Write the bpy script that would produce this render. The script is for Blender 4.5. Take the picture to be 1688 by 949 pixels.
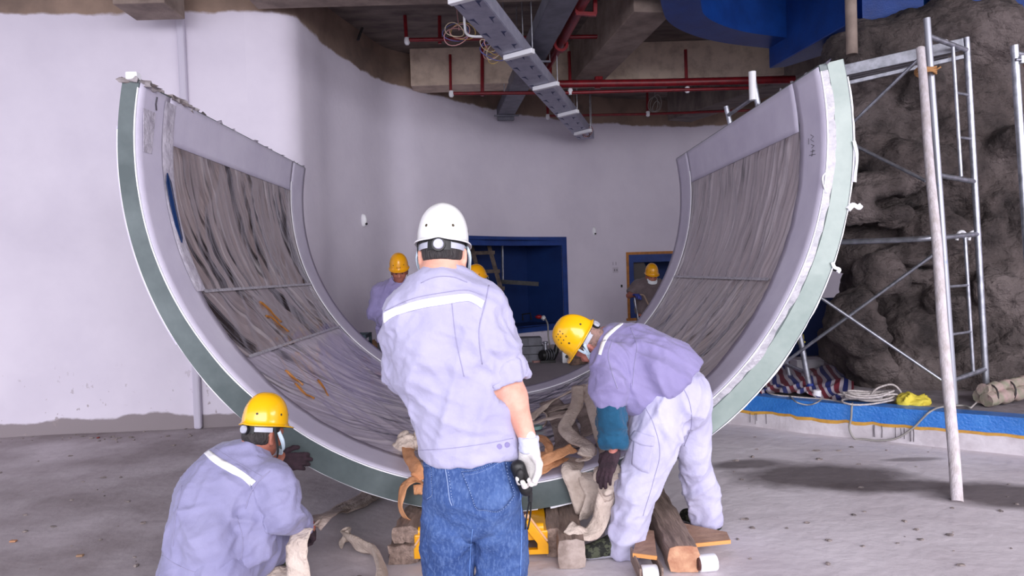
import bpy, bmesh, math, random
import numpy as np
from mathutils import Vector, Matrix
from mathutils.bvhtree import BVHTree

SC = bpy.context.scene
COL = SC.collection
for _o in list(bpy.data.objects):
    bpy.data.objects.remove(_o)
random.seed(4)
RNG = np.random.default_rng(4)

# ------------------------------------------------------------------ camera
F_PX = 1125.0                      # focal length in pixels of a 1688 x 949 frame
CAM = Vector((0.0, 0.0, 1.46))
_a = Vector(((830 - 844) / F_PX, (474.5 - 447) / F_PX, -1)).normalized()   # world +Y seen by the camera
_b = Vector((-0.033, 1, 0)); _b = (_b - _a * _b.dot(_a)).normalized()      # world +Z seen by the camera (slight roll)
_c = _a.cross(_b)                                                           # world +X seen by the camera
ROT = Matrix((_c, _a, _b))                                                  # camera space -> world
cam_data = bpy.data.cameras.new('camera')
cam_data.sensor_width = 36.0
cam_data.lens = 36.0 * F_PX / 1688.0
cam_data.clip_end = 200
cam = bpy.data.objects.new('camera', cam_data)
cam.matrix_world = Matrix.Translation(CAM) @ ROT.to_4x4()
COL.objects.link(cam)
SC.camera = cam

# ------------------------------------------------------------------ world, light, exposure
world = bpy.data.worlds.new('world'); SC.world = world
world.use_nodes = True
_bg = world.node_tree.nodes['Background']
_bg.inputs[0].default_value = (0.86, 0.86, 1.0, 1)
_bg.inputs[1].default_value = 1.5

def area_light(name, loc, target, sx, sy, power, col):
    d = bpy.data.lights.new(name, 'AREA'); d.shape = 'RECTANGLE'
    d.size = sx; d.size_y = sy; d.energy = power; d.color = col
    o = bpy.data.objects.new(name, d); COL.objects.link(o)
    o.location = loc
    o.rotation_euler = (Vector(target) - Vector(loc)).to_track_quat('-Z', 'Y').to_euler()
    return o
# daylight through the open front of the hall, behind the photographer
area_light('facade_daylight', (2.5, -11.0, 5.0), (0.3, 6.0, 1.2), 18, 8.0, 2150, (1.0, 0.97, 1.0))
area_light('side_daylight', (8.5, 0.0, 4.3), (0.5, 4.6, 0.0), 5, 3, 300, (0.96, 0.95, 1.0))

SC.view_settings.view_transform = 'Standard'
SC.view_settings.look = 'None'
SC.view_settings.gamma = 1.0
SC.view_settings.use_curve_mapping = False
SC.view_settings.exposure = 0.30

# ------------------------------------------------------------------ measuring helpers
def ray(px, py):
    return (ROT @ Vector(((px - 844) / F_PX, (474.5 - py) / F_PX, -1)))
def P(px, py, y):                  # point at world depth y
    r = ray(px, py); return CAM + r * (y / r.y)
def H(px, py, z=0.0):              # point at world height z
    r = ray(px, py); return CAM + r * ((z - CAM.z) / r.z)

# ------------------------------------------------------------------ materials
def C(r, g, b):
    f = lambda v: ((v / 255 + 0.055) / 1.055) ** 2.4 if v > 10 else v / 255 / 12.92
    return (f(r), f(g), f(b), 1)
MATS = {}
def mat(name, col, rough=0.6, metal=0.0, col2=None, vs=6.0, bump=0.0, bs=40.0, spec=0.5, stretch=(1, 1, 1),
        coat=0.0, contrast=(0.35, 0.65), detail=4.0, sheen=0.0, trans=0.0, coords='Object', sss=0.0):
    if name in MATS: return MATS[name]
    m = bpy.data.materials.new(name); m.use_nodes = True
    nt = m.node_tree; n = nt.nodes; l = nt.links
    b = n['Principled BSDF']
    b.inputs['Base Color'].default_value = col
    b.inputs['Roughness'].default_value = rough
    b.inputs['Metallic'].default_value = metal
    b.inputs['Specular IOR Level'].default_value = spec
    b.inputs['Coat Weight'].default_value = coat
    b.inputs['Sheen Weight'].default_value = sheen
    b.inputs['Transmission Weight'].default_value = trans
    if sss:
        b.inputs['Subsurface Weight'].default_value = sss
        b.inputs['Subsurface Radius'].default_value = (0.012, 0.005, 0.003)
    tc = n.new('ShaderNodeTexCoord'); mp = n.new('ShaderNodeMapping')
    mp.inputs['Scale'].default_value = stretch
    l.new(tc.outputs[coords], mp.inputs['Vector'])
    if col2 is not None:
        t = n.new('ShaderNodeTexNoise'); t.inputs['Scale'].default_value = vs; t.inputs['Detail'].default_value = detail
        t.inputs['Roughness'].default_value = 0.6
        l.new(mp.outputs[0], t.inputs['Vector'])
        r = n.new('ShaderNodeMapRange'); r.inputs[1].default_value = contrast[0]; r.inputs[2].default_value = contrast[1]
        l.new(t.outputs['Fac'], r.inputs[0])
        x = n.new('ShaderNodeMix'); x.data_type = 'RGBA'
        x.inputs[6].default_value = col; x.inputs[7].default_value = col2
        l.new(r.outputs[0], x.inputs[0]); l.new(x.outputs[2], b.inputs['Base Color'])
    if bump:
        t2 = n.new('ShaderNodeTexNoise'); t2.inputs['Scale'].default_value = bs; t2.inputs['Detail'].default_value = 6
        l.new(mp.outputs[0], t2.inputs['Vector'])
        bp = n.new('ShaderNodeBump'); bp.inputs['Strength'].default_value = bump; bp.inputs['Distance'].default_value = 0.02
        l.new(t2.outputs['Fac'], bp.inputs['Height']); l.new(bp.outputs[0], b.inputs['Normal'])
    MATS[name] = m
    return m
def nodes_of(m):
    return m.node_tree.nodes, m.node_tree.links, m.node_tree.nodes['Principled BSDF']
def mixin(m, fac_socket, colour):            # overlay another surface colour where fac = 1
    n, l, b = nodes_of(m)
    x = n.new('ShaderNodeMix'); x.data_type = 'RGBA'
    s = b.inputs['Base Color']
    if s.is_linked: l.new(s.links[0].from_socket, x.inputs[6])
    else: x.inputs[6].default_value = s.default_value
    x.inputs[7].default_value = colour
    l.new(fac_socket, x.inputs[0]); l.new(x.outputs[2], s)
def geo_xyz(m):
    n, l, b = nodes_of(m)
    g = n.new('ShaderNodeNewGeometry'); s = n.new('ShaderNodeSeparateXYZ'); l.new(g.outputs['Position'], s.inputs[0])
    return g.outputs['Position'], s
def mth(m, op, a, b=None, c=None, clamp=False):
    n, l, _ = nodes_of(m)
    k = n.new('ShaderNodeMath'); k.operation = op; k.use_clamp = clamp
    for i, v in enumerate((a, b, c)):
        if v is None: continue
        if isinstance(v, (int, float)): k.inputs[i].default_value = v
        else: l.new(v, k.inputs[i])
    return k.outputs[0]
def noise_out(m, vec, scale, detail=4, stretch=None, rough=0.55):
    n, l, _ = nodes_of(m)
    if stretch:
        mp = n.new('ShaderNodeMapping'); mp.inputs['Scale'].default_value = stretch; l.new(vec, mp.inputs[0]); vec = mp.outputs[0]
    t = n.new('ShaderNodeTexNoise'); t.inputs['Scale'].default_value = scale; t.inputs['Detail'].default_value = detail
    t.inputs['Roughness'].default_value = rough
    l.new(vec, t.inputs['Vector']); return t.outputs['Fac']
def ramp(m, v, lo, hi):
    n, l, _ = nodes_of(m)
    r = n.new('ShaderNodeMapRange'); r.inputs[1].default_value = lo; r.inputs[2].default_value = hi; r.clamp = True
    l.new(v, r.inputs[0]); return r.outputs[0]

# ------------------------------------------------------------------ object helpers
WLOC = {}
def tag(o, label=None, cat=None, group=None, kind=None):
    if label: o['label'] = label
    if cat: o['category'] = cat
    if group: o['group'] = group
    if kind: o['kind'] = kind
    return o
def empty(name, loc, label, cat, group=None):
    o = bpy.data.objects.new(name, None); o.empty_display_size = 0.05
    COL.objects.link(o); o.location = loc; WLOC[o.name] = Vector(loc)
    return tag(o, label, cat, group)
def from_arrays(name, V, Fc, m, parent=None, smooth=True, uv=None):
    """V: n x 3 world coordinates, Fc: list/array of faces -> one mesh object."""
    V = np.asarray(V, dtype=np.float64)
    if parent is not None: base = WLOC[parent.name]
    else:
        lo, hi = V.min(0), V.max(0); base = Vector(((lo[0] + hi[0]) / 2, (lo[1] + hi[1]) / 2, lo[2]))
    me = bpy.data.meshes.new(name)
    W = V - np.array(base)
    if isinstance(Fc, np.ndarray):
        k = Fc.shape[1]
        me.vertices.add(len(W)); me.vertices.foreach_set('co', W.astype(np.float32).ravel())
        me.loops.add(Fc.size); me.loops.foreach_set('vertex_index', Fc.astype(np.int32).ravel())
        me.polygons.add(len(Fc)); me.polygons.foreach_set('loop_start', np.arange(0, Fc.size, k, dtype=np.int32))
        me.update(calc_edges=True); me.validate()
    else:
        me.from_pydata([tuple(v) for v in W], [], [tuple(f) for f in Fc])
    if smooth is True: me.polygons.foreach_set('use_smooth', np.ones(len(me.polygons), dtype=bool))
    if uv is not None:
        ul = me.uv_layers.new(name='uv'); li = np.zeros(len(me.loops), dtype=np.int32)
        me.loops.foreach_get('vertex_index', li); ul.data.foreach_set('uv', np.asarray(uv, dtype=np.float32)[li].ravel())
    me.materials.append(m)
    o = bpy.data.objects.new(name, me); COL.objects.link(o)
    if parent is not None: o.parent = parent
    else: o.location = base
    WLOC[o.name] = Vector(base)
    return o

class MB:
    """collects shapes in world coordinates; build() links them as ONE mesh object."""
    def __init__(s): s.v = []; s.f = []
    def add(s, V, Fc):
        k = len(s.v); s.v += [tuple(p) for p in V]; s.f += [tuple(i + k for i in f) for f in Fc]; return s
    def box(s, c, d, rot=None):
        c = Vector(c); R = rot or Matrix.Identity(3); V = []
        for z in (-1, 1):
            for y in (-1, 1):
                for x in (-1, 1): V.append(c + R @ Vector((x * d[0] / 2, y * d[1] / 2, z * d[2] / 2)))
        return s.add(V, [(0, 2, 3, 1), (4, 5, 7, 6), (0, 1, 5, 4), (2, 6, 7, 3), (0, 4, 6, 2), (1, 3, 7, 5)])
    def bar(s, a, b, w, h, up=(0, 0, 1)):
        a = Vector(a); b = Vector(b); t = (b - a).normalized(); u = Vector(up); sd = t.cross(u)
        if sd.length < 1e-4: sd = t.cross(Vector((0, 1, 0)))
        sd.normalize(); u = sd.cross(t)
        return s.box((a + b) / 2, (w, (b - a).length, h), Matrix((sd, t, u)).transposed())
    def tube(s, pts, r, n=10, caps=True, closed=False):
        pts = [Vector(p) for p in pts]; N = len(pts); rs = r if hasattr(r, '__len__') else [r] * N
        V = []; Fc = []; prev = None
        for i, p in enumerate(pts):
            if closed: t = (pts[(i + 1) % N] - pts[i - 1])
            else: t = pts[min(i + 1, N - 1)] - pts[max(i - 1, 0)]
            t.normalize()
            if prev is None:
                u = t.cross(Vector((0, 0, 1)))
                if u.length < 1e-3: u = t.cross(Vector((0, 1, 0)))
            else: u = prev - t * prev.dot(t)
            u.normalize(); prev = u; w = t.cross(u)
            for k in range(n):
                a = 2 * math.pi * k / n; V.append(p + (u * math.cos(a) + w * math.sin(a)) * rs[i])
        for i in range(N if closed else N - 1):
            j = (i + 1) % N
            for k in range(n):
                q = (k + 1) % n; Fc.append((i * n + k, i * n + q, j * n + q, j * n + k))
        if caps and not closed: Fc.append(tuple(range(n - 1, -1, -1))); Fc.append(tuple((N - 1) * n + k for k in range(n)))
        return s.add(V, Fc)
    def prism(s, poly, ext):          # poly: 3D outline, ext: extrusion vector
        n = len(poly); e = Vector(ext); V = [Vector(p) for p in poly] + [Vector(p) + e for p in poly]
        return s.add(V, [tuple(range(n)), tuple(range(2 * n - 1, n - 1, -1))] + [(i, i + n, (i + 1) % n + n, (i + 1) % n) for i in range(n)])
    def lathe(s, prof, c, n=24, axis=(0, 0, 1)):   # prof: (radius, height)
        ax = Vector(axis).normalized(); u = ax.orthogonal().normalized(); w = ax.cross(u); c = Vector(c); V = []; Fc = []
        for r, h in prof:
            for k in range(n):
                a = 2 * math.pi * k / n; V.append(c + ax * h + (u * math.cos(a) + w * math.sin(a)) * max(r, 1e-4))
        for i in range(len(prof) - 1):
            for k in range(n):
                q = (k + 1) % n; Fc.append((i * n + k, i * n + q, (i + 1) * n + q, (i + 1) * n + k))
        return s.add(V, Fc)
    def blob(s, c, r, seed=0, amp=0.15, n=10, m=14):
        c = Vector(c); V = []; Fc = []; rg = random.Random(seed); ph = [rg.uniform(0, 6.3) for _ in range(6)]
        for i in range(n + 1):
            t = math.pi * i / n
            for k in range(m):
                a = 2 * math.pi * k / m
                d = Vector((math.sin(t) * math.cos(a), math.sin(t) * math.sin(a), math.cos(t)))
                q = 1 + amp * (math.sin(4 * d.x + ph[0]) + math.sin(5 * d.y + ph[1]) + math.sin(6 * d.z + ph[2]) + 0.6 * math.sin(11 * d.x + ph[3]) + 0.6 * math.sin(12 * d.y + ph[4])) / 2
                V.append(c + Vector((d.x * r[0], d.y * r[1], d.z * r[2])) * q)
        for i in range(n):
            for k in range(m):
                q = (k + 1) % m; Fc.append((i * m + k, (i + 1) * m + k, (i + 1) * m + q, i * m + q))
        return s.add(V, Fc)
    def build(s, name, m, parent=None, bevel=0.0, smooth=False, label=None, cat=None, group=None, kind=None, seg=2):
        o = from_arrays(name, s.v, s.f, m, parent, smooth)
        me = o.data
        bm = bmesh.new(); bm.from_mesh(me); bmesh.ops.remove_doubles(bm, verts=bm.verts, dist=1e-6)
        bmesh.ops.recalc_face_normals(bm, faces=bm.faces); bm.to_mesh(me); bm.free()
        if smooth == 'auto':
            me.polygons.foreach_set('use_smooth', np.ones(len(me.polygons), dtype=bool)); me.set_sharp_from_angle(angle=math.radians(40))
        if bevel:
            b = o.modifiers.new('bevel', 'BEVEL'); b.width = bevel; b.segments = seg; b.limit_method = 'ANGLE'
        return tag(o, label, cat, group, kind)

def copy_tree(o, delta, parent=None):
    c = o.copy(); COL.objects.link(c)
    if parent is None: c.location = Vector(o.location) + Vector(delta); WLOC[c.name] = WLOC[o.name] + Vector(delta)
    else: c.parent = parent; WLOC[c.name] = WLOC[parent.name]
    for ch in o.children: copy_tree(ch, delta, c)
    return c

def spline(pts, n):                    # Catmull-Rom through pts, n points in all
    Q = [Vector(p) for p in pts]; Q = [Q[0] * 2 - Q[1]] + Q + [Q[-1] * 2 - Q[-2]]; out = []; m = len(Q) - 3
    for i in range(n):
        t = i / (n - 1) * m; k = min(int(t), m - 1); u = t - k
        a, b, c, d = Q[k:k + 4]
        out.append(0.5 * ((2 * b) + (c - a) * u + (2 * a - 5 * b + 4 * c - d) * u * u + (3 * b - a - 3 * c + d) * u ** 3))
    return out

_LAT = RNG.random((32, 32, 32)).astype(np.float32)
def vnoise(Q):
    Q = np.asarray(Q, dtype=np.float32); i = np.floor(Q).astype(int); f = Q - i; f = f * f * (3 - 2 * f); i &= 31; j = (i + 1) & 31
    x0, y0, z0 = i.T; x1, y1, z1 = j.T; fx, fy, fz = f.T; L = _LAT
    a = L[x0, y0, z0] * (1 - fx) + L[x1, y0, z0] * fx; b = L[x0, y1, z0] * (1 - fx) + L[x1, y1, z0] * fx
    c = L[x0, y0, z1] * (1 - fx) + L[x1, y0, z1] * fx; d = L[x0, y1, z1] * (1 - fx) + L[x1, y1, z1] * fx
    return (a * (1 - fy) + b * fy) * (1 - fz) + (c * (1 - fy) + d * fy) * fz
def fbm(Q, o=4):
    s = 0; a = 0.5
    for k in range(o): s = s + a * vnoise(Q * 2 ** k + 7.3 * k); a *= 0.5
    return s

def ribbon(path, normals, width, thick, n=60, jit=0.0, seed=1):
    """a strap: centre path, face normals at the path's points, both splined."""
    c = spline(path, n); nn = spline(normals, n); V = []; Fc = []; rg = random.Random(seed); ph = rg.uniform(0, 9)
    cols = 7
    for i, p in enumerate(c):
        t = (c[min(i + 1, n - 1)] - c[max(i - 1, 0)]).normalized()
        u = nn[i] - t * nn[i].dot(t); u.normalize(); s = t.cross(u)
        for side in (1, -1):
            for k in range(cols):
                x = (k / (cols - 1) - 0.5) * (1 if side == 1 else -1)
                bow = jit * (math.sin(i * 0.45 + x * 5 + ph) + math.sin(i * 0.21 + ph * 2 + x * 9))
                edge = 1 - 0.6 * (abs(x) * 2) ** 6
                V.append(p + s * (x * width) + u * (side * thick / 2 * edge + bow))
    m = 2 * cols
    for i in range(n - 1):
        for k in range(m):
            q = (k + 1) % m; Fc.append((i * m + k, i * m + q, (i + 1) * m + q, (i + 1) * m + k))
    Fc.append(tuple(range(m - 1, -1, -1))); Fc.append(tuple((n - 1) * m + k for k in range(m)))
    return V, Fc

# ------------------------------------------------------------------ shared materials
M_concrete = mat('concrete_raw', C(150, 134, 124), 0.85, col2=C(116, 101, 94), vs=3.5, bump=0.25, bs=30)
M_slab = mat('slab_raw', C(128, 116, 110), 0.85, col2=C(92, 82, 78), vs=2.2, bump=0.3, bs=18, stretch=(1, 3, 1))
M_board = mat('board_marked', C(206, 186, 168), 0.85, col2=C(160, 140, 126), vs=5, bump=0.2, bs=25, contrast=(0.45, 0.75))
M_blue = mat('paint_blue', C(12, 58, 132), 0.42, col2=C(8, 46, 112), vs=4, bump=0.12, bs=60)
M_blue_bright = mat('paint_blue_bright', C(34, 106, 190), 0.38, col2=C(52, 122, 200), vs=7, bump=0.35, bs=50)
M_red = mat('pipe_red', C(132, 22, 32), 0.4, col2=C(104, 16, 26), vs=8)
M_steel = mat('galvanised_steel', C(190, 192, 202), 0.38, 0.85, col2=C(150, 152, 160), vs=14)
M_white_plastic = mat('white_plastic', C(232, 232, 236), 0.4)
M_grey_tray = mat('tray_grey', C(176, 176, 192), 0.5, 0.3, col2=C(156, 156, 176), vs=9)
M_dark_tray = mat('tray_dark', C(112, 112, 124), 0.5, 0.2, col2=C(92, 92, 104), vs=6)
M_black = mat('black_rubber', C(20, 20, 22), 0.45)
M_dark = mat('dark_metal', C(52, 50, 52), 0.5, 0.4, col2=C(30, 29, 30), vs=15)
M_wood = mat('old_timber', C(164, 142, 130), 0.8, col2=C(104, 86, 78), vs=6, stretch=(5, 0.6, 5), bump=0.6, bs=14, contrast=(0.35, 0.7))
M_wood_end = mat('timber_end_grain', C(206, 160, 128), 0.8, col2=C(168, 116, 90), vs=14, bump=0.3, bs=40)
M_dark_wood = mat('ladder_timber', C(104, 90, 82), 0.85, col2=C(70, 60, 56), vs=12, bump=0.3)
M_wire = mat('grey_wire', C(150, 146, 142), 0.5)
M_darkwire = mat('dark_cable', C(62, 56, 56), 0.6)

# ------------------------------------------------------------------ setting: floor
M_floor = mat('floor_concrete', C(222, 214, 220), 0.85, col2=C(200, 190, 196), vs=1.1, bump=0.45, bs=9, detail=9, contrast=(0.35, 0.65))
_pos, _s = geo_xyz(M_floor)
def blotch(m, cx, cy, rx, ry, rot, soft, nz=0.5, nscale=2.2):
    n, l, _ = nodes_of(m)
    x = mth(m, 'SUBTRACT', _s.outputs[0], cx); y = mth(m, 'SUBTRACT', _s.outputs[1], cy)
    ca, sa = math.cos(rot), math.sin(rot)
    u = mth(m, 'ADD', mth(m, 'MULTIPLY', x, ca / rx), mth(m, 'MULTIPLY', y, sa / rx))
    v = mth(m, 'SUBTRACT', mth(m, 'MULTIPLY', y, ca / ry), mth(m, 'MULTIPLY', x, sa / ry))
    d = mth(m, 'SQRT', mth(m, 'ADD', mth(m, 'MULTIPLY', u, u), mth(m, 'MULTIPLY', v, v)))
    d = mth(m, 'ADD', d, mth(m, 'MULTIPLY', mth(m, 'SUBTRACT', noise_out(m, _pos, nscale, 6), 0.5), nz * 2))
    return mth(m, 'SUBTRACT', 1.0, ramp(m, d, 1 - soft, 1 + soft * 0.4))
# damp stains left of the ledge, darker ground in the rear
_n = ramp(M_floor, noise_out(M_floor, _pos, 1.4, 8), 0.3, 0.75)
def wet(px, py, rx, ry, rot, k=0.9, soft=0.35):
    q = H(px, py); mixin(M_floor, mth(M_floor, 'MULTIPLY', blotch(M_floor, q.x, q.y, rx, ry, rot, soft), k), C(92, 82, 84))
wet(1360, 785, 0.62, 0.34, -0.15); wet(1230, 765, 0.34, 0.13, 0.1, 0.8); wet(1480, 800, 0.55, 0.13, -0.1, 0.8); wet(1660, 815, 0.55, 0.3, -0.35, 0.9); wet(1500, 757, 0.22, 0.05, 0, 0.6)
mixin(M_floor, mth(M_floor, 'MULTIPLY', ramp(M_floor, _s.outputs[1], 6.3, 8.0), 0.75), C(112, 104, 108))      # darker ground beyond the tunnel
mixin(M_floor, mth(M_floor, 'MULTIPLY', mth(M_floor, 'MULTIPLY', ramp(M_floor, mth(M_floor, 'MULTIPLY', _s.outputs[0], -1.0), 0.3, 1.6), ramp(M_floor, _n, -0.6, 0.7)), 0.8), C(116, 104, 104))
mixin(M_floor, mth(M_floor, 'MULTIPLY', ramp(M_floor, noise_out(M_floor, _pos, 26, 6, (1, 1, 1), 0.7), 0.62, 0.72), 0.4), C(120, 110, 112))
mb = MB(); N = 40
V = [(-10 + 22 * i / N, -4 + 18 * j / N, 0) for j in range(N + 1) for i in range(N + 1)]
mb.add(V, [(j * (N + 1) + i, j * (N + 1) + i + 1, (j + 1) * (N + 1) + i + 1, (j + 1) * (N + 1) + i) for j in range(N) for i in range(N)])
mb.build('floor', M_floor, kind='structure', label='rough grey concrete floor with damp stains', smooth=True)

# ------------------------------------------------------------------ setting: curved wall with two niches
Z_TOP = 4.62
def edge_pt(px, py): return H(px, py, 4.1)
prof = [(-9.5, 6.2), (-7.0, 6.35)] + [tuple(edge_pt(*q)[:2]) for q in ((0, 22), (150, 21), (300, 20), (440, 22), (470, 25), (486, 30), (496, 37), (516, 55), (543, 81), (592, 111), (636, 136), (685, 147), (740, 162), (830, 184), (900, 194), (1000, 204), (1100, 207), (1180, 206))] + [(6.0, 12.3), (8.0, 11.0), (9.6, 8.6), (10.0, 5.0), (10.0, -2.0)]
WP = [Vector((q.x, q.y, 0)) for q in spline([(x, y, 0) for x, y in prof], 500)]
_cum = [0.0]
for i in range(1, len(WP)): _cum.append(_cum[-1] + (WP[i] - WP[i - 1]).length)
def wall_at(s):
    i = max(1, min(len(WP) - 1, int(np.searchsorted(_cum, s)))); t = (s - _cum[i - 1]) / (_cum[i] - _cum[i - 1]); return WP[i - 1].lerp(WP[i], t)
def wall_s(px, py=450):               # arc position where the view line meets the wall
    r = ray(px, py); best = (1e9, 0)
    for i in range(len(WP)):
        w = WP[i]; d = abs(w.x * r.y - w.y * r.x) / math.hypot(r.x, r.y)
        if w.y > 3 and d < best[0]: best = (d, _cum[i])
    return best[1]
def wall_n(s):
    t = (wall_at(s + 0.05) - wall_at(s - 0.05)).normalized(); return Vector((t.y, -t.x, 0))     # towards the hall
def wall_pt(px, py, off=0.0):
    s = wall_s(px, py); w = wall_at(s); r = ray(px, py); k = w.y / r.y
    q = CAM + r * k; q.x = w.x; return q + wall_n(s) * off
N1 = dict(s0=wall_s(752), s1=wall_s(928), z0=wall_pt(900, 535).z, z1=wall_pt(900, 396).z)
N2 = dict(s0=wall_s(1044), s1=wall_s(1175), z0=wall_pt(1060, 515).z, z1=wall_pt(1060, 424).z)
M_wall = mat('wall_paint', C(220, 213, 226), 0.75, col2=C(212, 205, 219), vs=1.3, bump=0.12, bs=14)
_pos, _s = geo_xyz(M_wall)
_e = mth(M_wall, 'ADD', _s.outputs[2], mth(M_wall, 'MULTIPLY', mth(M_wall, 'SUBTRACT', noise_out(M_wall, _pos, 2.6, 7), 0.5), 0.16))
_cn = noise_out(M_wall, _pos, 2.0, 5)
mixin(M_wall, mth(M_wall, 'MULTIPLY', ramp(M_wall, noise_out(M_wall, _pos, 1.6, 6), 0.5, 0.75), 0.12), C(176, 168, 184))
mixin(M_wall, ramp(M_wall, _e, 4.08, 4.11), C(150, 127, 112))
mixin(M_wall, mth(M_wall, 'MULTIPLY', ramp(M_wall, _e, 4.08, 4.11), ramp(M_wall, _cn, 0.4, 0.65)), C(116, 98, 88))
_e2 = mth(M_wall, 'ADD', _s.outputs[2], mth(M_wall, 'MULTIPLY', mth(M_wall, 'SUBTRACT', noise_out(M_wall, _pos, 1.7, 6), 0.5), 0.22))
mixin(M_wall, mth(M_wall, 'SUBTRACT', 1.0, ramp(M_wall, _e2, 0.13, 0.15)), C(140, 130, 134))
_spl = mth(M_wall, 'MULTIPLY', ramp(M_wall, noise_out(M_wall, _pos, 17, 3, (1, 1, 0.7)), 0.66, 0.7), mth(M_wall, 'SUBTRACT', 1.0, ramp(M_wall, _s.outputs[2], 0.2, 0.75)))
mixin(M_wall, mth(M_wall, 'MULTIPLY', _spl, 0.75), C(150, 138, 140))
ss = sorted(set(list(np.linspace(0, _cum[-1] - 1e-3, 460)) + [N1['s0'], N1['s1'], N2['s0'], N2['s1'], wall_s(420)]))
zz = sorted([0, 0.3, 1.0, 1.5, 2.4, 3.2, 4.0, Z_TOP] + [N1['z0'], N1['z1'], N2['z0'], N2['z1']])
def in_niche(s, z): return any(n['s0'] < s < n['s1'] and n['z0'] < z < n['z1'] for n in (N1, N2))
s_split = wall_s(420)
for nm, lo, hi, lb in (('wall_left', 0, s_split, 'white painted wall, bare brown plaster along its top'), ('wall_back', s_split, 1e9, 'curved white rear wall with two blue niches')):
    S = [s for s in ss if lo <= s <= hi]; mb = MB(); V = []
    for s in S:
        w = wall_at(s)
        for z in zz: V.append((w.x, w.y, z))
    Fc = []
    for i in range(len(S) - 1):
        for k in range(len(zz) - 1):
            if not in_niche((S[i] + S[i + 1]) / 2, (zz[k] + zz[k + 1]) / 2):
                a = i * len(zz) + k; Fc.append((a, a + 1, a + len(zz) + 1, a + len(zz)))
    mb.add(V, Fc); mb.build(nm, M_wall, smooth=True, kind='structure', label=lb)
# trim pipe on the left wall
mb = MB(); t = wall_pt(311, 300, 0.03)
mb.box((t.x, t.y, 2.15), (0.075, 0.06, 4.3)); mb.build('trim_1', mat('trim_paint', C(196, 190, 206), 0.7), bevel=0.02, kind='structure', label='pale vertical strip down the white wall')
# niches: recess box and painted frame
def niche(N, depth, name_n, band, dark, border=None):
    a, b = wall_at(N['s0']), wall_at(N['s1']); n = wall_n((N['s0'] + N['s1']) / 2); z0, z1 = N['z0'], N['z1']
    ba, bb = a - n * depth, b - n * depth
    mb = MB(); V = [(*a[:2], z0), (*b[:2], z0), (*b[:2], z1), (*a[:2], z1), (*ba[:2], z0), (*bb[:2], z0), (*bb[:2], z1), (*ba[:2], z1)]
    mb.add(V, [(0, 1, 5, 4), (1, 2, 6, 5), (2, 3, 7, 6), (3, 0, 4, 7), (4, 5, 6, 7)])
    r = mb.build(name_n, dark, kind='structure', label='dark blue recess painted inside the rear wall')
    def strip(s0, s1, za, zb, off, m, nm):
        k = max(2, int((s1 - s0) / 0.15)); V = []; Fc = []
        for i in range(k + 1):
            s = s0 + (s1 - s0) * i / k; w = wall_at(s); q = wall_n(s)
            for o_ in (0.002, off):
                for z in (za, zb): V.append((*(w + q * o_)[:2], z))
        for i in range(k):
            A = i * 4; B = A + 4
            Fc += [(A + 2, B + 2, B + 3, A + 3), (A, A + 2, A + 3, A + 1) if i == 0 else (A + 1, A + 3, B + 3, B + 1), (A + 1, A + 3, B + 3, B + 1), (A, B, B + 2, A + 2)]
        Fc.append((k * 4, k * 4 + 1, k * 4 + 3, k * 4 + 2))
        mb = MB(); mb.add(V, list(dict.fromkeys(Fc))); mb.build(nm, m, r)
    strip(N['s0'] - band, N['s1'] + band, z1 - 0.09, z1 + band * 0.6, 0.02, M_blue, 'frame_top')
    strip(N['s0'] - band, N['s1'] + band, z0 - band, z0 + 0.01, 0.03, M_blue, 'frame_sill')
    strip(N['s0'] - band, N['s0'], z0, z1 - 0.09, 0.02, M_blue, 'frame_side')
    strip(N['s1'], N['s1'] + band, z0, z1 - 0.09, 0.02, M_blue, 'frame_side')
    if border is not None:
        g = 0.05
        strip(N['s0'] - band - g, N['s1'] - 0.4, z1 + band * 0.6, z1 + band * 0.6 + g, 0.012, border, 'ochre_edge')
        strip(N['s0'] - band - g, N['s0'] - band, z0 - band, z1 + band * 0.6, 0.012, border, 'ochre_edge')
        strip(N['s0'] - band - g - 0.03, N['s0'] + 0.1, z0 - band - g, z0 - band, 0.02, border, 'ochre_edge')
    return r, a, b, n
M_nb = mat('paint_blue_inside', C(14, 46, 104), 0.6, col2=C(10, 38, 92), vs=2)
nr1 = niche(N1, 0.85, 'niche_1', 0.10, M_nb)
nr2 = niche(N2, 0.9, 'niche_2', 0.09, M_nb, mat('ochre_undercoat', C(196, 130, 60), 0.7, col2=C(160, 104, 50), vs=12))

# ------------------------------------------------------------------ setting: slab, beams
def struct_box(name, x0, x1, y0, y1, z0, z1, m, label, bevel=0.01):
    mb = MB(); mb.box(((x0 + x1) / 2, (y0 + y1) / 2, (z0 + z1) / 2), (x1 - x0, y1 - y0, z1 - z0)); return mb.build(name, m, bevel=bevel, kind='structure', label=label)
struct_box('ceiling', -10, 10.5, -2.0, 13.5, 4.58, 4.78, M_slab, 'bare concrete ceiling slab')
struct_box('beam', -2.32, 1.72, 6.3, 6.78, 4.10, 4.60, M_concrete, 'near cross beam along the top of the frame')
struct_box('beam', P(205, 3, 6.3).x, P(288, 3, 6.3).x, 6.1, 6.5, P(250, 5, 6.1).z, 4.60, M_concrete, 'short concrete beam end above the left wall')
b2 = struct_box('beam', -1.2, 6.4, 9.55, 9.95, 4.07, 4.60, M_board, 'cross beam of pale board marked concrete')
def long_beam(a, b, w, z0, m, label, name='beam'):
    mb = MB(); a = Vector((a[0], a[1], (z0 + 4.59) / 2)); b = Vector((b[0], b[1], a.z)); mb.bar(a, b, w, 4.59 - z0); return mb.build(name, m, bevel=0.012, kind='structure', label=label)
qa, qb = H(1075, 23, 4.02), H(965, 133, 4.02)
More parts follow.
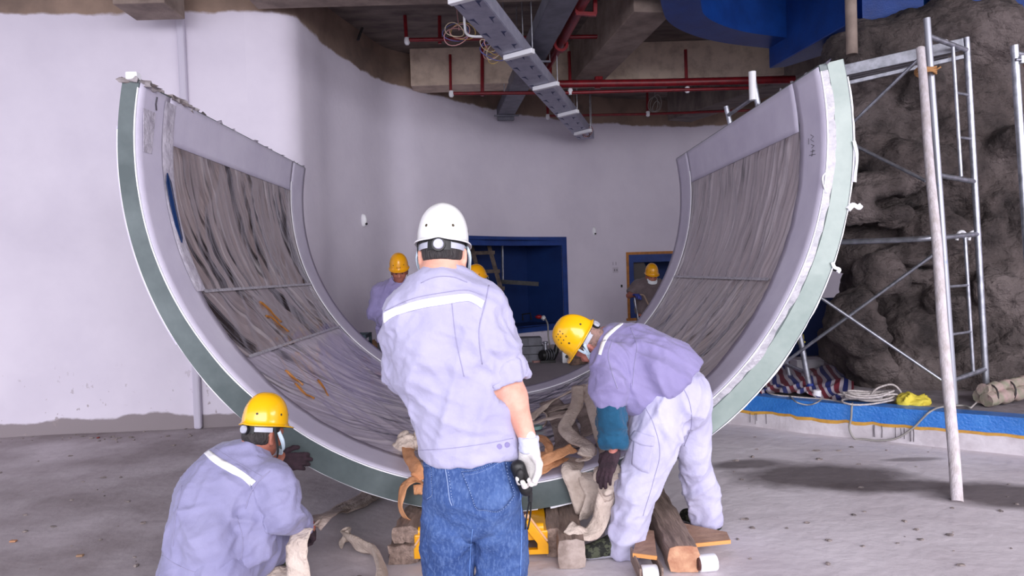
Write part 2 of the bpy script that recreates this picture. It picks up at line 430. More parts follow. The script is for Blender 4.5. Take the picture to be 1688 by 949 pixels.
dv = (qb - qa).normalized(); long_beam(qa - dv * 0.05 , qb + dv * 0.0 + Vector((0, 0.35, 0)), 0.42, 4.02, M_concrete, 'slanting concrete beam left of the blue bulkhead')
long_beam(qa - dv * 6.5, qa - dv * 0.6, 0.42, 4.02, M_concrete, 'concrete beam running forward overhead')
qa, qb = H(1290, 130, 4.0), H(1120, 205, 3.95); long_beam(H(1440, 85, 4.05), qb, 0.5, 4.0, M_slab, 'rear concrete beam above the white wall top')
long_beam(H(1650, 45, 3.95), H(1500, 95, 3.95), 0.35, 3.95, M_concrete, 'concrete beam behind the rock top')
# blue bulkheads
def curved_wall(name, pix, z0, z1, thick, m, label):
    pts = [H(x, y, z0) for x, y in pix]; c = spline([(p.x, p.y, 0) for p in pts], 40); V = []; Fc = []
    for i, p in enumerate(c):
        t = (c[min(i + 1, 39)] - c[max(i - 1, 0)]).normalized(); n = Vector((t.y, -t.x, 0))
        for q in (p, p + n * thick):
            for z in (z0, z1): V.append((q.x, q.y, z))
    for i in range(39):
        A = i * 4; B = A + 4; Fc += [(A, B, B + 1, A + 1), (A + 2, A + 3, B + 3, B + 2), (A, A + 2, B + 2, B), (A + 1, B + 1, B + 3, A + 3)]
    Fc += [(0, 1, 3, 2), (156, 158, 159, 157)]
    mb = MB(); mb.add(V, Fc); return mb.build(name, m, smooth='auto', kind='structure', label=label)
curved_wall('bulkhead', [(1086, -25), (1091, 12), (1104, 38), (1140, 57), (1195, 71), (1278, 81)], 3.95, 4.6, 0.36, M_blue, 'curved dark blue ceiling bulkhead')
mb = MB(); a, b = H(1268, 113, 3.72), H(1398, 40, 3.72); a2 = H(1268, 116, 3.72); c_ = H(1398, 74, 3.72)
mb.prism([(a.x, a.y, 3.72), (b.x, b.y, 3.72), (c_.x + 0.1, c_.y, 3.72), (c_.x - 0.35, c_.y + 0.75, 3.72)], (0, 0, 0.9)); mb.build('bulkhead', M_blue, bevel=0.01, kind='structure', label='angular dark blue bulkhead above the tunnel tip')
q = P(1470, 45, 7.5); q2 = P(1567, 22, 7.5); q2.y = q.y = 7.5
mb = MB(); mb.prism([(q.x, q.y, 3.7), (q2.x, q.y - 0.0, 3.7), (q2.x + 0.06, q.y + 0.5, 3.7), (q.x, q.y + 0.5, 3.7)], (0, 0, 0.9)); mb.build('pillar', M_blue_bright, bevel=0.01, kind='structure', label='bright blue pillar above the cement rock')
mb = MB(); q0 = P(1400, 60, 6.9); mb.box((q0.x + 0.42, 6.95, 4.1), (0.62, 0.2, 1.0)); mb.build('bulkhead', M_blue, kind='structure', label='dark blue panel between grey pipe and pillar')
mb = MB(); q0 = P(1575, 24, 6.8); q1 = P(1790, 2, 6.8); mb.prism([q0, q1, q1 + Vector((0, 0, 0.9)), q0 + Vector((0, 0, 0.9))], (0, 0.4, 0)); mb.build('bulkhead', M_blue, kind='structure', label='dark blue panel at the right above the rock')

# ================================================================== SDF meshing (numpy surface nets)
class SDF:
    def __init__(s, h): s.h = h; s.ops = []
    def cone(s, a, b, ra, rb, k=0.02, side=None, flat=1.0, sub=False):
        s.ops.append(('c', np.array(a, float), np.array(b, float), ra, rb, k, None if side is None else np.array(side, float), flat, sub)); return s
    def ell(s, c, r, axes=None, k=0.015, sub=False):
        s.ops.append(('e', np.array(c, float), np.array(r, float), np.eye(3) if axes is None else np.array(axes, float), k, sub)); return s
    def cut(s, c, n, R):            # removes what lies beyond the plane, inside radius R of c
        s.ops.append(('p', np.array(c, float), np.array(n, float) / np.linalg.norm(n), R)); return s
    def bounds(s):
        lo = np.full(3, 1e9); hi = -lo
        for o in s.ops:
            if o[0] == 'c' and not o[8]:
                m = max(o[3], o[4]); lo = np.minimum(lo, np.minimum(o[1], o[2]) - m); hi = np.maximum(hi, np.maximum(o[1], o[2]) + m)
            elif o[0] == 'e' and not o[5]:
                m = o[2].max(); lo = np.minimum(lo, o[1] - m); hi = np.maximum(hi, o[1] + m)
        return lo - 4 * s.h, hi + 4 * s.h
    def mesh(s, smooth=2):
        h = s.h; lo, hi = s.bounds(); n = np.ceil((hi - lo) / h).astype(int) + 1
        D = np.full(n, 0.3, dtype=np.float32)
        for o in s.ops:
            if o[0] == 'c':
                _, a, b, ra, rb, k, side, flat, sub = o; m = max(ra, rb) + k + 3 * h; l0 = np.minimum(a, b) - m; h0 = np.maximum(a, b) + m
            elif o[0] == 'e':
                _, c, r, ax, k, sub = o; m = r.max() + k + 3 * h; l0 = c - m; h0 = c + m
            else:
                _, c, nn, R = o; l0 = c - R; h0 = c + R
            i0 = np.maximum(np.floor((l0 - lo) / h).astype(int), 0); i1 = np.minimum(np.ceil((h0 - lo) / h).astype(int) + 1, n)
            if (i1 <= i0).any(): continue
            sl = tuple(slice(i0[q], i1[q]) for q in range(3))
            X, Y, Z = np.meshgrid(*[(lo[q] + h * np.arange(i0[q], i1[q])).astype(np.float32) for q in range(3)], indexing='ij', sparse=True)
            if o[0] == 'c':
                ba = b - a; L = max(ba @ ba, 1e-9); px, py, pz = X - a[0], Y - a[1], Z - a[2]
                t = np.clip((px * ba[0] + py * ba[1] + pz * ba[2]) / L, 0, 1)
                qx, qy, qz = px - t * ba[0], py - t * ba[1], pz - t * ba[2]
                if flat != 1.0:
                    ax = ba / math.sqrt(L); w = np.cross(ax, side); w /= np.linalg.norm(w)
                    e = (qx * w[0] + qy * w[1] + qz * w[2]) * (1 / flat - 1)
                    qx, qy, qz = qx + e * w[0], qy + e * w[1], qz + e * w[2]
                d = np.sqrt(qx * qx + qy * qy + qz * qz) - (ra + (rb - ra) * t)
                if flat < 1: d = d * (0.5 + 0.5 * flat)
            elif o[0] == 'e':
                px, py, pz = X - c[0], Y - c[1], Z - c[2]
                u = [px * ax[q][0] + py * ax[q][1] + pz * ax[q][2] for q in range(3)]
                k0 = np.sqrt(sum((u[q] / r[q]) ** 2 for q in range(3))); k1 = np.sqrt(sum((u[q] / r[q] ** 2) ** 2 for q in range(3))) + 1e-9
                d = k0 * (k0 - 1) / k1
            else:
                px, py, pz = X - c[0], Y - c[1], Z - c[2]; d = px * nn[0] + py * nn[1] + pz * nn[2]
                S = D[sl]; D[sl] = np.where(px * px + py * py + pz * pz < R * R, np.maximum(S, d), S); continue
            S = D[sl]
            if sub: q = np.clip(0.5 - 0.5 * (S + d) / k, 0, 1); D[sl] = S * (1 - q) + (-d) * q + k * q * (1 - q)
            else: q = np.clip(0.5 + 0.5 * (S - d) / k, 0, 1); D[sl] = S * (1 - q) + d * q - k * q * (1 - q)
        D[0] = D[-1] = 0.3; D[:, 0] = D[:, -1] = 0.3; D[:, :, 0] = D[:, :, -1] = 0.3
        # surface nets
        m = n - 1; cnt = np.zeros(m, np.int8); acc = np.zeros((*m, 3), np.float32); neg = D < 0
        for ax in range(3):
            o1, o2 = [q for q in range(3) if q != ax]
            A = [slice(None)] * 3; B = [slice(None)] * 3; A[ax] = slice(0, -1); B[ax] = slice(1, None)
            a = D[tuple(A)]; b = D[tuple(B)]; cr = neg[tuple(A)] != neg[tuple(B)]
            t = np.where(cr, a / np.where(cr, a - b, 1), 0)
            for d1 in (0, 1):
                for d2 in (0, 1):
                    sl = [None] * 3; sl[ax] = slice(0, m[ax]); sl[o1] = slice(d1, d1 + m[o1]); sl[o2] = slice(d2, d2 + m[o2])
                    c_ = cr[tuple(sl)]; cnt += c_; acc[..., ax] += np.where(c_, t[tuple(sl)], 0); acc[..., o1] += c_ * d1; acc[..., o2] += c_ * d2
        act = np.argwhere(cnt > 0); idx = np.full(m, -1, np.int64); idx[tuple(act.T)] = np.arange(len(act))
        V = lo + h * (act + acc[tuple(act.T)] / cnt[tuple(act.T)][:, None]); F = []
        for ax in range(3):
            o1, o2 = [(1, 2), (2, 0), (0, 1)][ax]
            A = [slice(1, -1)] * 3; B = [slice(1, -1)] * 3; A[ax] = slice(0, -1); B[ax] = slice(1, None)
            na, nb = neg[tuple(A)], neg[tuple(B)]; e = np.argwhere(na != nb)
            if not len(e): continue
            fl = na[tuple(e.T)]; g = e.copy()
            for q in range(3):
                if q != ax: g[:, q] += 1
            def cell(d1, d2):
                w = g.copy(); w[:, o1] -= d1; w[:, o2] -= d2; return idx[tuple(w.T)]
            Q = np.stack([cell(1, 1), cell(0, 1), cell(0, 0), cell(1, 0)], 1); Q[~fl] = Q[~fl][:, ::-1]; F.append(Q)
        F = np.concatenate(F); F = F[(F >= 0).all(1)]
        for it in range(smooth):
            sm = np.zeros_like(V); c = np.zeros(len(V))
            for i in range(4):
                j = (i + 1) % 4
                for x, y in ((i, j), (j, i)):
                    for q in range(3): sm[:, q] += np.bincount(F[:, x], weights=V[F[:, y], q], minlength=len(V))
                    c += np.bincount(F[:, x], minlength=len(V))
            V = V * 0.45 + 0.55 * sm / np.maximum(c, 1)[:, None]
        return V, F
def normals(V, F):
    N = np.cross(V[F[:, 2]] - V[F[:, 0]], V[F[:, 3]] - V[F[:, 1]]); R = np.zeros_like(V)
    for i in range(4):
        for q in range(3): R[:, q] += np.bincount(F[:, i], weights=N[:, q], minlength=len(V))
    return R / (np.linalg.norm(R, axis=1, keepdims=True) + 1e-12)

# ================================================================== the acrylic tunnel section
YF, YB = 3.68, 6.72
_l, _r, _bt = P(193, 236, YF), P(1407, 250, YF), P(800, 845, YF)
CX = (_l.x + _r.x) / 2; RO = (_r.x - _l.x) / 2; CZ = _bt.z + RO
TL, TR = -math.radians(90 + 12.6), math.radians(90 + 12.2)
def thick(t): return float(np.interp(math.degrees(t), [-103, -75, -40, 0, 60, 103], [0.088, 0.10, 0.135, 0.145, 0.155, 0.135]))
def ring(t, r, y): return (CX + r * math.sin(t), y, CZ - r * math.cos(t))
TH = [TL + (TR - TL) * i / 120 for i in range(121)]
M_acr = mat('acrylic_edge_dark', C(80, 90, 91), 0.3, col2=C(102, 112, 113), vs=3.5, coat=0.1, spec=0.3, bump=0.05, bs=30)
M_acr2 = mat('acrylic_edge_pale', C(124, 140, 134), 0.3, col2=C(144, 157, 151), vs=4, coat=0.3, bump=0.08, bs=20)
M_paper = mat('protective_paper', C(210, 205, 222), 0.55, col2=C(196, 190, 210), vs=2.5, bump=0.12, bs=7)
M_foam = mat('white_foam_edge', C(240, 240, 246), 0.6)
M_tape2 = mat('wrap_on_edge', C(176, 172, 180), 0.2, col2=C(150, 148, 156), vs=14, bump=0.7, bs=24, coat=0.5)
M_tape = mat('clear_wrap', C(205, 200, 212), 0.2, col2=C(176, 170, 184), vs=12, bump=0.6, bs=24, coat=0.6)
M_torn = mat('torn_brown_film', C(120, 108, 104), 0.5, col2=C(178, 172, 176), vs=9, bump=0.4)
RG = empty('tunnel_section', (CX, (YF + YB) / 2, CZ - RO), 'huge curved acrylic tunnel section wrapped in film, standing like a U across the hall', 'tunnel panel')
def ring_grid(ts, ys, rf, flip=False):
    V = []; Fc = []; ny = len(ys)
    for t in ts:
        for y in ys: V.append(ring(t, rf(t, y), y))
    for i in range(len(ts) - 1):
        for k in range(ny - 1):
            a = i * ny + k; q = (a, a + 1, a + ny + 1, a + ny); Fc.append(q[::-1] if flip else q)
    return V, Fc
mb = MB(); n = 0                                    # body of the shell
V = []; Fc = []
for t in TH:
    for r, y in ((RO, YF), (RO, YB), (RO - thick(t), YB), (RO - thick(t), YF)): V.append(ring(t, r, y))
for i in range(120):
    for k in range(4): Fc.append((i * 4 + k, i * 4 + (k + 1) % 4, i * 4 + 4 + (k + 1) % 4, i * 4 + 4 + k))
Fc += [(0, 3, 2, 1), (480, 481, 482, 483)]
mb.add(V, Fc); mb.build('acrylic_shell', M_acr, RG, smooth='auto')
def arc_plate(name, t0, t1, f0, f1, y0, y1, m, n=90, label=None, wob=0.0):   # ring slice between radius functions, from y0 to y1
    V = []; Fc = []
    for i in range(n + 1):
        t = t0 + (t1 - t0) * i / n; w = wob * (vnoise([[t * 9, 1, 2]])[0] - 0.5) + wob * 0.6 * (vnoise([[t * 40, 5, 2]])[0] - 0.5)
        for r, y in ((f0(t), y0), (f1(t) + w, y0), (f1(t) + w, y1), (f0(t), y1)): V.append(ring(t, r, y))
    for i in range(n):
        for k in range(4): Fc.append((i * 4 + k, i * 4 + 4 + k, i * 4 + 4 + (k + 1) % 4, i * 4 + (k + 1) % 4))
    Fc += [(0, 1, 2, 3), (n * 4, n * 4 + 3, n * 4 + 2, n * 4 + 1)]
    mb = MB(); mb.add(V, Fc); return mb.build(name, m, RG, smooth='auto', label=label)
# pale right part of the cut edge, its loose wrap, foam lines
arc_plate('edge_face', math.radians(20), TR, lambda t: RO - 0.006, lambda t: RO - 0.028 - (thick(t) - 0.07) * min(1, max(0.05, (t - 0.35) / 0.25)), YF - 0.004, YF + 0.002, M_acr2, label='pale green cut edge of the acrylic')
arc_plate('edge_wrap', math.radians(34), TR - 0.02, lambda t: RO - thick(t) + 0.004, lambda t: RO - thick(t) + 0.035, YF - 0.008, YF + 0.002, M_tape2, wob=0.02, label='crumpled clear wrap along the cut edge')
arc_plate('foam_edge', TL + 0.02, TR - 0.02, lambda t: RO - thick(t) - 0.004, lambda t: RO - thick(t) + 0.002, YF - 0.010, YF + 0.01, M_foam, 140, wob=0.002, label='thin white foam edge, inner')
arc_plate('foam_edge', math.radians(8), TR - 0.05, lambda t: RO - 0.002, lambda t: RO + 0.003, YF - 0.006, YF + 0.03, M_foam, 140, wob=0.008, label='thin white foam edge, outer right')
arc_plate('foam_edge', TL + 0.14, math.radians(6), lambda t: RO - 0.001, lambda t: RO + 0.001, YF - 0.003, YF + 0.03, M_foam, 140, wob=0.003, label='thin white foam edge, outer left')
arc_plate('outer_film', TL + 0.13, TL + 0.75, lambda t: RO + 0.002, lambda t: RO + 0.018, YF + 0.02, YF + 0.5, M_paper, label='loose white outer film')
Ri = lambda t, y=0: RO - thick(t)
TS_L, TS_R = 0.145, 0.16                             # angular height of the tip strips
def sheet(name, t0, t1, y0, y1, off, th, m, nt, ny, disp=None, label=None, ragged=0.0):
    ts = np.linspace(t0, t1, nt); ys = np.linspace(0, 1, ny); T, U = np.meshgrid(ts, ys, indexing='ij')
    rg = ragged * (vnoise(np.stack([ts * 8, ts * 0, ts * 0 + 3], 1)) - 0.5) + ragged * 0.5 * (vnoise(np.stack([ts * 50, ts * 0, ts * 0 + 8], 1)) - 0.5)
    Y = y0 + (y1 + rg[:, None] - y0) * U
    R = RO - np.array([thick(t) for t in ts])[:, None] - off + 0 * T
    if disp is not None:
        fade = np.minimum(1, np.minimum(np.minimum(U, 1 - U) * 12, np.minimum(T - t0, t1 - T) * 30)); R = R - np.maximum(0, disp(T * RO, Y) * fade)
    V = np.stack([CX + R * np.sin(T), Y, CZ - R * np.cos(T)], -1).reshape(-1, 3)
    ii, kk = np.meshgrid(np.arange(nt - 1), np.arange(ny - 1), indexing='ij'); a = (ii * ny + kk).ravel()
    Fq = np.stack([a, a + ny, a + ny + 1, a + 1], 1)
    uv = np.stack([T * RO, Y], -1).reshape(-1, 2)
    o = from_arrays(name, V, Fq, m, RG, True, uv)
    if th:
        s = o.modifiers.new('solid', 'SOLIDIFY'); s.thickness = th; s.offset = 0
    return tag(o, label)
sheet('paper_band', TL + 0.005, TR - 0.005, YF + 0.003, YF + 0.33, 0.006, 0.003, M_paper, 160, 6, label='white protective paper along the front edge', ragged=0.03)
sheet('paper_band', TL + 0.005, TR - 0.005, YB - 0.40, YB - 0.003, 0.006, 0.003, M_paper, 160, 6, label='white protective paper along the rear edge')
sheet('paper_strip', TL + 0.004, TL + TS_L, YF + 0.33, YB - 0.40, 0.007, 0.003, M_paper, 8, 40, label='white paper strip below the torn left tip')
sheet('paper_strip', TR - TS_R, TR - 0.004, YF + 0.33, YB - 0.40, 0.007, 0.003, M_paper, 8, 40, label='white paper strip below the right tip')
sheet('clear_wrap', TL + 0.02, TL + 0.62, YF + 0.27, YF + 0.40, 0.011, 0.0, M_tape, 60, 8, lambda s, y: 0.012 * vnoise(np.stack([s * 5, y * 40, 0 * s], -1).reshape(-1, 3)).reshape(s.shape), label='clear wrap lapping over the paper band')
sheet('rear_foam', TL + 0.1, TR - 0.1, YB - 0.412, YB - 0.395, 0.012, 0.006, M_foam, 160, 2, label='thin white foam line beside the rear paper')
# protective film, wrinkled, in sheets with taped seams
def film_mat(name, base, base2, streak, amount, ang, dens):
    """milky protective film, dark reflections and pale highlights of its folds painted into the colour"""
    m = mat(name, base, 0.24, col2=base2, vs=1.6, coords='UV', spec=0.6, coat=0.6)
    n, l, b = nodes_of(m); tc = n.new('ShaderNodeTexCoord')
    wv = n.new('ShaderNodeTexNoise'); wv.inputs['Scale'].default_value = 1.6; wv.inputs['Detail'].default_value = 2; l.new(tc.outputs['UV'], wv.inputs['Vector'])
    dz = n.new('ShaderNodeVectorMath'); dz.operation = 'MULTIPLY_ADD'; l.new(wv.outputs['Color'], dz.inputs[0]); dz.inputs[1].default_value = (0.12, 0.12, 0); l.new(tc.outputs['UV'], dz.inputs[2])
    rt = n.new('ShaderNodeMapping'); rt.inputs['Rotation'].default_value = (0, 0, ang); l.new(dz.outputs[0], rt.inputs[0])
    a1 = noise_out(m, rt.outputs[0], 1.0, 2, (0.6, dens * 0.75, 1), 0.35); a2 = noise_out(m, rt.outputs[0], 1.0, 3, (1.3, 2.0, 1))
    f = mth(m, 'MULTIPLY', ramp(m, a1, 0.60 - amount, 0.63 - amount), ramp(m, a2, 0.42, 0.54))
    mixin(m, mth(m, 'MULTIPLY', f, 0.95), streak)  # reflections of the dark ceiling, put into the colour as streaks
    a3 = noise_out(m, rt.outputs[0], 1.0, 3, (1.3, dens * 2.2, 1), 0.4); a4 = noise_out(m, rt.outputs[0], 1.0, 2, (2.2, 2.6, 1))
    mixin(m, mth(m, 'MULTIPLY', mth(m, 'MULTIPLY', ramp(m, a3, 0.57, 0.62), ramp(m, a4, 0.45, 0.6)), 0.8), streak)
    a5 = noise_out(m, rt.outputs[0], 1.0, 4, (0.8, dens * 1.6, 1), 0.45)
    mixin(m, mth(m, 'MULTIPLY', ramp(m, a5, 0.54, 0.66), 0.45), C(214, 206, 210))  # pale highlight lines along the folds, painted in
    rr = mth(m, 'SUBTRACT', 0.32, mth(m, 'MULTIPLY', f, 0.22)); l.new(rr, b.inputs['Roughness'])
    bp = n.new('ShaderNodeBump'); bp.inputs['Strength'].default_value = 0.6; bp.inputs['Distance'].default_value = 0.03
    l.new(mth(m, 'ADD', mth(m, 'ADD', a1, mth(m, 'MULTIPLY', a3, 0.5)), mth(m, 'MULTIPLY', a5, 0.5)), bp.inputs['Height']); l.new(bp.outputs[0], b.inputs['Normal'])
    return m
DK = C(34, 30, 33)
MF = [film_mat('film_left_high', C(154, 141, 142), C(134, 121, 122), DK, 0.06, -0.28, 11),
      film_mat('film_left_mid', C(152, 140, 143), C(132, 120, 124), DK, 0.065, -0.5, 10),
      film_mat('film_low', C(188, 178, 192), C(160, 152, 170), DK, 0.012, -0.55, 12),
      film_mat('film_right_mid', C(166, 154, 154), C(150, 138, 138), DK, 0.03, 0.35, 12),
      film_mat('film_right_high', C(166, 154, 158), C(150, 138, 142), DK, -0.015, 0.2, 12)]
def wr(ang, amp, dens):
    ca, sa = math.cos(ang), math.sin(ang)
    def f(s, y):
        u = s * ca + y * sa; v = -s * sa + y * ca; sh = s.shape
        a = vnoise(np.stack([u * 1.6, v * dens, 0 * u + 3], -1).reshape(-1, 3)).reshape(sh); b = vnoise(np.stack([u * 3.0, v * dens * 2.3, 0 * u + 9], -1).reshape(-1, 3)).reshape(sh)
        return amp * ((1 - np.abs(2 * a - 1)) ** 2 + 0.4 * (1 - np.abs(2 * b - 1)) ** 2)
    return f
d2 = math.radians
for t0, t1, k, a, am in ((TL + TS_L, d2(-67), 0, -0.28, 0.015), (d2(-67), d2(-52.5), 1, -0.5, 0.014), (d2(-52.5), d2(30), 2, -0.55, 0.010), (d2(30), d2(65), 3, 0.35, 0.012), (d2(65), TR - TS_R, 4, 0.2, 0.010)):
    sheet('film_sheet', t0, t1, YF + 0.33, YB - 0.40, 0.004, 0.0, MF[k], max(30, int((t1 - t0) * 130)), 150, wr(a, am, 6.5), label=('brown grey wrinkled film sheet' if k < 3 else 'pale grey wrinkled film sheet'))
for a in (-67, -52.5, 65): sheet('seam_tape', d2(a - 0.3), d2(a + 0.3), YF + 0.36, YB - 0.42, 0.014, 0.0, M_tape2, 4, 90, lambda s, y: 0.008 * vnoise(np.stack([s * 3, y * 22, 0 * s], -1).reshape(-1, 3)).reshape(s.shape), label='crumpled clear tape over a film seam')
# dark blue reflection on the left film, put in as a thin coloured piece
V = []; M_refl_blue = mat('reflected_blue', C(8, 40, 84), 0.2)
sl = [(275, 285), (281, 300), (290, 345), (300, 392), (299, 400), (288, 370), (279, 330), (274, 300)]
mb = MB()
pts = []
for x, y in sl:
    d = P(x, y, 4.0)
    # where this direction meets the inner cylinder
    r = ray(x, y); ox, oz = CAM.x - CX, CAM.z - CZ; A = r.x ** 2 + r.z ** 2; B = 2 * (ox * r.x + oz * r.z); rr = RO - 0.118; Cc = ox * ox + oz * oz - rr * rr
    tt = (-B + math.sqrt(B * B - 4 * A * Cc)) / (2 * A); pts.append(CAM + r * tt)
mb.prism(pts, (0.006, 0, 0)); mb.build('blue_reflection', M_refl_blue, RG, label='dark blue reflection on the left film, built as a thin piece')
def on_ring(px, py, off=0.012):
    r = ray(px, py); ox, oz = CAM.x - CX, CAM.z - CZ; A = r.x ** 2 + r.z ** 2; B = 2 * (ox * r.x + oz * r.z); rr = RO - 0.10 - off
    for _ in range(3):
        tt = (-B + math.sqrt(B * B - 4 * A * (ox * ox + oz * oz - rr * rr))) / (2 * A); q = CAM + r * tt
        rr = RO - thick(math.atan2(q.x - CX, CZ - q.z)) - off
    return q
# thin orange streaks laid on the film as ribbons
M_streak = mat('orange_streak', C(164, 108, 48), 0.35)
for pix in ([(428, 497), (436, 503), (446, 512), (456, 524), (464, 530)], [(438, 520), (450, 525), (462, 536), (476, 546)], [(470, 610), (484, 622), (500, 634)], [(486, 632), (502, 648), (518, 656)], [(524, 626), (534, 640), (541, 652)]):
    pts = [on_ring(x, y, 0.016) for x, y in pix]; Vv, Ff = ribbon(pts, [Vector((CX - p.x, 0, CZ - p.z)).normalized() for p in pts], 0.016, 0.003, 16, 0.004); mb = MB(); mb.add(Vv, Ff); mb.build('orange_streak', M_streak, RG, smooth=True, label='orange streak on the film')
# torn shreds along the tips
def shreds(name, t, y0, y1, n, m, amp, seed, label):
    rg = random.Random(seed); mb = MB()
    for i in range(n):
        y = y0 + (y1 - y0) * (i + rg.random()) / n; r = RO - rg.uniform(-0.01, thick(t)); b = Vector(ring(t, r, y))
        tan = Vector((math.cos(t), 0, math.sin(t))) * (1 if t > 0 else -1); w = rg.uniform(0.02, 0.07); L = rg.uniform(0.2, 1) * amp
        dirv = (tan * rg.uniform(-0.1, 0.55) + Vector((rg.uniform(-.4, .4), rg.choice((-1, 1)) * rg.uniform(.6, 1.6), rg.uniform(-0.5, 0.1)))).normalized()
        a, c = b + Vector((0, w, -0.01)), b + Vector((0, -w, -0.01)); mid = b + dirv * L * 0.5 + Vector((0, rg.uniform(-.02, .02), 0)); tip = b + dirv * L
        o_ = Vector((0.002, 0.001, 0.002)); V = [a, c, mid + Vector((0, w * .6, 0)), mid - Vector((0, w * .6, 0)), tip]
        mb.add(V + [v + o_ for v in V], [(0, 1, 3, 2), (2, 3, 4), (6, 5, 7, 8), (8, 7, 9)])
    return mb.build(name, m, RG, label=label, kind='stuff')
shreds('torn_film', TL, YF + 0.0, YF + 0.9, 40, M_torn, 0.10, 2, 'brown torn film along the left tip')
shreds('torn_film', TL, YF + 0.7, YB, 80, M_tape, 0.09, 3, 'clear torn film along the left tip')
shreds('torn_film', TR, YF, YB, 60, M_tape, 0.07, 5, 'torn film along the right tip')
mb = MB()
for i in range(10): mb.blob(ring(TL + 0.004, RO - 0.05 + RNG.uniform(-.03, .03), YF + 0.03 + i * 0.07), (0.05, 0.05, 0.02), i, 0.5, 6, 8)
mb.build('torn_foam', M_torn, RG, label='brown crumbled edge of the left tip')
mb = MB(); q = ring(TL, RO - 0.05, YF + 0.01); mb.box((q[0] + 0.0, q[1], q[2] + 0.015), (0.06, 0.05, 0.045)); mb.build('foam_scrap', M_foam, RG, bevel=0.006)
def curl(pix, w, name='loose_tape', y=YF - 0.012):
    pts = [P(a, b, y) for a, b in pix]; Vv, Ff = ribbon(pts, [Vector((0.2, -1, 0.3))] * len(pts), w, 0.004, 16, 0.004); mb = MB(); mb.add(Vv, Ff); mb.build(name, M_foam, RG, smooth=True)
curl([(1398, 345), (1406, 338), (1414, 342), (1420, 338)], 0.03); curl([(1372, 432), (1376, 441), (1384, 444), (1381, 449)], 0.02); curl([(1365, 282), (1356, 292), (1357, 306), (1363, 318)], 0.008)
curl([(1408, 232), (1412, 258), (1409, 300)], 0.02); 
# clear tape patches with hand-written marks
def stroke(mb, pix, r=0.0035): mb.tube([on_ring(*p) for p in pix], r, 5)
mb = MB(); mb.prism([on_ring(*p, 0.009) for p in ((236, 178), (256, 186), (250, 254), (236, 250))], (0.002, 0, 0)); tp = mb.build('tape_patch', M_tape, RG, label='clear tape over hand-written marks')
M_ink = mat('marker_ink', C(60, 56, 66), 0.6)
mb = MB()
for s in ([(243, 200), (244, 212)], [(240, 207), (250, 204)], [(241, 213), (247, 210)], [(250, 199), (249, 214)], [(249, 206), (253, 203)], [(242, 221), (246, 221), (243, 227), (248, 227)], [(247, 222), (248, 236)], [(240, 234), (243, 237), (241, 239)], [(244, 231), (248, 230), (245, 236), (249, 238)]): stroke(mb, s, 0.0017)
mb.build('hand_writing', M_ink, RG)
mb = MB()
for s in ([(1336, 222), (1341, 225), (1336, 230), (1341, 233)], [(1333, 228), (1333, 238)], [(1337, 238), (1342, 240), (1338, 244)], [(1336, 250), (1343, 248)], [(1340, 246), (1338, 258)], [(1334, 256), (1344, 254)]): stroke(mb, s, 0.0014)
mb.build('hand_writing', M_ink, RG)
mb = MB(); stroke(mb, [(259, 160), (257, 172), (258, 182)], 0.004); mb.build('hand_writing', M_ink, RG)

# ================================================================== ledge
M_ledge = mat('ledge_render', C(206, 200, 206), 0.85, col2=C(182, 174, 180), vs=5, bump=0.3, bs=20)
M_ledge_top = mat('ledge_top', C(150, 142, 148), 0.9, col2=C(120, 112, 116), vs=6, bump=0.4, bs=20)
ZL = 0.265
lp = [H(990, 668), H(1120, 690), H(1240, 702), H(1330, 714), H(1450, 726), H(1560, 738), H(1688, 751), H(1900, 776)]
lp = spline([(p.x, p.y, 0) for p in lp], 60)
def ledge_piece(name, z0, z1, out, m, label=None, parent=None, kind=None, wob=0.0):
    V = []; Fc = []
    for i, p in enumerate(lp):
        t = (lp[min(i + 1, 59)] - lp[max(i - 1, 0)]).normalized(); n = Vector((t.y, -t.x, 0)); w = wob * (vnoise([[i * 0.7, 2, 1]])[0] - 0.5)
        for q, z in ((p + n * out, z0 + w), (p + n * out, z1), (p - n * 0.15, z1), (p - n * 0.15, z0 + w)): V.append((q.x, q.y, z))
    for i in range(59):
        for k in range(4): Fc.append((i * 4 + k, i * 4 + (k + 1) % 4, i * 4 + 4 + (k + 1) % 4, i * 4 + 4 + k))
    Fc += [(0, 3, 2, 1), (236, 237, 238, 239)]
    mb = MB(); mb.add(V, Fc); return mb.build(name, m, parent, smooth='auto', label=label, kind=kind)
mb = MB(); top = [(p.x, p.y, 0.0) for p in lp] + [(9.8, 4.2, 0), (9.6, 8.4, 0), (7.9, 10.6, 0), (4.6, 11.6, 0), (2.3, 8.5, 0)]
mb.prism(top, (0, 0, ZL)); LG = mb.build('ledge', M_ledge_top, kind='structure', label='raised ledge with blue painted rim')
ledge_piece('ledge_face', 0.0, 0.15, 0.004, M_ledge, parent=LG)
ledge_piece('ochre_line', 0.118, 0.16, 0.008, mat('ochre_line', C(206, 156, 62), 0.6, col2=C(176, 128, 50), vs=12), parent=LG, wob=0.03)
ledge_piece('blue_rim', 0.145, ZL + 0.012, 0.012, M_blue_bright, parent=LG, wob=0.02)
def lp_at(px):                         # ledge front under an image column
    r = ray(px, 680); best = min(lp, key=lambda p: abs(p.x * r.y - p.y * r.x)); return best
mb = MB(); rg = random.Random(8)
for x0, x1, n in ((1245, 1280, 8), (1400, 1450, 6), (1480, 1520, 9)):
    for i in range(n):
        p = lp_at(x0 + (x1 - x0) * rg.random()) + Vector((rg.uniform(-.06, .06), 0, 0)); q = p + Vector((-0.004, -0.009, 0)); z = rg.uniform(0.02, 0.06)
        mb.tube([(q.x, q.y, 0.125), (q.x + rg.uniform(-.004, .004), q.y, 0.09), (q.x, q.y, z)], 0.0025, 5)
mb.build('drip_marks', mat('drip_stain', C(84, 78, 84), 0.8), LG, kind='stuff')

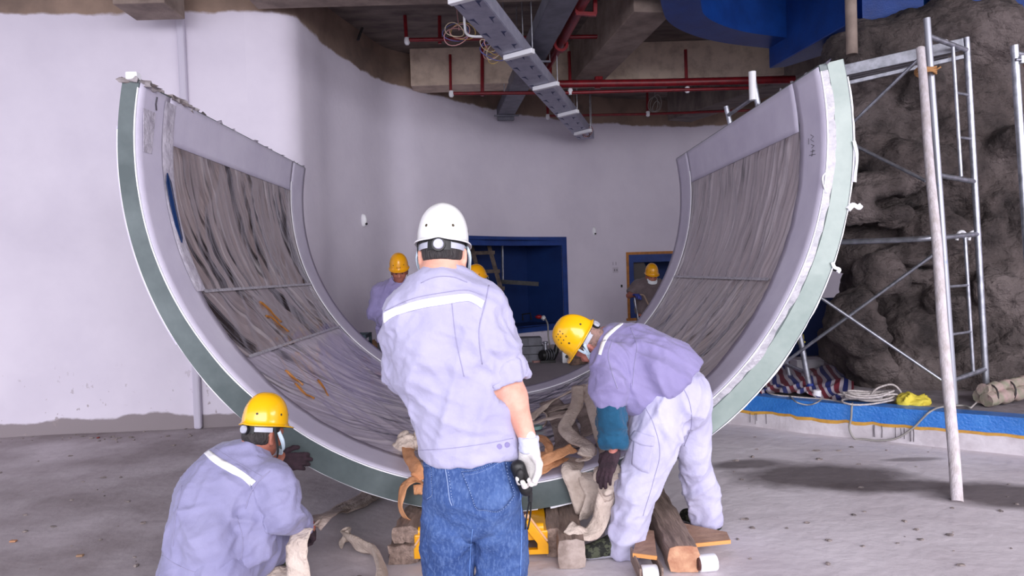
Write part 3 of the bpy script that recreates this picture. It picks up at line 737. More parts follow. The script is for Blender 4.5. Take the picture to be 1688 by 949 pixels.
# ================================================================== cement rock
M_rock = mat('cement_rock', C(98, 87, 85), 0.92, col2=C(52, 45, 45), vs=3.2, bump=1.0, bs=9, detail=10, contrast=(0.36, 0.66))
n_, l_, b_ = nodes_of(M_rock); _pos, _s = geo_xyz(M_rock)
_h = mth(M_rock, 'ADD', noise_out(M_rock, _pos, 7, 10, None, 0.65), mth(M_rock, 'MULTIPLY', mth(M_rock, 'ABSOLUTE', mth(M_rock, 'SUBTRACT', noise_out(M_rock, _pos, 5.5, 6, (1, 1, 1.6)), 0.5)), 1.6))
_bp = n_.new('ShaderNodeBump'); _bp.inputs['Strength'].default_value = 1.0; _bp.inputs['Distance'].default_value = 0.09; l_.new(_h, _bp.inputs['Height']); l_.new(_bp.outputs[0], b_.inputs['Normal'])
mixin(M_rock, mth(M_rock, 'MULTIPLY', ramp(M_rock, noise_out(M_rock, _pos, 1.3, 5), 0.50, 0.64), 0.7), C(132, 120, 118))
R_ = SDF(0.04)
def rb(px, py, y, rx, rz, ry=0.4, k=0.16): R_.ell(P(px, py, y), (rx, ry, rz), k=k)
for a in [(1450, 110, 7.0, .55, .35, .5), (1560, 60, 6.8, .62, .26, .45), (1620, 75, 6.7, .3, .25, .4), (1480, 85, 6.9, .5, .25, .4), (1420, 90, 7.0, .28, .22, .4),
          (1440, 180, 7.2, .55, .5, .5), (1540, 170, 7.1, .6, .6, .5), (1610, 150, 7.0, .35, .5, .4), (1450, 280, 7.2, .6, .55, .5), (1560, 290, 7.0, .6, .6, .55), (1630, 290, 6.9, .42, .55, .45),
          (1420, 200, 6.95, .3, .3, .3), (1400, 300, 7.2, .3, .5, .4), (1440, 385, 7.1, .6, .32, .55), (1560, 390, 6.9, .7, .5, .5), (1650, 400, 6.7, .6, .6, .45), (1410, 420, 6.85, .25, .16, .3),
          (1470, 480, 7.1, .45, .5, .45), (1540, 500, 6.8, .55, .65, .45), (1640, 520, 6.5, .5, .6, .45), (1700, 440, 6.6, .5, .9, .45), (1430, 560, 6.75, .36, .3, .35), (1420, 530, 6.9, .2, .3, .3), (1400, 570, 6.75, .2, .2, .25),
          (1490, 590, 6.5, .36, .38, .34), (1550, 620, 6.4, .45, .35, .35), (1440, 625, 6.5, .2, .22, .22), (1640, 620, 6.3, .5, .3, .34), (1700, 580, 6.3, .4, .5, .35), (1540, 655, 6.35, .6, .14, .3), (1655, 655, 6.25, .6, .12, .25), (1460, 662, 6.45, .3, .1, .25), (1720, 300, 6.9, .5, .6, .4)]:
    rb(*a)
rg = random.Random(21)
for i in range(46):
    x = rg.uniform(1405, 1690); y = rg.uniform(60, 640); r = rg.uniform(.10, .26); rb(x, y, rg.uniform(6.35, 6.75) - 0.25 * (y > 450) + 0.3 * (y < 200), r * rg.uniform(.8, 1.6), r * rg.uniform(.6, 1.2), r, 0.07)
for px, py, y, rx, rz in ((1450, 335, 6.5, .3, .10), (1420, 360, 6.6, .22, .12), (1640, 220, 6.3, .12, .2), (1600, 350, 6.35, .25, .08), (1690, 350, 6.1, .1, .3), (1480, 440, 6.5, .35, .05), (1470, 560, 6.3, .06, .3), (1575, 560, 6.1, .07, .3)):
    R_.ell(P(px, py, y), (rx, 0.3, rz), k=0.1, sub=True)
q = P(1385, 505, 7.0); R_.ell(q, (0.25, 1.2, 0.28), k=0.08, sub=True)
V, Fq = R_.mesh(2); Nn = normals(V, Fq)
V = V + Nn * (0.13 * (fbm(V * 3.2, 5)[:, None] - 0.47) + 0.085 * (1 - np.abs(2 * fbm(V * 5.1 + 9, 3)[:, None] - 0.95)) - 0.03)
V[:, 2] = np.maximum(V[:, 2], ZL - 0.02)
rk = from_arrays('cement_rock', V, Fq, M_rock); sb = rk.modifiers.new('sub', 'SUBSURF'); sb.levels = sb.render_levels = 1
tx = bpy.data.textures.new('rock_grain', 'CLOUDS'); tx.noise_scale = 0.16; tx.noise_depth = 5
dm = rk.modifiers.new('grain', 'DISPLACE'); dm.texture = tx; dm.strength = 0.10; dm.mid_level = 0.5; dm.texture_coords = 'GLOBAL'
tag(rk, 'tall dark sculpted cement rock on the ledge behind the scaffold', 'rock')

# ================================================================== scaffold
def tubes(name, parent, segs, r, m, label=None, n=10):
    mb = MB()
    for s in segs: mb.tube(s, r, n)
    return mb.build(name, m, parent, smooth='auto', label=label)
M_paint_steel = mat('steel_with_blue_paint', C(176, 178, 188), 0.4, 0.6, col2=C(70, 110, 180), vs=3.2, contrast=(0.6, 0.66))
F1b, F2b = Vector((*H(1574, 668, ZL)[:2], ZL)), Vector((*H(1627, 655, ZL)[:2], ZL))
SCF = empty('scaffold_tower', F1b, 'galvanised steel scaffold tower standing on the ledge before the rock', 'scaffold')
f1t, f2t = P(1528, 30, F1b.y), P(1593, 62, F2b.y)
tubes('post', SCF, [[F1b, f1t]], 0.026, M_paint_steel); tubes('post', SCF, [[F2b, f2t]], 0.026, M_steel)
def on(a, b, z): return a.lerp(b, (z - a.z) / (b.z - a.z))
def p1(py): return min((on(F1b, f1t, z) for z in np.linspace(ZL, f1t.z, 200)), key=lambda q: abs(proj(q)[1] - py))
def p2(py): return min((on(F2b, f2t, z) for z in np.linspace(ZL, f2t.z, 200)), key=lambda q: abs(proj(q)[1] - py))
def proj(q):
    d = ROT.transposed() @ (Vector(q) - CAM); return (844 - F_PX * d.x / d.z, 474.5 + F_PX * d.y / d.z)
for a, b in ((60, 84), (289, 300), (390, 387), (626, 609)): tubes('cross_bar', SCF, [[p1(a), p2(b)]], 0.021, M_steel)
def inner(y0, y1):
    a = p1(y0).lerp(p2(y0), 0.62); b = p1(y1).lerp(p2(y1), 0.62); tubes('ladder_post', SCF, [[a, b]], 0.015, M_steel); return a, b
a, b = inner(75, 291); c, d = inner(388, 614)
for s, e, ys in ((a, b, (0.36, 0.70)), (c, d, (0.36, 0.70))):
    for f in ys:
        q = s.lerp(e, f)
        if s is a: tubes('rung', SCF, [[q, on(F2b, f2t, q.z)]], 0.012, M_steel)
        else: tubes('rung', SCF, [[q, on(F1b, f1t, q.z)]], 0.012, M_steel)
# far frame, partly behind the tunnel tip
G1b, G2b = Vector((*H(1335, 642, ZL)[:2], ZL)), Vector((*H(1302, 622, ZL)[:2], ZL))
g1t, g2t = P(1240, 120, G1b.y), P(1197, 175, G2b.y)
tubes('post', SCF, [[G1b, g1t]], 0.026, M_steel); tubes('post', SCF, [[G2b, g2t]], 0.026, M_steel)
tubes('post_sleeve', SCF, [[g1t - Vector((0, 0, 0.25)), g1t + Vector((0, 0, 0.01))]], 0.034, M_white_plastic, label='white sleeve on a post top')
def gp(a, t, z): return on(a, t, z)
for z in (0.42, 1.6, 3.0): tubes('cross_bar', SCF, [[gp(G1b, g1t, z), gp(G2b, g2t, z - 0.02)]], 0.02, M_steel)
tubes('post_cap', SCF, [[G1b - Vector((0, 0, .0)), G1b + Vector((0, 0, 0.06))]], 0.034, mat('blue_plastic', C(30, 50, 130), 0.5), label='blue plastic foot cap')
def brace(a, b, ya, yb): tubes('brace', SCF, [[P(*a, ya), P(*b, yb)]], 0.014, M_steel)
yF, yG = F1b.y, G1b.y
brace((1572, 640), (1250, 420), yF + .03, yG); brace((1538, 420), (1290, 600), yF + .03, yG)
brace((1520, 92), (1330, 275), yF, yG); brace((1526, 298), (1330, 200), yF, yG)
tubes('hook', SCF, [spline([P(1540, 385, yF + .1), P(1535, 392, yF), P(1470, 396, yF + .2), P(1300, 402, yG)], 20)], 0.024, M_steel)
# top platform: frame with slats
A, B = P(1585, 75, F2b.y), P(1335, 130, yG); e = Vector((0.05, 0.42, 0.0))
for k in range(5):
    o_ = e * (k / 4); mb = MB(); mb.bar(A + o_ + Vector((0, 0, -0.02)), B + o_, 0.075, 0.03); mb.build('platform_plank', M_steel, SCF, bevel=0.004)
mb = MB(); mb.bar(A - e * 0.08, B - e * 0.08, 0.03, 0.10); mb.build('platform_rail', M_steel, SCF, bevel=0.004)
mb = MB(); mb.bar(P(1586, 95, F2b.y) - e * 0.06, P(1335, 152, yG) - e * 0.06, 0.03, 0.035); mb.build('platform_rail', M_steel, SCF, bevel=0.004)
for px, py in ((1571, 76), (1548, 71)): tubes('hook', SCF, [spline([P(px, py + 14, 5.95), P(px + 3, py, 5.95), P(px + 12, py - 3, 5.95), P(px + 18, py + 8, 5.95)], 12)], 0.016, M_white_plastic)
for px, py in ((1577, 384), (1597, 384)): tubes('hook', SCF, [spline([P(px, py + 12, 5.9), P(px + 3, py, 5.9), P(px + 11, py - 2, 5.9), P(px + 17, py + 8, 5.9)], 12)], 0.014, M_white_plastic)
# work lamp on the brace
q = P(1424, 551, 6.15); LM = empty('work_lamp', q, 'round silver work lamp wrapped in film, clamped to a scaffold brace', 'lamp')
mb = MB(); mb.lathe([(0.0, -0.03), (0.05, -0.03), (0.062, 0.0), (0.06, 0.03), (0.0, 0.035)], q, 20, (-.3, -1, 0.1)); mb.build('reflector', M_steel, LM, smooth='auto')
mb = MB(); mb.tube([q + Vector((0, .02, 0)), q + Vector((.05, .04, .04)), q + Vector((.06, .03, .0))], 0.012); mb.build('clamp', M_steel, LM)
mb = MB(); mb.blob(q + Vector((.02, -.02, -.06)), (.025, .01, .03), 3, 0.4, 6, 8); mb.build('loose_film', M_tape, LM)
# leaning white pole, tied at the top
pb, pt = H(1578, 826, 0.0), P(1517, 80, yF - 0.07); PL = empty('wooden_pole', pb, 'long whitewashed pole leaning from the floor against the scaffold', 'pole')
mb = MB(); mb.tube([pb.lerp(pt, i / 12) + Vector((0.004 * math.sin(i * 1.3), 0, 0)) for i in range(13)], [0.033 - 0.003 * i / 12 for i in range(13)], 14); mb.build('pole_shaft', mat('whitewashed_wood', C(216, 208, 214), 0.75, col2=C(186, 176, 176), vs=9, stretch=(3, 3, 1), bump=0.3), PL, smooth='auto')
q = p1(118) * 0.5 + P(1517, 118, yF - 0.06) * 0.5; mb = MB()
for k in range(4): mb.tube([q + Vector((0.075 * math.cos(a_), 0.06 * math.sin(a_) , 0.012 * (k - 1.5) + 0.008 * math.sin(3 * a_ + k))) for a_ in np.linspace(0, 6.283, 15)[:-1]], 0.009, 6, closed=True)
mb.tube([q + Vector((-.07, -.03, 0)), q + Vector((-.1, -.05, -.03))], 0.007, 6); mb.tube([q + Vector((.06, -.03, 0)), q + Vector((.09, -.05, .02))], 0.007, 6)
tag(mb.build('rope_tie', mat('tan_rope', C(170, 124, 80), 0.9), smooth=True), 'tan rope lashing the white pole to the scaffold post', 'rope')
# neighbouring scaffold at the right frame edge
q = Vector((*H(1712, 700, ZL)[:2], ZL)); S2 = empty('scaffold_tower', q, 'second steel scaffold cut by the right frame edge', 'scaffold')
t_ = P(1672, 75, q.y); tubes('post', S2, [[q, t_]], 0.026, M_steel); q2 = q + Vector((0.9, 0.35, 0)); t2 = t_ + Vector((0.9, .35, 0)); tubes('post', S2, [[q2, t2]], 0.026, M_steel)
for f in (0.98, 0.76, 0.56, 0.35, 0.1): tubes('cross_bar', S2, [[q.lerp(t_, f), q2.lerp(t2, f)]], 0.018, M_steel)
mb = MB(); w_ = P(1686, 98, q.y - .03); mb.tube([w_ - Vector((.05, 0, 0)), w_], 0.01); mb.box(w_, (0.03, 0.02, 0.05)); mb.build('wing_nut', M_steel, S2)

# ================================================================== ceiling services
def tray(name, a, b, w, h, m, label, marks=False):
    a, b = Vector(a), Vector(b); T = empty(name, a.lerp(b, .5), label, 'cable tray'); t = (b - a).normalized(); s = t.cross(Vector((0, 0, 1))).normalized(); L = (b - a).length
    mb = MB(); mb.bar(a, b, w, 0.012); mb.build('tray_base', m, T)
    for k in (-1, 1):
        mb = MB(); mb.bar(a + s * k * w / 2 + Vector((0, 0, h / 2)), b + s * k * w / 2 + Vector((0, 0, h / 2)), 0.012, h); mb.build('side_rail', m, T)
    return T, t, s, L
za = 3.7; a, b = H(762, -8, za), H(966, 229, za)
TA, t, s, L = tray('cable_tray', a, b, 0.27, 0.13, M_grey_tray, 'long grey slotted cable tray crossing overhead with white brackets')
M_slot = mat('slot_dark', C(66, 72, 104), 0.7)
n = 17; slot0 = None
for i in range(n):
    for k in (-1, 1):
        c = a + t * (L * (i + 0.5) / n) + s * k * 0.07 + Vector((0, 0, -0.008)); w = s * 0.035 * k
        mb = MB(); mb.prism([c - t * 0.07, c - t * 0.055 + w * 1.5, c - t * 0.01 + w * 0.5, c + t * 0.09], (0, 0, 0.004)); mb.build('slot', M_slot, TA)
for (x0, y0), (x1, y1) in (((741, 4), (786, -8)), ((832, 96), (870, 86)), ((880, 147), (914, 139)), ((921, 191), (945, 185)), ((948, 221), (972, 215))):
    c0, c1 = H(x0, y0, za - 0.035), H(x1, y1, za - 0.035); mb = MB(); mb.bar(c0, c0 + (c1 - c0).normalized() * 0.36, 0.06, 0.05); mb.build('bracket', M_white_plastic, TA, bevel=0.006)
    for q in (c0, c0 + (c1 - c0).normalized() * 0.35): mb = MB(); mb.tube([q, Vector((q.x, q.y, 4.575))], 0.006, 6); mb.build('hanger_rod', M_steel, TA)
a, b = H(945, -30, 3.92), H(833, 192, 3.98)
TB, t, s, L = tray('cable_tray', a, b, 0.26, 0.15, M_dark_tray, 'dark grey closed cable tray slanting above the slotted one')
for f in (0.42, 0.7, 0.97): q = a.lerp(b, f); mb = MB(); mb.bar(q - s * 0.2 - Vector((0, 0, .02)), q + s * 0.2 - Vector((0, 0, .02)), 0.03, 0.02); mb.build('bracket', M_dark_tray, TB)
for f in (0.42, 0.7):
    for k in (-1, 1): q = a.lerp(b, f) + s * 0.19 * k; mb = MB(); mb.tube([q, Vector((q.x, q.y, 4.575))], 0.006, 6); mb.build('hanger_rod', M_steel, TB)
mb = MB(); q = a.lerp(b, 1); mb.bar(q - t * 0.1, q, 0.265, 0.14); mb.build('end_cap', M_dark_tray, TB)
# sprinkler pipes
def pipe(label, path, r, drops=(), caps=(), name='sprinkler_pipe'):
    path = [Vector(p) for p in path]; T = empty(name, path[0], label, 'pipe'); mb = MB(); mb.tube(path, r, 10); mb.build('main_pipe', M_red, T, smooth='auto')
    for d, rr in drops:
        d = [Vector((q.x, q.y, min(q.z, 4.57))) for q in d]; mb = MB(); mb.tube(d, rr, 8); mb.build('drop_pipe', M_red, T, smooth='auto')
    for c in caps: mb = MB(); mb.lathe([(0.0, -0.05), (0.02, -0.05), (0.034, -0.03), (0.036, 0.0), (0.028, 0.035), (0, 0.04)], c, 12); mb.build('fitting', M_white_plastic, T, smooth='auto')
    return T
def up(px, py, y, z=4.58, r=0.02): q = P(px, py, y); return ([q, Vector((q.x, q.y, z - 0.01))], r)
y = 8.3; pipe('short red sprinkler pipe below the slab, left and nearest', [P(670, 66, y), P(996, 60, y - 0.1)], 0.024, [([P(670, 66, y), P(667, 12, y)], 0.022), ([P(725, 72, y + .05), P(724, 12, y + .05)], 0.022), ([P(995, 58, y - .1), P(992, 2, y - .1)], 0.022)], [P(671, 67, y), P(995, 60, y - .1)])
y = 9.35; pipe('long thin red sprinkler pipe under the pale beam', [P(744, 154, y), P(930, 153, y - .1), P(1240, 145, y - .3)], 0.022, [([P(743, 152, y), P(742, 90, y)], 0.02), ([P(795, 158, y + .02), P(795, 68, y + .02)], 0.026), ([P(940, 148, y - .1), P(938, 85, y - .1)], 0.022), ([P(1132, 148, y - .2), P(1130, 82, y - .2)], 0.022)], [P(744, 154, y), P(940, 150, y - .1), P(1133, 147, y - .2)])
y = 9.2; pipe('thick red main pipe running right to the blue bulkhead', [P(884, 139, y), P(1100, 136, y - .1), P(1310, 131, y - .3)], 0.05, [([P(985, 146, y), P(984, 76, y)], 0.04), ([P(990, 140, y), P(991, 74, y)], 0.03), ([P(906, 135, y), P(905, 78, y)], 0.035)])
y = 11.3; pipe('lowest and farthest thin red sprinkler pipe', [P(903, 191, y), P(1068, 188, y), P(1260, 181, y)], 0.02, [([P(903, 191, y), P(902, 150, y)], 0.022), ([P(1067, 186, y), P(1067, 152, y)], 0.02)], [P(903, 192, y), P(1068, 187, y)])
T = pipe('thick red pipe slanting up toward the viewer through a red bracket', [P(968, -10, 6.6), P(925, 70, 7.9), P(884, 137, 9.2)], 0.055)
q = P(924, 74, 7.85); mb = MB(); dr = (P(884, 137, 9.2) - P(968, -10, 6.6)).normalized(); mb.lathe([(0.055, -0.03), (0.085, -0.03), (0.085, 0.03), (0.055, 0.03)], q, 18, dr); mb.build('coupling', M_red, T, smooth='auto')
mb = MB()
for x0, y0, x1, y1 in ((951, -12, 951, 22), (981, -14, 981, 24), (949, 22, 983, 24)): mb.bar(P(x0, y0, 6.9), P(x1, y1, 6.9), 0.04, 0.04, (0, 1, 0))
mb.build('pipe_bracket', M_red, T, bevel=0.004)
y = 8.8; pipe('short red pipe glimpsed past the rock at the right edge', [P(1645, 122, y), P(1720, 112, y)], 0.06, name='fire_pipe')
q = P(1403, 40, 6.3); mb = MB(); mb.tube([P(1404, 72, 6.3) - Vector((0, 0, .1)), Vector((q.x, q.y, 4.575))], 0.05, 16); tag(mb.build('downpipe', M_concrete, smooth='auto'), 'dirty grey downpipe in front of the blue bulkhead', 'pipe')
mb = MB(); mb.tube(spline([P(765, -5, 7.2), P(766, 40, 7.3), P(772, 58, 7.4), P(800, 60, 7.4), P(812, 58, 7.4)], 24), 0.014); tag(mb.build('conduit', M_white_plastic, smooth='auto'), 'bent white conduit dropping to the slotted cable tray', 'conduit')
def coil(name, px, py, y, rx, rz, n, m, label, seed, hang=None):
    rg = random.Random(seed); T = empty(name, P(px, py, y), label, 'wire')
    for k in range(n):
        c = P(px, py, y) + Vector((rg.uniform(-.05, .05), rg.uniform(-.06, .06), rg.uniform(-.05, .05))); a0 = rg.uniform(-.8, .8); f = rg.uniform(.6, 1.1); pts = []
        for i in range(18):
            a = 6.283 * i / 18; u, v = rx * f * math.cos(a), rz * f * math.sin(a); pts.append(c + Vector((u * math.cos(a0) - v * math.sin(a0), 0.03 * math.sin(2 * a + k), u * math.sin(a0) + v * math.cos(a0))))
        mb = MB(); mb.tube(pts, 0.005, 5, closed=True); mb.build('loop', m[k % len(m)], T, smooth=True)
    if hang: mb = MB(); mb.tube(spline([P(*h) for h in hang], 10), 0.005, 5); mb.build('lead', m[0], T)
M_w = [mat('wire_pink', C(204, 150, 150), 0.5), mat('wire_cream', C(214, 196, 170), 0.5), mat('wire_yellow', C(196, 166, 96), 0.5), mat('wire_blue', C(96, 100, 160), 0.5)]
coil('wire_coil', 756, 58, 7.6, .15, .1, 5, M_w, 'loose coil of pink and cream wires left of the conduit', 3, [(757, 50, 7.6), (754, 25, 7.6), (752, 8, 7.6)])
coil('wire_coil', 812, 84, 7.3, .14, .07, 8, M_w, 'bundle of pink and yellow wires hanging at the slotted tray', 5)
coil('wire_coil', 1080, 174, 11.0, .09, .14, 3, [M_wire], 'small coil of pale wire hanging from the rear ceiling', 6, [(1079, 160, 11), (1080, 150, 11)])
coil('wire_coil', 970, 219, 11.3, .07, .12, 4, [M_darkwire, M_w[0]], 'dark wire tangle at the far end of the slotted tray', 7)
for k, (x, y0, y1, yy, lb) in enumerate(((828, 8, 55, 8.4, 'thin hanger wire left of the slotted tray'), (863, 14, 92, 7.3, 'thin pale hanger rod through the slotted tray'), (877, 18, 75, 7.6, 'thin hanger rod beside the dark tray'), (940, 140, 180, 10.5, 'dark cable hanging behind the thick red main'), (975, 155, 205, 11.2, 'thin pale rod hanging behind the tray end'))):
    mb = MB(); q = P(x, y1, yy); mb.tube([q, Vector((q.x, q.y, 4.575))], 0.008 if k == 3 else 0.006, 6); tag(mb.build('hanger_wire', M_steel if k != 3 else M_darkwire), lb, 'wire')
mb = MB(); q = P(594, 55, 8.0); mb.bar(P(597, 46, 8.0), P(590, 66, 7.95), 0.03, 0.02); tag(mb.build('rebar_stub', M_dark), 'dark metal stub sticking from the bare plaster', 'metal stub')

# ================================================================== people
M_skin = mat('skin_light', C(226, 172, 152), 0.55, col2=C(210, 150, 130), vs=14, bump=0.06, bs=120, sss=0.1)
M_skin2 = mat('skin_tanned', C(176, 112, 92), 0.5, col2=C(150, 88, 72), vs=16, bump=0.1, bs=120, sss=0.1)
M_hair = mat('black_hair', C(34, 30, 32), 0.6, col2=C(56, 50, 50), vs=40, stretch=(1, 1, 0.25), bump=0.8, bs=120)
M_hair_g = mat('grey_hair', C(160, 126, 116), 0.7, col2=C(104, 88, 84), vs=40, bump=0.6, bs=120)
def cloth_mat(name, c1, c2, bump=0.38, bs=20, vs=5, rough=0.85, **k): return mat(name, c1, rough, col2=c2, vs=vs, bump=bump, bs=bs, sheen=0.15, spec=0.25, **k)
M_uni = cloth_mat('work_cloth_lavender', C(178, 175, 202), C(164, 161, 190), vs=3.5)
M_uni2 = cloth_mat('work_cloth_violet', C(148, 140, 182), C(132, 124, 168), vs=3)
M_uni3 = cloth_mat('work_cloth_grey_violet', C(152, 150, 184), C(136, 134, 170), vs=3)
M_uni_t = cloth_mat('work_trousers_pale', C(196, 194, 220), C(178, 174, 204), vs=3.5)
M_jean = mat('denim', C(70, 96, 150), 0.85, col2=C(46, 68, 118), vs=5, bump=0.3, bs=120, contrast=(0.3, 0.7), detail=8, spec=0.2)
_pf = noise_out(M_jean, geo_xyz(M_jean)[0], 5.5, 3); mixin(M_jean, mth(M_jean, 'MULTIPLY', ramp(M_jean, _pf, 0.5, 0.7), 0.45), C(112, 140, 190)); _p = noise_out(M_jean, geo_xyz(M_jean)[0], 110, 4, (1, 1, 0.5)); mixin(M_jean, mth(M_jean, 'MULTIPLY', ramp(M_jean, _p, 0.45, 0.7), 0.32), C(124, 150, 196))
M_jean_hi = mat('denim_faded', C(120, 156, 214), 0.85, col2=C(88, 126, 190), vs=40, bump=0.3, bs=150)
M_stitch = mat('jean_stitch', C(150, 168, 206), 0.8)
M_seam = mat('work_cloth_seam', C(156, 152, 182), 0.85)
M_reflect = mat('reflective_strip', C(250, 250, 252), 0.35)
M_dark_cloth = cloth_mat('dark_trousers', C(44, 42, 48), C(34, 32, 38))
M_tee = cloth_mat('brown_grey_tee', C(110, 98, 100), C(92, 80, 84))
M_teal = cloth_mat('teal_sleeve_cover', C(30, 84, 116), C(20, 64, 92), bump=0.5, bs=22)
M_glove_w = mat('white_glove', C(236, 232, 228), 0.75, col2=C(214, 208, 204), vs=18, bump=0.2, bs=160)
M_cuff_l = mat('glove_cuff', C(200, 202, 220), 0.8, bump=0.2, bs=90)
M_glove_d = mat('dark_glove', C(66, 46, 56), 0.85, col2=C(46, 32, 40), vs=20, bump=0.4, bs=120)
M_glove_b = mat('blue_glove', C(50, 62, 140), 0.8, bump=0.2)
M_shell_w = mat('helmet_white', C(244, 244, 244), 0.28, coat=0.4)
M_shell_y = mat('helmet_yellow', C(248, 186, 10), 0.25, coat=0.5)
M_shell_y2 = mat('helmet_yellow_deep', C(236, 164, 10), 0.3, coat=0.4)
M_band = mat('band_grey', C(178, 180, 194), 0.5)
M_mask = mat('mask_blue', C(196, 214, 228), 0.8)
M_strapm = mat('strap_dark', C(40, 42, 44), 0.7)
M_camo = mat('camo_canvas', C(70, 74, 58), 0.85, col2=C(24, 26, 22), vs=34, contrast=(0.47, 0.53), detail=2)
M_sole = mat('shoe_sole', C(150, 150, 160), 0.7)
M_eye = mat('eye_dark', C(30, 24, 24), 0.3)
M_hole = mat('vent_dark', C(70, 58, 40), 0.6)

def nv(v): return Vector(v).normalized()
def helmet(parent, c, f, u, m, knob=True, emblem=False, rows=False, chin=True, lining=True):
    """hard hat with its brim plane at c, facing f, crown towards u"""
    c = Vector(c); f = nv(f); u = nv(Vector(u) - f * Vector(u).dot(f)); r = f.cross(u)
    def W(x, y, z): return c + r * x + f * y + u * z
    ax, ay, hz = 0.096, 0.113, 0.142; n = 56; V = []; Fc = []; rings = []
    def pt(t, a, dz=0.0, ext=0.0):
        s = math.sin(t) ** 0.86; z = hz * max(0, math.cos(t)) ** 0.92; x, y = math.cos(a), math.sin(a)
        ridge = 0.005 * math.exp(-((x * s * ax) / 0.02) ** 2) * math.sin(min(t * 1.15, math.pi / 2)) * (s > 0.1)
        e = ext * (1 + 2.4 * max(0, y) ** 2)
        return W(x * (s * (ax + ridge) + e), y * (s * (ay + ridge) + e), z + ridge + dz - (0.010 * max(0, y) ** 2 * (ext > 0)))
    for t in [0.02] + [math.pi / 2 * i / 14 for i in range(1, 15)]: rings.append([pt(t, 2 * math.pi * k / n) for k in range(n)])
    for e, dz in ((0.003, -0.006), (0.007, -0.010), (0.0105, -0.012), (0.0115, -0.016)): rings.append([pt(math.pi / 2, 2 * math.pi * k / n, dz, e) for k in range(n)])
    for q in rings: V += q
    for i in range(len(rings) - 1):
        for k in range(n): Fc.append((i * n + k, i * n + (k + 1) % n, (i + 1) * n + (k + 1) % n, (i + 1) * n + k))
    Fc.append(tuple(range(n)))
    mb = MB(); mb.add(V, Fc); o = mb.build('helmet', m, parent, smooth='auto')
    sd = o.modifiers.new('solid', 'SOLIDIFY'); sd.thickness = 0.004; sd.offset = -1
    def dot(a, t, rad=0.0055):
        p = pt(t, a); q = pt(t, a + 0.02); w = pt(t + 0.02, a); nn = (q - p).cross(w - p).normalized()
        if nn.dot(p - W(0, 0, 0.02)) < 0: nn.negate()
        mb = MB(); mb.lathe([(0, 0.0008), (rad, 0.0008), (rad * 1.1, -0.001)], p, 10, nn); mb.build('vent_hole', M_hole, o)
    for a in (-math.pi / 2 - 0.55, -math.pi / 2 + 0.55, 0.1, math.pi - 0.1, math.pi / 2 - 0.6, math.pi / 2 + 0.6): dot(a, 1.32)
    if rows:
        for i in range(3):
            for k in range(3): dot(math.pi - 0.15 + 0.25 * (i - 1), 0.72 + 0.18 * k, 0.0035)
    if lining:
        def band(a0, a1, z0, z1, rx, ry, mm, nm):
            Vv = []; Ff = []; N = 14
            for i in range(N + 1):
                a = a0 + (a1 - a0) * i / N
                for d in (0, 0.004):
                    for z in (z0, z1): Vv.append(W(math.cos(a) * (rx + d), math.sin(a) * (ry + d), z))
            for i in range(N):
                A = i * 4; B = A + 4; Ff += [(A + 2, B + 2, B + 3, A + 3), (A, A + 1, B + 1, B), (A, B, B + 2, A + 2), (A + 1, A + 3, B + 3, B + 1)]
            Ff += [(0, 2, 3, 1), (N * 4, N * 4 + 1, N * 4 + 3, N * 4 + 2)]
            mb = MB(); mb.add(Vv, Ff); mb.build(nm, mm, o, smooth='auto')
        pi = math.pi
        band(-pi / 2 - 0.5, -pi / 2 + 0.5, -0.052, -0.017, 0.085, 0.104, M_black, 'adjuster_strap')
        band(-pi / 2 - 1.35, -pi / 2 - 0.5, -0.044, -0.020, 0.084, 0.103, M_band, 'headband'); band(-pi / 2 + 0.5, -pi / 2 + 1.35, -0.044, -0.020, 0.084, 0.103, M_band, 'headband')
        band(0, 2 * pi - 0.001, -0.022, 0.01, 0.087, 0.105, M_black, 'sweatband')
        if knob:
            mb = MB(); mb.lathe([(0, 0.022), (0.017, 0.022), (0.019, 0.018), (0.019, 0.0)], W(0, -0.104, -0.034), 20, -f); mb.build('adjuster_knob', M_band, o, smooth='auto')
            mb = MB(); mb.lathe([(0.019, 0.012), (0.025, 0.012), (0.025, 0.0)], W(0, -0.104, -0.034), 20, -f); mb.build('knob_rim', M_black, o, smooth='auto')
    if chin:
        for s in (-1, 1):
            mb = MB(); Vv, Ff = ribbon([W(s * 0.093, -0.02, -0.012), W(s * 0.090, -0.005, -0.06), W(s * 0.074, 0.03, -0.125), W(s * 0.03, 0.07, -0.165)], [r * s] * 4, 0.014, 0.003, 14); mb.add(Vv, Ff); mb.build('chin_strap', M_strapm, o, smooth=True)
    if emblem:
        mb = MB(); p = W(0, 0.110, 0.045)
        mb.lathe([(0, 0.003), (0.014, 0.002), (0.014, -0.006)], p, 12, f + u * 0.3); mb.build('emblem', mat('emblem_pink', C(226, 150, 120), 0.5), o)
        mb = MB()
        for k in range(4): mb.box(W(-0.018 + 0.012 * k, 0.115, 0.018), (0.008, 0.004, 0.009))
        mb.build('emblem_text', mat('emblem_ink', C(110, 60, 30), 0.6), o)
    return o

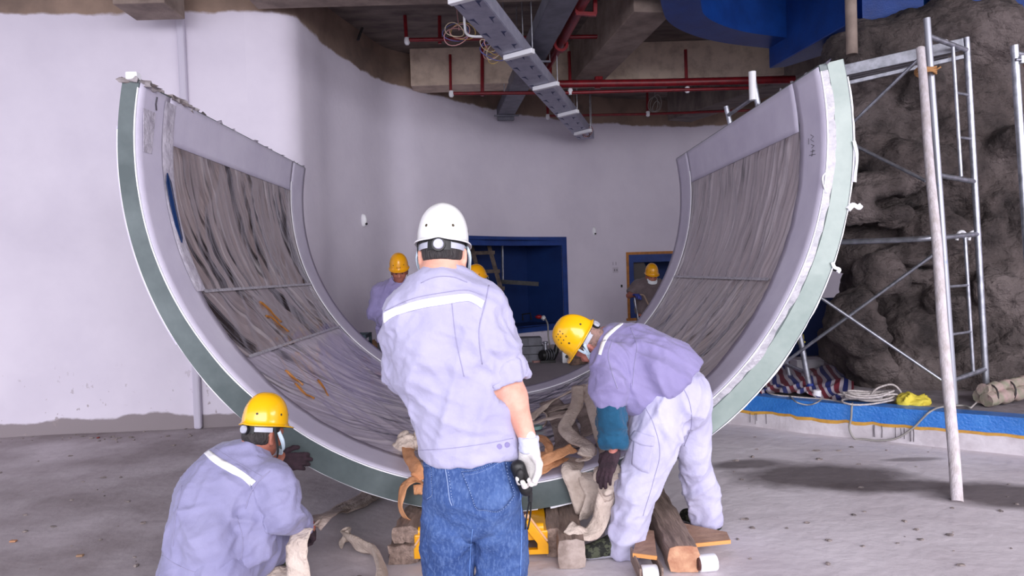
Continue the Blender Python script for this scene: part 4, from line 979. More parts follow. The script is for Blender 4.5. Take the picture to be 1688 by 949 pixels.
def head_prims(S, c, f, u, neck, ears=True, big=1.0):
    c = Vector(c); f = nv(f); u = nv(Vector(u) - f * Vector(u).dot(f)); r = f.cross(u); A = [r, f, u]
    def L(x, y, z): return c + (r * x + f * y + u * z) * big
    S.cone(neck, L(0, -0.018, -0.05), 0.062, 0.055, k=0.03)
    S.ell(c, (0.077, 0.096, 0.100), A, 0.02); S.ell(L(0, 0.022, -0.06), (0.060, 0.070, 0.070), A, 0.03)
    S.ell(L(0, 0.058, -0.108), (0.030, 0.026, 0.022), A, 0.03); S.ell(L(0, 0.078, -0.008), (0.052, 0.018, 0.012), A, 0.02)
    S.cone(L(0, 0.090, -0.022), L(0, 0.108, -0.056), 0.008, 0.013, k=0.012)
    for s in (-1, 1):
        S.ell(L(s * 0.014, 0.096, -0.060), (0.009, 0.009, 0.008), A, 0.01)
        S.ell(L(s * 0.030, 0.094, -0.026), (0.016, 0.010, 0.011), A, 0.012, sub=True)
        S.ell(L(s * 0.042, 0.066, -0.055), (0.022, 0.02, 0.02), A, 0.02)
        if ears:
            Ae = [nv(r + f * s * 0.35), nv(f - r * s * 0.35), u]
            S.ell(L(s * 0.083, -0.012, -0.035), (0.010, 0.020, 0.033), Ae, 0.008); S.ell(L(s * 0.091, -0.006, -0.033), (0.006, 0.010, 0.018), Ae, 0.006, sub=True)
            S.ell(L(s * 0.079, 0.0, -0.062), (0.008, 0.010, 0.011), Ae, 0.008)
    S.ell(L(0, 0.086, -0.080), (0.026, 0.010, 0.006), A, 0.006); S.ell(L(0, 0.084, -0.092), (0.022, 0.010, 0.007), A, 0.006)
    S.ell(L(0, 0.098, -0.086), (0.022, 0.008, 0.0015), A, 0.004, sub=True)
    return L
def eyes(parent, L, f, r):
    for s in (-1, 1):
        mb = MB(); mb.lathe([(0.010 * math.sin(a), 0.010 * math.cos(a)) for a in np.linspace(0.01, 1.8, 7)], L(s * 0.030, 0.081, -0.026), 12, f); mb.build('eye', M_eye, parent, smooth=True)
def hair(parent, c, f, u, m, h=0.007, low=-0.075):
    c = Vector(c); f = nv(f); u = nv(Vector(u) - f * Vector(u).dot(f)); r = f.cross(u); A = [r, f, u]; S = SDF(h)
    S.ell(c, (0.0815, 0.1005, 0.104), A); S.ell(c - f * 0.032 - u * 0.042, (0.066, 0.062, 0.05), A, 0.02)
    S.cut(c + f * 0.012 - u * 0.028, f * 0.8 - u * 0.6, 0.3); S.cut(c + u * low, -u, 0.3)
    V, F = S.mesh(1); return from_arrays('hair', V, F, m, parent)

def folds(V, N, specs):
    V = V.copy(); D = np.zeros(len(V))
    for d, fa, fl, amp, c, R in specs:
        d = np.array(nv(d)); a = np.cross(d, [0.31, 0.52, 0.79]); a /= np.linalg.norm(a); b = np.cross(d, a)
        Q = np.stack([V @ d * fl, V @ a * fa, V @ b * fa], 1); n = vnoise(Q + 11.7 * fa); n2 = vnoise(Q * 2.1 + 3.1)
        w = 1.0 if R is None else np.exp(-(((V - np.array(c)) ** 2).sum(1)) / (R * R))
        D += 1.7 * amp * w * ((1 - np.abs(2 * n - 1)) ** 2 - 0.35 + 0.35 * ((1 - np.abs(2 * n2 - 1)) ** 2 - 0.35))
    return V + N * D[:, None]
def cloth(name, S, m, parent, specs=(), label=None, smooth=2):
    V, F = S.mesh(smooth)
    if specs: V = folds(V, normals(V, F), specs)
    o = from_arrays(name, V, F, m, parent); tag(o, label)
    return o, BVHTree.FromPolygons([Vector(v) for v in V], [tuple(q) for q in F])
def hit(bvh, px, py, off=0.003):
    d = ray(px, py).normalized(); h = bvh.ray_cast(CAM, d)
    if h[0] is None: return None
    return h[0] - d * off
def patch(name, bvh, top, bot, m, parent, nu=40, nv_=5, off=0.004, label=None):
    """piece of cloth lying on a garment between two outlines"""
    A = spline([(x, y, 0) for x, y in top], nu); B = spline([(x, y, 0) for x, y in bot], nu); G = []
    for i in range(nu):
        row = []
        for k in range(nv_):
            q = A[i].lerp(B[i], k / (nv_ - 1)); row.append(hit(bvh, q.x, q.y, off))
        G.append(row)
    V = []; ix = {}; Fc = []
    for i in range(nu):
        for k in range(nv_):
            if G[i][k] is not None: ix[i, k] = len(V); V.append(G[i][k])
    for i in range(nu - 1):
        for k in range(nv_ - 1):
            q = [(i, k), (i, k + 1), (i + 1, k + 1), (i + 1, k)]
            if all(p in ix for p in q):
                P4 = [V[ix[p]] for p in q]
                if max((P4[0] - P4[2]).length, (P4[1] - P4[3]).length) < 0.12: Fc.append([ix[p] for p in q])
    if not Fc: return None
    o = from_arrays(name, V, Fc, m, parent); s = o.modifiers.new('solid', 'SOLIDIFY'); s.thickness = 0.003; s.offset = 0
    return tag(o, label)
def seam(name, bvh, pix, m, parent, r=0.0022, n=40, dash=0, off=0.002):
    A = spline([(x, y, 0) for x, y in pix], n); pts = [hit(bvh, q.x, q.y, off) for q in A]; mb = MB(); run = []
    for i, p in enumerate(pts + [None]):
        if p is not None and (not run or (p - run[-1]).length < 0.06) and not (dash and i % dash == dash - 1): run.append(p)
        else:
            if len(run) > 1: mb.tube(run, r, 5)
            run = [p] if p is not None and not dash else []
    if mb.v: return mb.build(name, m, parent, smooth=True)

def hand_prims(S, w, D, Np, curl=(0.5, 0.6, 0.4), thumb_side=1, sc=1.0, spread=0.06, thumb=(0.5, 0.35), fat=1.0):
    """w wrist, D wrist-to-knuckles, Np palm facing; thumb_side +1: thumb along D x Np"""
    w = Vector(w); D = nv(D); Np = nv(Vector(Np) - D * Vector(Np).dot(D)); T = D.cross(Np) * thumb_side
    S.cone(w - D * 0.03, w + D * 0.02 * sc, 0.026 * sc, 0.028 * sc, k=0.02, side=T, flat=0.75)
    offs = (0.030, 0.010, -0.010, -0.029); lens = ((.044, .026, .021), (.049, .030, .023), (.045, .028, .022), (.034, .021, .019))
    for i, (o, ls) in enumerate(zip(offs, lens)):
        a = w + T * o * 0.6 * sc + D * 0.012; k = w + T * o * sc + D * (0.088 - 0.006 * abs(i - 1)) * sc
        S.cone(a, k, 0.017 * sc * fat, 0.0125 * sc * fat, k=0.012, side=T, flat=0.85)
        p = k; ang = 0.0; dirn = nv(D + T * (o / 0.03) * spread); rad = (0.0105 if i < 3 else 0.009) * sc * fat
        for j, l_ in enumerate(ls):
            ang += curl[j]; d = dirn * math.cos(ang) + Np * math.sin(ang); q = p + d * l_ * sc
            S.cone(p, q, rad, rad * 0.9, k=0.004); p = q; rad *= 0.92
    b = w + T * 0.020 * sc + D * 0.022 * sc + Np * 0.006; m_ = b + (T * 0.8 + D * 0.62 + Np * thumb[1]).normalized() * 0.046 * sc
    e = m_ + (T * (0.5 - thumb[0] * 0.6) + D * 0.8 + Np * (thumb[1] + 0.2)).normalized() * 0.034 * sc; t = e + (T * (0.2 - thumb[0]) + D * 0.8 + Np * (thumb[1] + 0.25)).normalized() * 0.027 * sc
    S.cone(b, m_, 0.016 * sc * fat, 0.0125 * sc * fat, k=0.012); S.cone(m_, e, 0.0122 * sc * fat, 0.011 * sc * fat, k=0.004); S.cone(e, t, 0.011 * sc * fat, 0.0095 * sc * fat, k=0.004)
    return S
def chain(S, pts, shrink=1.0, k=0.02, side=None, flat=1.0):
    for (a, ra), (b, rb_) in zip(pts, pts[1:]): S.cone(a, b, ra * shrink, rb_ * shrink, k=k, side=side, flat=flat)
def torso_prims(S, tor, shrink, k=0.04):
    for (a, ra, fa, sa), (b, rb_, fb, sb_) in zip(tor, tor[1:]): S.cone(a, b, ra * shrink, rb_ * shrink, k=k, side=(Vector(sa) + Vector(sb_)) / 2, flat=(fa + fb) / 2)
def shoe(parent, an, d, m, sole_m, z0=0.0, label=None, L=0.27):
    an = Vector(an); d = nv((d[0], d[1], 0)); h = Vector((an.x, an.y, z0 + 0.045)) - d * 0.035; t = h + d * (L - 0.08); S = SDF(0.008); s = Vector((-d.y, d.x, 0))
    S.cone(h + Vector((0, 0, 0.0)), t - Vector((0, 0, 0.008)), 0.045, 0.040, k=0.02, side=s, flat=0.85); S.cone(h + Vector((0, 0, .0)) + d * .02, h + d * 0.03 + Vector((0, 0, .07)), 0.045, 0.045, k=0.03); S.cone(h + d * .05 + Vector((0, 0, .045)), t + Vector((0, 0, 0.0)), 0.036, 0.030, k=0.03)
    S.cut((an.x, an.y, z0 + 0.018), (0, 0, -1), 0.6); V, F = S.mesh(1); o = from_arrays('shoe', V, F, m, parent); tag(o, label)
    S = SDF(0.007); S.cone(h, t, 0.050, 0.046, k=0.02, side=s, flat=0.9); S.cut((an.x, an.y, z0 + 0.004), (0, 0, -1), 0.6); S.cut((an.x, an.y, z0 + 0.030), (0, 0, 1), 0.6)
    V, F = S.mesh(1); from_arrays('sole', V, F, sole_m, o); return o

# ------------------------------------------------------------------ 1: near man seen from behind, white helmet
Y1 = 2.52
hc = P(730, 408, Y1 + 0.04); hf = Vector((0.04, 1, -0.16)); hu = Vector((0, 0.16, 1)); nb = P(728, 452, Y1)
shL, shR = P(669, 514, Y1 + .01), P(797, 500, Y1 - .01); sx = nv(shR - shL)
S = SDF(0.0085); Lh = head_prims(S, hc, hf, hu, nb)
tor = [(P(774, 745, Y1), .178, .74, sx), (P(766, 690, Y1), .176, .72, sx), (P(742, 600, Y1), .192, .66, sx), (P(730, 530, Y1), .188, .62, sx), (P(729, 505, Y1), .14, .62, sx)]
elR, wrR = P(834, 622, Y1 - .02), P(872, 728, Y1 - .08); elL, wrL = P(659, 606, Y1 + .06), P(674, 640, Y1 + .33)
torso_prims(S, tor, 0.85); S.cone(nb, shL, .06, .06, k=.04); S.cone(nb, shR, .06, .06, k=.04)
chain(S, [(shR, .052), (elR, .049)]); chain(S, [(elR, .049), (elR.lerp(wrR, .3), .050), (wrR, .031)], k=.03); chain(S, [(shL, .052), (elL, .046), (wrL, .034), (P(684, 640, Y1 + .42), .036)])
hipL, hipR = P(742, 835, Y1), P(820, 833, Y1); knL, knR = P(739, 965, Y1 + .02), P(828, 965, Y1 + .02); anL, anR = P(738, 1068, Y1 + .0), P(830, 1066, Y1)
S.cone(P(774, 760, Y1), P(780, 795, Y1), .13, .12, k=.02, side=sx, flat=.6); chain(S, [(P(748, 800, Y1), .06), (hipL, .06), (knL, .052), (anL, .04)], k=.005); chain(S, [(P(812, 800, Y1), .06), (hipR, .06), (knR, .052), (anR, .04)], k=.005); S.cone(wrR, wrR + (wrR - elR) * .2, .018, .014)
V, F = S.mesh(2); man1 = from_arrays('person', V, F, M_skin)
tag(man1, 'man in white helmet, pale lavender jacket and blue jeans, back turned, holding a black remote', 'person')
eyes(man1, Lh, nv(hf), nv(hf).cross(nv(hu))); hair(man1, hc, hf, hu, M_hair, low=-0.062)
helmet(man1, Lh(0, 0.006, 0.026), hf, hu + Vector((0.04, 0, 0)), M_shell_w)
for s in (-1, 1):      # loops of a blue face mask at the ears
    mb = MB(); Vv, Ff = ribbon([Lh(s * 0.082, 0.0, 0.01), Lh(s * 0.098, 0.012, -0.03), Lh(s * 0.094, 0.03, -0.075), Lh(s * 0.072, 0.06, -0.09)], [sx * s] * 4, 0.02, 0.003, 16, 0.003); mb.add(Vv, Ff); mb.build('mask_loop', M_mask, man1, smooth=True)
S = SDF(0.0085); torso_prims(S, tor, 1.0, k=.05); S.cone(nb - Vector((0, 0, .056)), shL - Vector((0, 0, .012)), .082, .070, k=.04); S.cone(nb - Vector((0, 0, .056)), shR - Vector((0, 0, .012)), .082, .070, k=.04)
S.cone(tor[0][0], tor[0][0] + (tor[0][0] - tor[1][0]) * 1.2, .180, .182, k=.02, side=sx, flat=.76)
chain(S, [(shR, .072), (P(814, 565, Y1 - .01), .075), (elR, .068)], k=.035); chain(S, [(shL, .070), (P(661, 560, Y1 + .03), .070), (elL + Vector((.01, .02, 0)), .062), (elL.lerp(wrL, .5), .06)], k=.03)
dn = nv(tor[0][0] - tor[1][0]); S.cut(P(771, 752, Y1), nv(dn + sx * -0.10), .38)
S.cut(elR + (elR - shR).normalized() * .0, nv(elR - shR), .11)
Z = Vector((0, 0, 1)); dR = nv(elR - shR); dL = nv(elL - shL)
jk1, jb1 = cloth('jacket', S, M_uni, man1, [(nv(Vector((.25, 0, 1))), 9, 1.6, .016, P(730, 640, Y1), .3), (nv(Vector((-.5, 0, 1))), 13, 2.5, .016, P(790, 560, Y1 - .1), .16), (nv(dR + sx * .8), 15, 4, .014, P(826, 590, Y1 - .05), .12), (nv(Vector((.6, 0, 1))), 14, 3, .012, P(665, 560, Y1), .15), (nv(Vector((.9, 0, .35))), 12, 2, .010, P(775, 720, Y1 - .1), .16), (Vector((1, 0, -.3)), 16, 4, .008, None, None)])
S = SDF(0.007); S.cone(nb - Vector((0, .0, .03)), nb + Vector((0, .006, .024)), .082, .068, k=.01, side=sx, flat=.95); S.cone(nb - Vector((0, 0, .05)), nb + Vector((0, .0, .06)), .052, .056, k=.008, sub=True); S.cut(nb + Vector((0, .0, .000)), Vector((0, -.1, 1)), .2)
cloth('collar', S, M_uni, jk1, [(sx, 14, 4, .004, None, None)])
S = SDF(0.007); cR = elR + dR * .002; S.cone(cR - dR * .05, cR + dR * .015, .077, .083, k=.01); S.cut(cR + dR * .016, dR, .12); S.cut(cR - dR * .062, -dR, .12); S.cone(cR, cR + dR * .05, .066, .066, k=.008, sub=True)
cloth('rolled_cuff', S, M_uni, jk1, [(nv(dR), 16, 5, .008, None, None), (dR.cross(Vector((0, 1, 0))), 20, 5, .005, None, None)])
S = SDF(0.007); dl = nv(wrL - elL); cL = elL + Vector((-.002, .03, -.03)); S.cone(cL + dL * -.03, cL + dL * .03, .063, .065, k=.01); S.cut(cL + dL * .032, dL, .12); S.cut(cL - dL * .04, -dL, .12)
cloth('rolled_cuff', S, M_uni, jk1, [(nv(dL), 16, 5, .007, None, None)])
patch('reflective_strip', jb1, [(628, 518), (650, 507), (690, 495), (730, 488), (768, 484), (784, 488), (799, 496)], [(628, 537), (650, 521), (690, 509), (730, 502), (768, 496), (782, 500), (794, 508)], M_reflect, jk1, 60, 4)
seam('yoke_seam', jb1, [(634, 512), (680, 492), (730, 482), (768, 478), (795, 486)], M_seam, jk1, .0012); seam('shoulder_seam', jb1, [(806, 470), (800, 500), (791, 535), (790, 560), (795, 600)], M_seam, jk1, .0018)
for x in (778,): seam('back_pleat', jb1, [(745 + (x - 778) * 1.5, 500), (752 + (x - 778) * 1.2, 560), (765 + (x - 778), 620)], M_seam, jk1, .0012)
seam('hem_stitch', jb1, [(688, 742), (740, 739), (800, 731), (846, 722)], M_seam, jk1, .0011)
for q in ((823, 736), (836, 733)):
    p = hit(jb1, *q, 0.002)
    if p: mb = MB(); mb.lathe([(0, .004), (.009, .003), (.010, 0)], p, 14, (0, -1, 0)); mb.build('button', M_uni2, jk1, smooth='auto')
seam('collar_seam', jb1, [(694, 466), (712, 458), (730, 455), (750, 457), (770, 465)], M_seam, jk1, .0014)
# jeans
S = SDF(0.0085); S.cone(P(772, 752, Y1), P(780, 800, Y1 - .01), .168, .178, k=.03, side=sx, flat=.72)
S.ell(P(748, 806, Y1 - .04), (.085, .10, .09), k=.04); S.ell(P(816, 802, Y1 - .04), (.085, .10, .09), k=.04)
chain(S, [(P(744, 815, Y1), .094), (P(737, 880, Y1 + .01), .090), (knL, .087), (anL, .080)], k=.012); chain(S, [(P(818, 820, Y1), .093), (P(826, 880, Y1 + .01), .085), (knR, .080), (anR, .076)], k=.012)
S.cut(P(772, 745, Y1), nv(-dn), .3)
S.cut((anL.x, anL.y, .03), (0, 0, -1), 1.2)
jn1, nb1 = cloth('jeans', S, M_jean, man1, [(Vector((1, 0, -.25)), 13, 3, .012, P(782, 865, Y1 - .08), .12), (Vector((1, 0, .5)), 12, 3, .013, P(740, 850, Y1), .15), (Vector((.6, 0, .8)), 11, 2, .014, P(825, 910, Y1), .2), (Vector((.4, 0, 1)), 11, 2, .013, P(738, 920, Y1), .18), (Vector((1, .2, .4)), 14, 3, .014, P(790, 1000, Y1), .3)])
seam('centre_seam', nb1, [(731, 757), (737, 790), (741, 822), (745, 833)], M_stitch, jn1, .0015, 60); seam('centre_stitch', nb1, [(736, 757), (741, 790), (745, 822), (748, 833)], M_stitch, jn1, .0014, 60, 3)
patch('back_pocket', nb1, [(761, 778), (780, 776), (808, 766), (830, 752)], [(785, 837), (800, 841), (824, 842), (846, 818)], M_jean, jn1, 24, 14, .004)
seam('pocket_stitch', nb1, [(761, 777), (785, 774), (808, 765), (830, 751), (838, 785), (847, 817), (824, 842), (800, 841), (785, 838), (775, 810), (761, 777)], M_stitch, jn1, .0013, 220, 3, .006)
seam('pocket_stitch', nb1, [(764, 783), (785, 780), (808, 771), (829, 758)], M_stitch, jn1, .0012, 90, 3, .006)
patch('back_pocket', nb1, [(690, 766), (700, 770), (709, 769)], [(697, 820), (704, 824), (712, 815)], M_jean, jn1, 14, 10, .004)
seam('pocket_stitch', nb1, [(692, 768), (709, 770), (711, 795), (712, 815), (704, 822)], M_stitch, jn1, .0013, 90, 3, .006)
seam('leg_seam', nb1, [(779, 872), (776, 900), (774, 949)], M_jean_hi, jn1, .0016); seam('leg_seam', nb1, [(857, 800), (860, 860), (858, 949)], M_jean_hi, jn1, .0016)
for an in (anL, anR): shoe(man1, (an.x, an.y, 0), (0, 1, 0), M_black, M_sole)
# white work glove and the remote it holds
hw = P(872, 734, Y1 - .085); Dh = nv(P(874, 800, Y1 - .07) - hw); Np = Vector((-.45, -.9, .05))
S = SDF(0.0042); hand_prims(S, hw, Dh, Np, (0.85, 0.95, 0.75), -1, 1.08, 0.05, (0.35, 0.75), 1.08); V, F = S.mesh(2); gl = from_arrays('work_glove', V, F, M_glove_w, man1); tag(gl, 'white work glove on the right hand')
S = SDF(0.005); S.cone(hw - Dh * .032, hw + Dh * .02, .036, .036, k=.01, side=sx, flat=.85); S.cut(hw - Dh * .035, -Dh, .1); S.cut(hw + Dh * .024, Dh, .1); cloth('glove_cuff', S, M_cuff_l, gl, [(sx, 60, 5, .002, None, None)])
rc = P(860, 786, Y1 - .115); RM = empty('remote_control', rc, 'black hand remote with hanging cord, held in the white glove', 'remote')
S = SDF(0.005); S.cone(rc + Vector((-.012, 0, .035)), rc + Vector((.014, .0, -.045)), .028, .024, k=.01, side=Vector((1, 0, 0)), flat=.8); V, F = S.mesh(2); from_arrays('body', V, F, M_black, RM)
mb = MB(); mb.blob(rc + Vector((-.004, -.026, .01)), (.016, .008, .028), 1, .05); mb.build('grip_panel', M_dark, RM, smooth=True)
for k in (-1, 1): mb = MB(); mb.tube(spline([rc + Vector((.016, 0, -.06)), P(874 + k, 822, Y1 - .1), P(871 + 3 * k, 850, Y1 - .09), P(868 + 2 * k, 872, Y1 - .09)], 16), .0035, 6); mb.build('wrist_cord', M_black, RM, smooth=True)
mb = MB(); mb.tube([P(874, 812, Y1 - .1), P(874, 826, Y1 - .1)], .008, 8); mb.build('cord_lock', M_black, RM)

# ------------------------------------------------------------------ 2: crouching man at the left
Y2 = 3.2
hf = nv((.50, .84, -.22)); hu = nv((.20, .2, 1)); hc = P(434, 706, Y2 + .06); nb = P(408, 748, Y2)
sx = nv((.80, -.52, -.28)); shL, shR = nb - sx * .165 + Vector((0, 0, -.095)), nb + sx * .175 + Vector((.01, 0, -.03))
hip = P(338, 936, Y2 - .16); fb = nv((.57, .82, 0))
S = SDF(0.009); Lh = head_prims(S, hc, hf, hu, nb)
tor = [(P(336, 945, Y2 - .14), .205, .8, nv((.8, -.6, 0))), (P(342, 880, Y2 - .13), .195, .78, nv((.8, -.6, -.1))), (P(362, 812, Y2 - .06), .19, .72, nv((.8, -.55, -.2))), (P(380, 790, Y2 - .03), .168, .66, sx), (P(396, 772, Y2 - .01), .105, .62, sx)]
elR, wrR = P(472, 850, Y2 - .12), P(505, 866, Y2 + .06); elL, wrL = P(424, 806, Y2 + .26), P(456, 762, Y2 + .34)
knR = P(458, 888, Y2 + .12); anR = Vector((knR.x - .06, knR.y - .0, .09)); knL = P(400, 880, Y2 + .42); anL = Vector((knL.x - .06, knL.y - .05, .09))
hiR, hiL = hip + nv((.8, -.57, 0)) * .10, hip - nv((.8, -.57, 0)) * .10
torso_prims(S, tor, .78); S.cone(nb - Vector((0, 0, .07)), shL, .045, .045, k=.03); S.cone(nb - Vector((0, 0, .07)), shR, .045, .045, k=.03); chain(S, [(shR, .052), (elR, .046), (wrR, .032), (wrR + (wrR - elR) * .2, .03)]); chain(S, [(shL, .052), (elL, .046), (wrL, .032), (wrL + Vector((.02, .02, .02)), .03)])
chain(S, [(hiR, .10), (knR, .058), (anR, .042)]); chain(S, [(hiL, .10), (knL, .058), (anL, .042)])
V, F = S.mesh(2); man2 = from_arrays('person', V, F, M_skin2); tag(man2, 'crouching man in yellow helmet and lavender work clothes handling straps at the left', 'person')
eyes(man2, Lh, hf, hf.cross(hu)); hair(man2, hc, hf, hu, M_hair, low=-0.07)
helmet(man2, Lh(0, 0.004, 0.030), hf, hu + Vector((-.12, 0, 0)), M_shell_y)
mb = MB(); Vv, Ff = ribbon([Lh(.088, 0.02, .0), Lh(.092, 0.05, -.05), Lh(.06, .09, -.10), Lh(0, .112, -.11)], [Vector((.8, -.3, 0))] * 4, .028, .003, 16, .002); mb.add(Vv, Ff); mb.build('face_mask', M_mask, man2, smooth=True)
S = SDF(0.0095); torso_prims(S, tor, 1.0, k=.05); S.cone(nb - Vector((0, 0, .035)), shL - Vector((0, 0, .015)), .085, .07, k=.05); S.cone(nb - Vector((0, 0, .065)), shR - Vector((0, 0, .015)), .08, .07, k=.04)
S.cone(tor[0][0], tor[0][0] - Vector((0.01, 0, .05)), .21, .215, k=.03, side=nv((.8, -.6, 0)), flat=.82)
chain(S, [(shR, .073), (shR.lerp(elR, .5), .076), (elR, .068), (elR.lerp(wrR, .8), .055)], k=.03); chain(S, [(shL, .073), (elL, .068), (elL.lerp(wrL, .85), .052)], k=.03)
S.cone(P(412, 835, Y2 - .09), P(418, 925, Y2 - .12), .085, .10, k=.05); S.cut(P(336, 950, Y2 - .2), nv((.18, 0, -1)), .45); dR = nv(wrR - elR); S.cut(wrR - dR * .012, dR, .07)
jk2, jb2 = cloth('jacket', S, M_uni3, man2, [(Vector((-.35, 0, 1)), 8, 1.5, .020, P(340, 860, Y2 - .2), .3), (Vector((.9, 0, .5)), 10, 2.2, .022, P(400, 870, Y2 - .3), .18), (Vector((.4, .2, 1)), 12, 3, .014, P(360, 930, Y2 - .3), .2), (nv(elR - shR).cross(Vector((0, 1, 0))), 13, 4, .018, P(470, 845, Y2 - .15), .13), (Vector((1, 0, -1)), 13, 3, .012, P(420, 790, Y2 - .1), .14), (Vector((1, 0, .2)), 15, 4, .007, None, None)])
S = SDF(0.008); S.cone(nb - Vector((0, 0, .045)), nb + Vector((.016, .014, .03)), .080, .068, k=.01); S.cone(nb - Vector((0, 0, .05)), Lh(0, -.01, -.06), .056, .058, k=.008, sub=True); S.cut(nb + Vector((0, .0, .006)), Vector((.35, .25, 1)), .2); cloth('collar', S, M_uni3, jk2, [(sx, 14, 4, .005, None, None)])
patch('reflective_strip', jb2, [(340, 737), (360, 753), (385, 767), (402, 778), (422, 793)], [(331, 742), (352, 762), (380, 779), (398, 788), (413, 802)], M_reflect, jk2, 50, 4)
seam('shoulder_seam', jb2, [(445, 776), (425, 795), (412, 815), (405, 838)], M_seam, jk2, .002); seam('yoke_seam', jb2, [(345, 732), (375, 752), (405, 770), (432, 785)], M_seam, jk2, .0013); seam('hem_stitch', jb2, [(258, 908), (290, 930), (330, 945), (380, 949)], M_seam, jk2, .0014)
for q in ((300, 800, 290, 850, 285, 900), (390, 850, 400, 890, 395, 935)): seam('side_seam', jb2, [q[:2], q[2:4], q[4:]], M_seam, jk2, .0012)
S = SDF(0.0095); S.cone(hiL, hiR, .13, .13, k=.04); chain(S, [(hiR, .125), (hiR.lerp(knR, .6), .10), (knR, .082), (anR, .075)], k=.02); chain(S, [(hiL, .125), (knL, .08), (anL, .07)], k=.02); S.cut((0, 0, .075), (0, 0, -1), 9)
cloth('trousers', S, M_uni3, man2, [(nv(knR - hiR).cross(Vector((0, .4, 1))), 12, 3, .016, knR, .2), (Vector((.5, .5, 1)), 14, 3, .010, None, None)])
for an in (anR, anL): shoe(man2, (an.x, an.y, 0), (.57, .82, 0), M_camo, M_sole)
S = SDF(0.0045); hand_prims(S, wrR, nv(wrR - elR) + Vector((.1, .1, -.5)), Vector((-.5, .3, -.6)), (.7, .8, .6), 1, 1.05, .04, (.4, .6), 1.1); V, F = S.mesh(2); g = from_arrays('work_glove', V, F, M_glove_d, man2); tag(g, 'dark work glove')
mb = MB(); d = nv(wrR - elR); mb.lathe([(.036, -.01), (.038, 0), (.036, .012)], wrR + d * .004, 16, d); mb.build('glove_trim', mat('orange_trim', C(190, 84, 50), .7), g, smooth='auto')
S = SDF(0.0045); hand_prims(S, wrL, Vector((.75, .25, -.05)), Vector((.1, .8, -.3)), (.35, .5, .4), 1, 1.1, .08, (.1, .3), 1.15); V, F = S.mesh(2); tag(from_arrays('work_glove', V, F, M_glove_d, man2), 'dark work glove on the raised left hand')

# ------------------------------------------------------------------ 3: bending man at the right
Y3 = 3.5
hf = nv((-.52, .40, -.74)); hu = nv((-.82, .0, .58)); hc = P(966, 560, Y3 + .06); nb = P(1004, 560, Y3 + .08)
up_b = nv(P(990, 566, Y3 + .08) - P(1112, 640, Y3 - .02))
shL, shR = P(1008, 594, Y3 - .10), P(1006, 566, Y3 + .27)
sxs = nv(shR - shL); hx = nv((.55, .8, 0))
S = SDF(0.009); Lh = head_prims(S, hc, hf, hu, nb)
tor = [(P(1117, 630, Y3 - .0), .178, .85, hx), (P(1092, 613, Y3 + .01), .185, .9, hx), (P(1050, 592, Y3 + .05), .190, .9, nv(sxs + hx)), (P(1024, 580, Y3 + .07), .150, .8, sxs), (P(1014, 574, Y3 + .08), .11, .8, sxs)]
elL, wrL = P(1006, 662, Y3 - .16), P(1012, 742, Y3 - .15); elR, wrR = P(1012, 645, Y3 + .36), P(1018, 728, Y3 + .3)
hiL, hiR = P(1092, 662, Y3 - .06), P(1128, 655, Y3 + .10); knL, knR = P(1058, 775, Y3 - .12), P(1146, 772, Y3 + .12); anL, anR = P(1026, 897, 3.42), P(1168, 872, 3.70)
torso_prims(S, tor[1:], .7); S.cone(tor[1][0], P(1112, 645, Y3), .11, .10, k=.03); chain(S, [(shL, .052), (elL, .045), (wrL, .03)]); chain(S, [(shR, .052), (elR, .045), (wrR, .03)]); S.cone(nb, shL, .06, .055, k=.04); S.cone(nb, shR, .06, .055, k=.04)
chain(S, [(hiL, .08), (knL, .055), (anL, .036)]); chain(S, [(hiR, .07), (knR, .05), (anR + Vector((0, 0, .03)), .036)])
V, F = S.mesh(2); man3 = from_arrays('person', V, F, mat('skin_ruddy', C(206, 140, 126), 0.5, col2=C(176, 104, 94), vs=16, bump=0.15, bs=90, sss=0.1)); tag(man3, 'man in yellow helmet bending over coiled straps, pale trousers and teal sleeve cover', 'person')
eyes(man3, Lh, hf, hf.cross(hu)); hair(man3, hc, hf, hu, M_hair_g, low=-0.06)
helmet(man3, Lh(0, 0.012, 0.036), nv(hf + hu * -.05), nv(hu), M_shell_y, rows=True)
mb = MB(); r_ = hf.cross(hu); Vv, Ff = ribbon([Lh(-.09, -.012, .012), Lh(-.096, .012, -.03), Lh(-.088, .036, -.07), Lh(-.07, .06, -.105)], [-r_] * 4, .022, .003, 18, .003); mb.add(Vv, Ff); mb.build('mask_loop', M_mask, man3, smooth=True)
mb = MB(); Vv, Ff = ribbon([Lh(-.09, .03, .02), Lh(-.096, .02, -.02), Lh(-.094, -.0, -.062), Lh(-.08, .01, -.1)], [-r_] * 4, .012, .003, 18, .002); mb.add(Vv, Ff); mb.build('mask_loop', M_mask, man3, smooth=True)
S = SDF(0.009); torso_prims(S, tor, 1.0, k=.06); S.cone(nb - up_b * .05, shL, .075, .08, k=.04); S.cone(nb - up_b * .05, shR, .075, .08, k=.04)
S.cone(P(1050, 612, Y3 - .02), P(1040, 640, Y3 - .05), .14, .12, k=.08); S.cone(tor[0][0], P(1128, 640, Y3 - .01), .178, .176, k=.03, side=hx, flat=.9); S.cone(P(1070, 625, Y3 - .03), P(1058, 645, Y3 - .05), .13, .10, k=.06)
chain(S, [(shL, .080), (P(1004, 630, Y3 - .14), .083), (elL, .066)], k=.025); chain(S, [(shR, .075), (elR, .065), (wrR, .055)], k=.03)
hd = nv(P(1110, 644, Y3) - P(1078, 604, Y3)); S.cut(P(1104, 632, Y3), hd, .30)
dA = nv(wrL - elL); S.cut(elL + dA * .02, dA, .09)
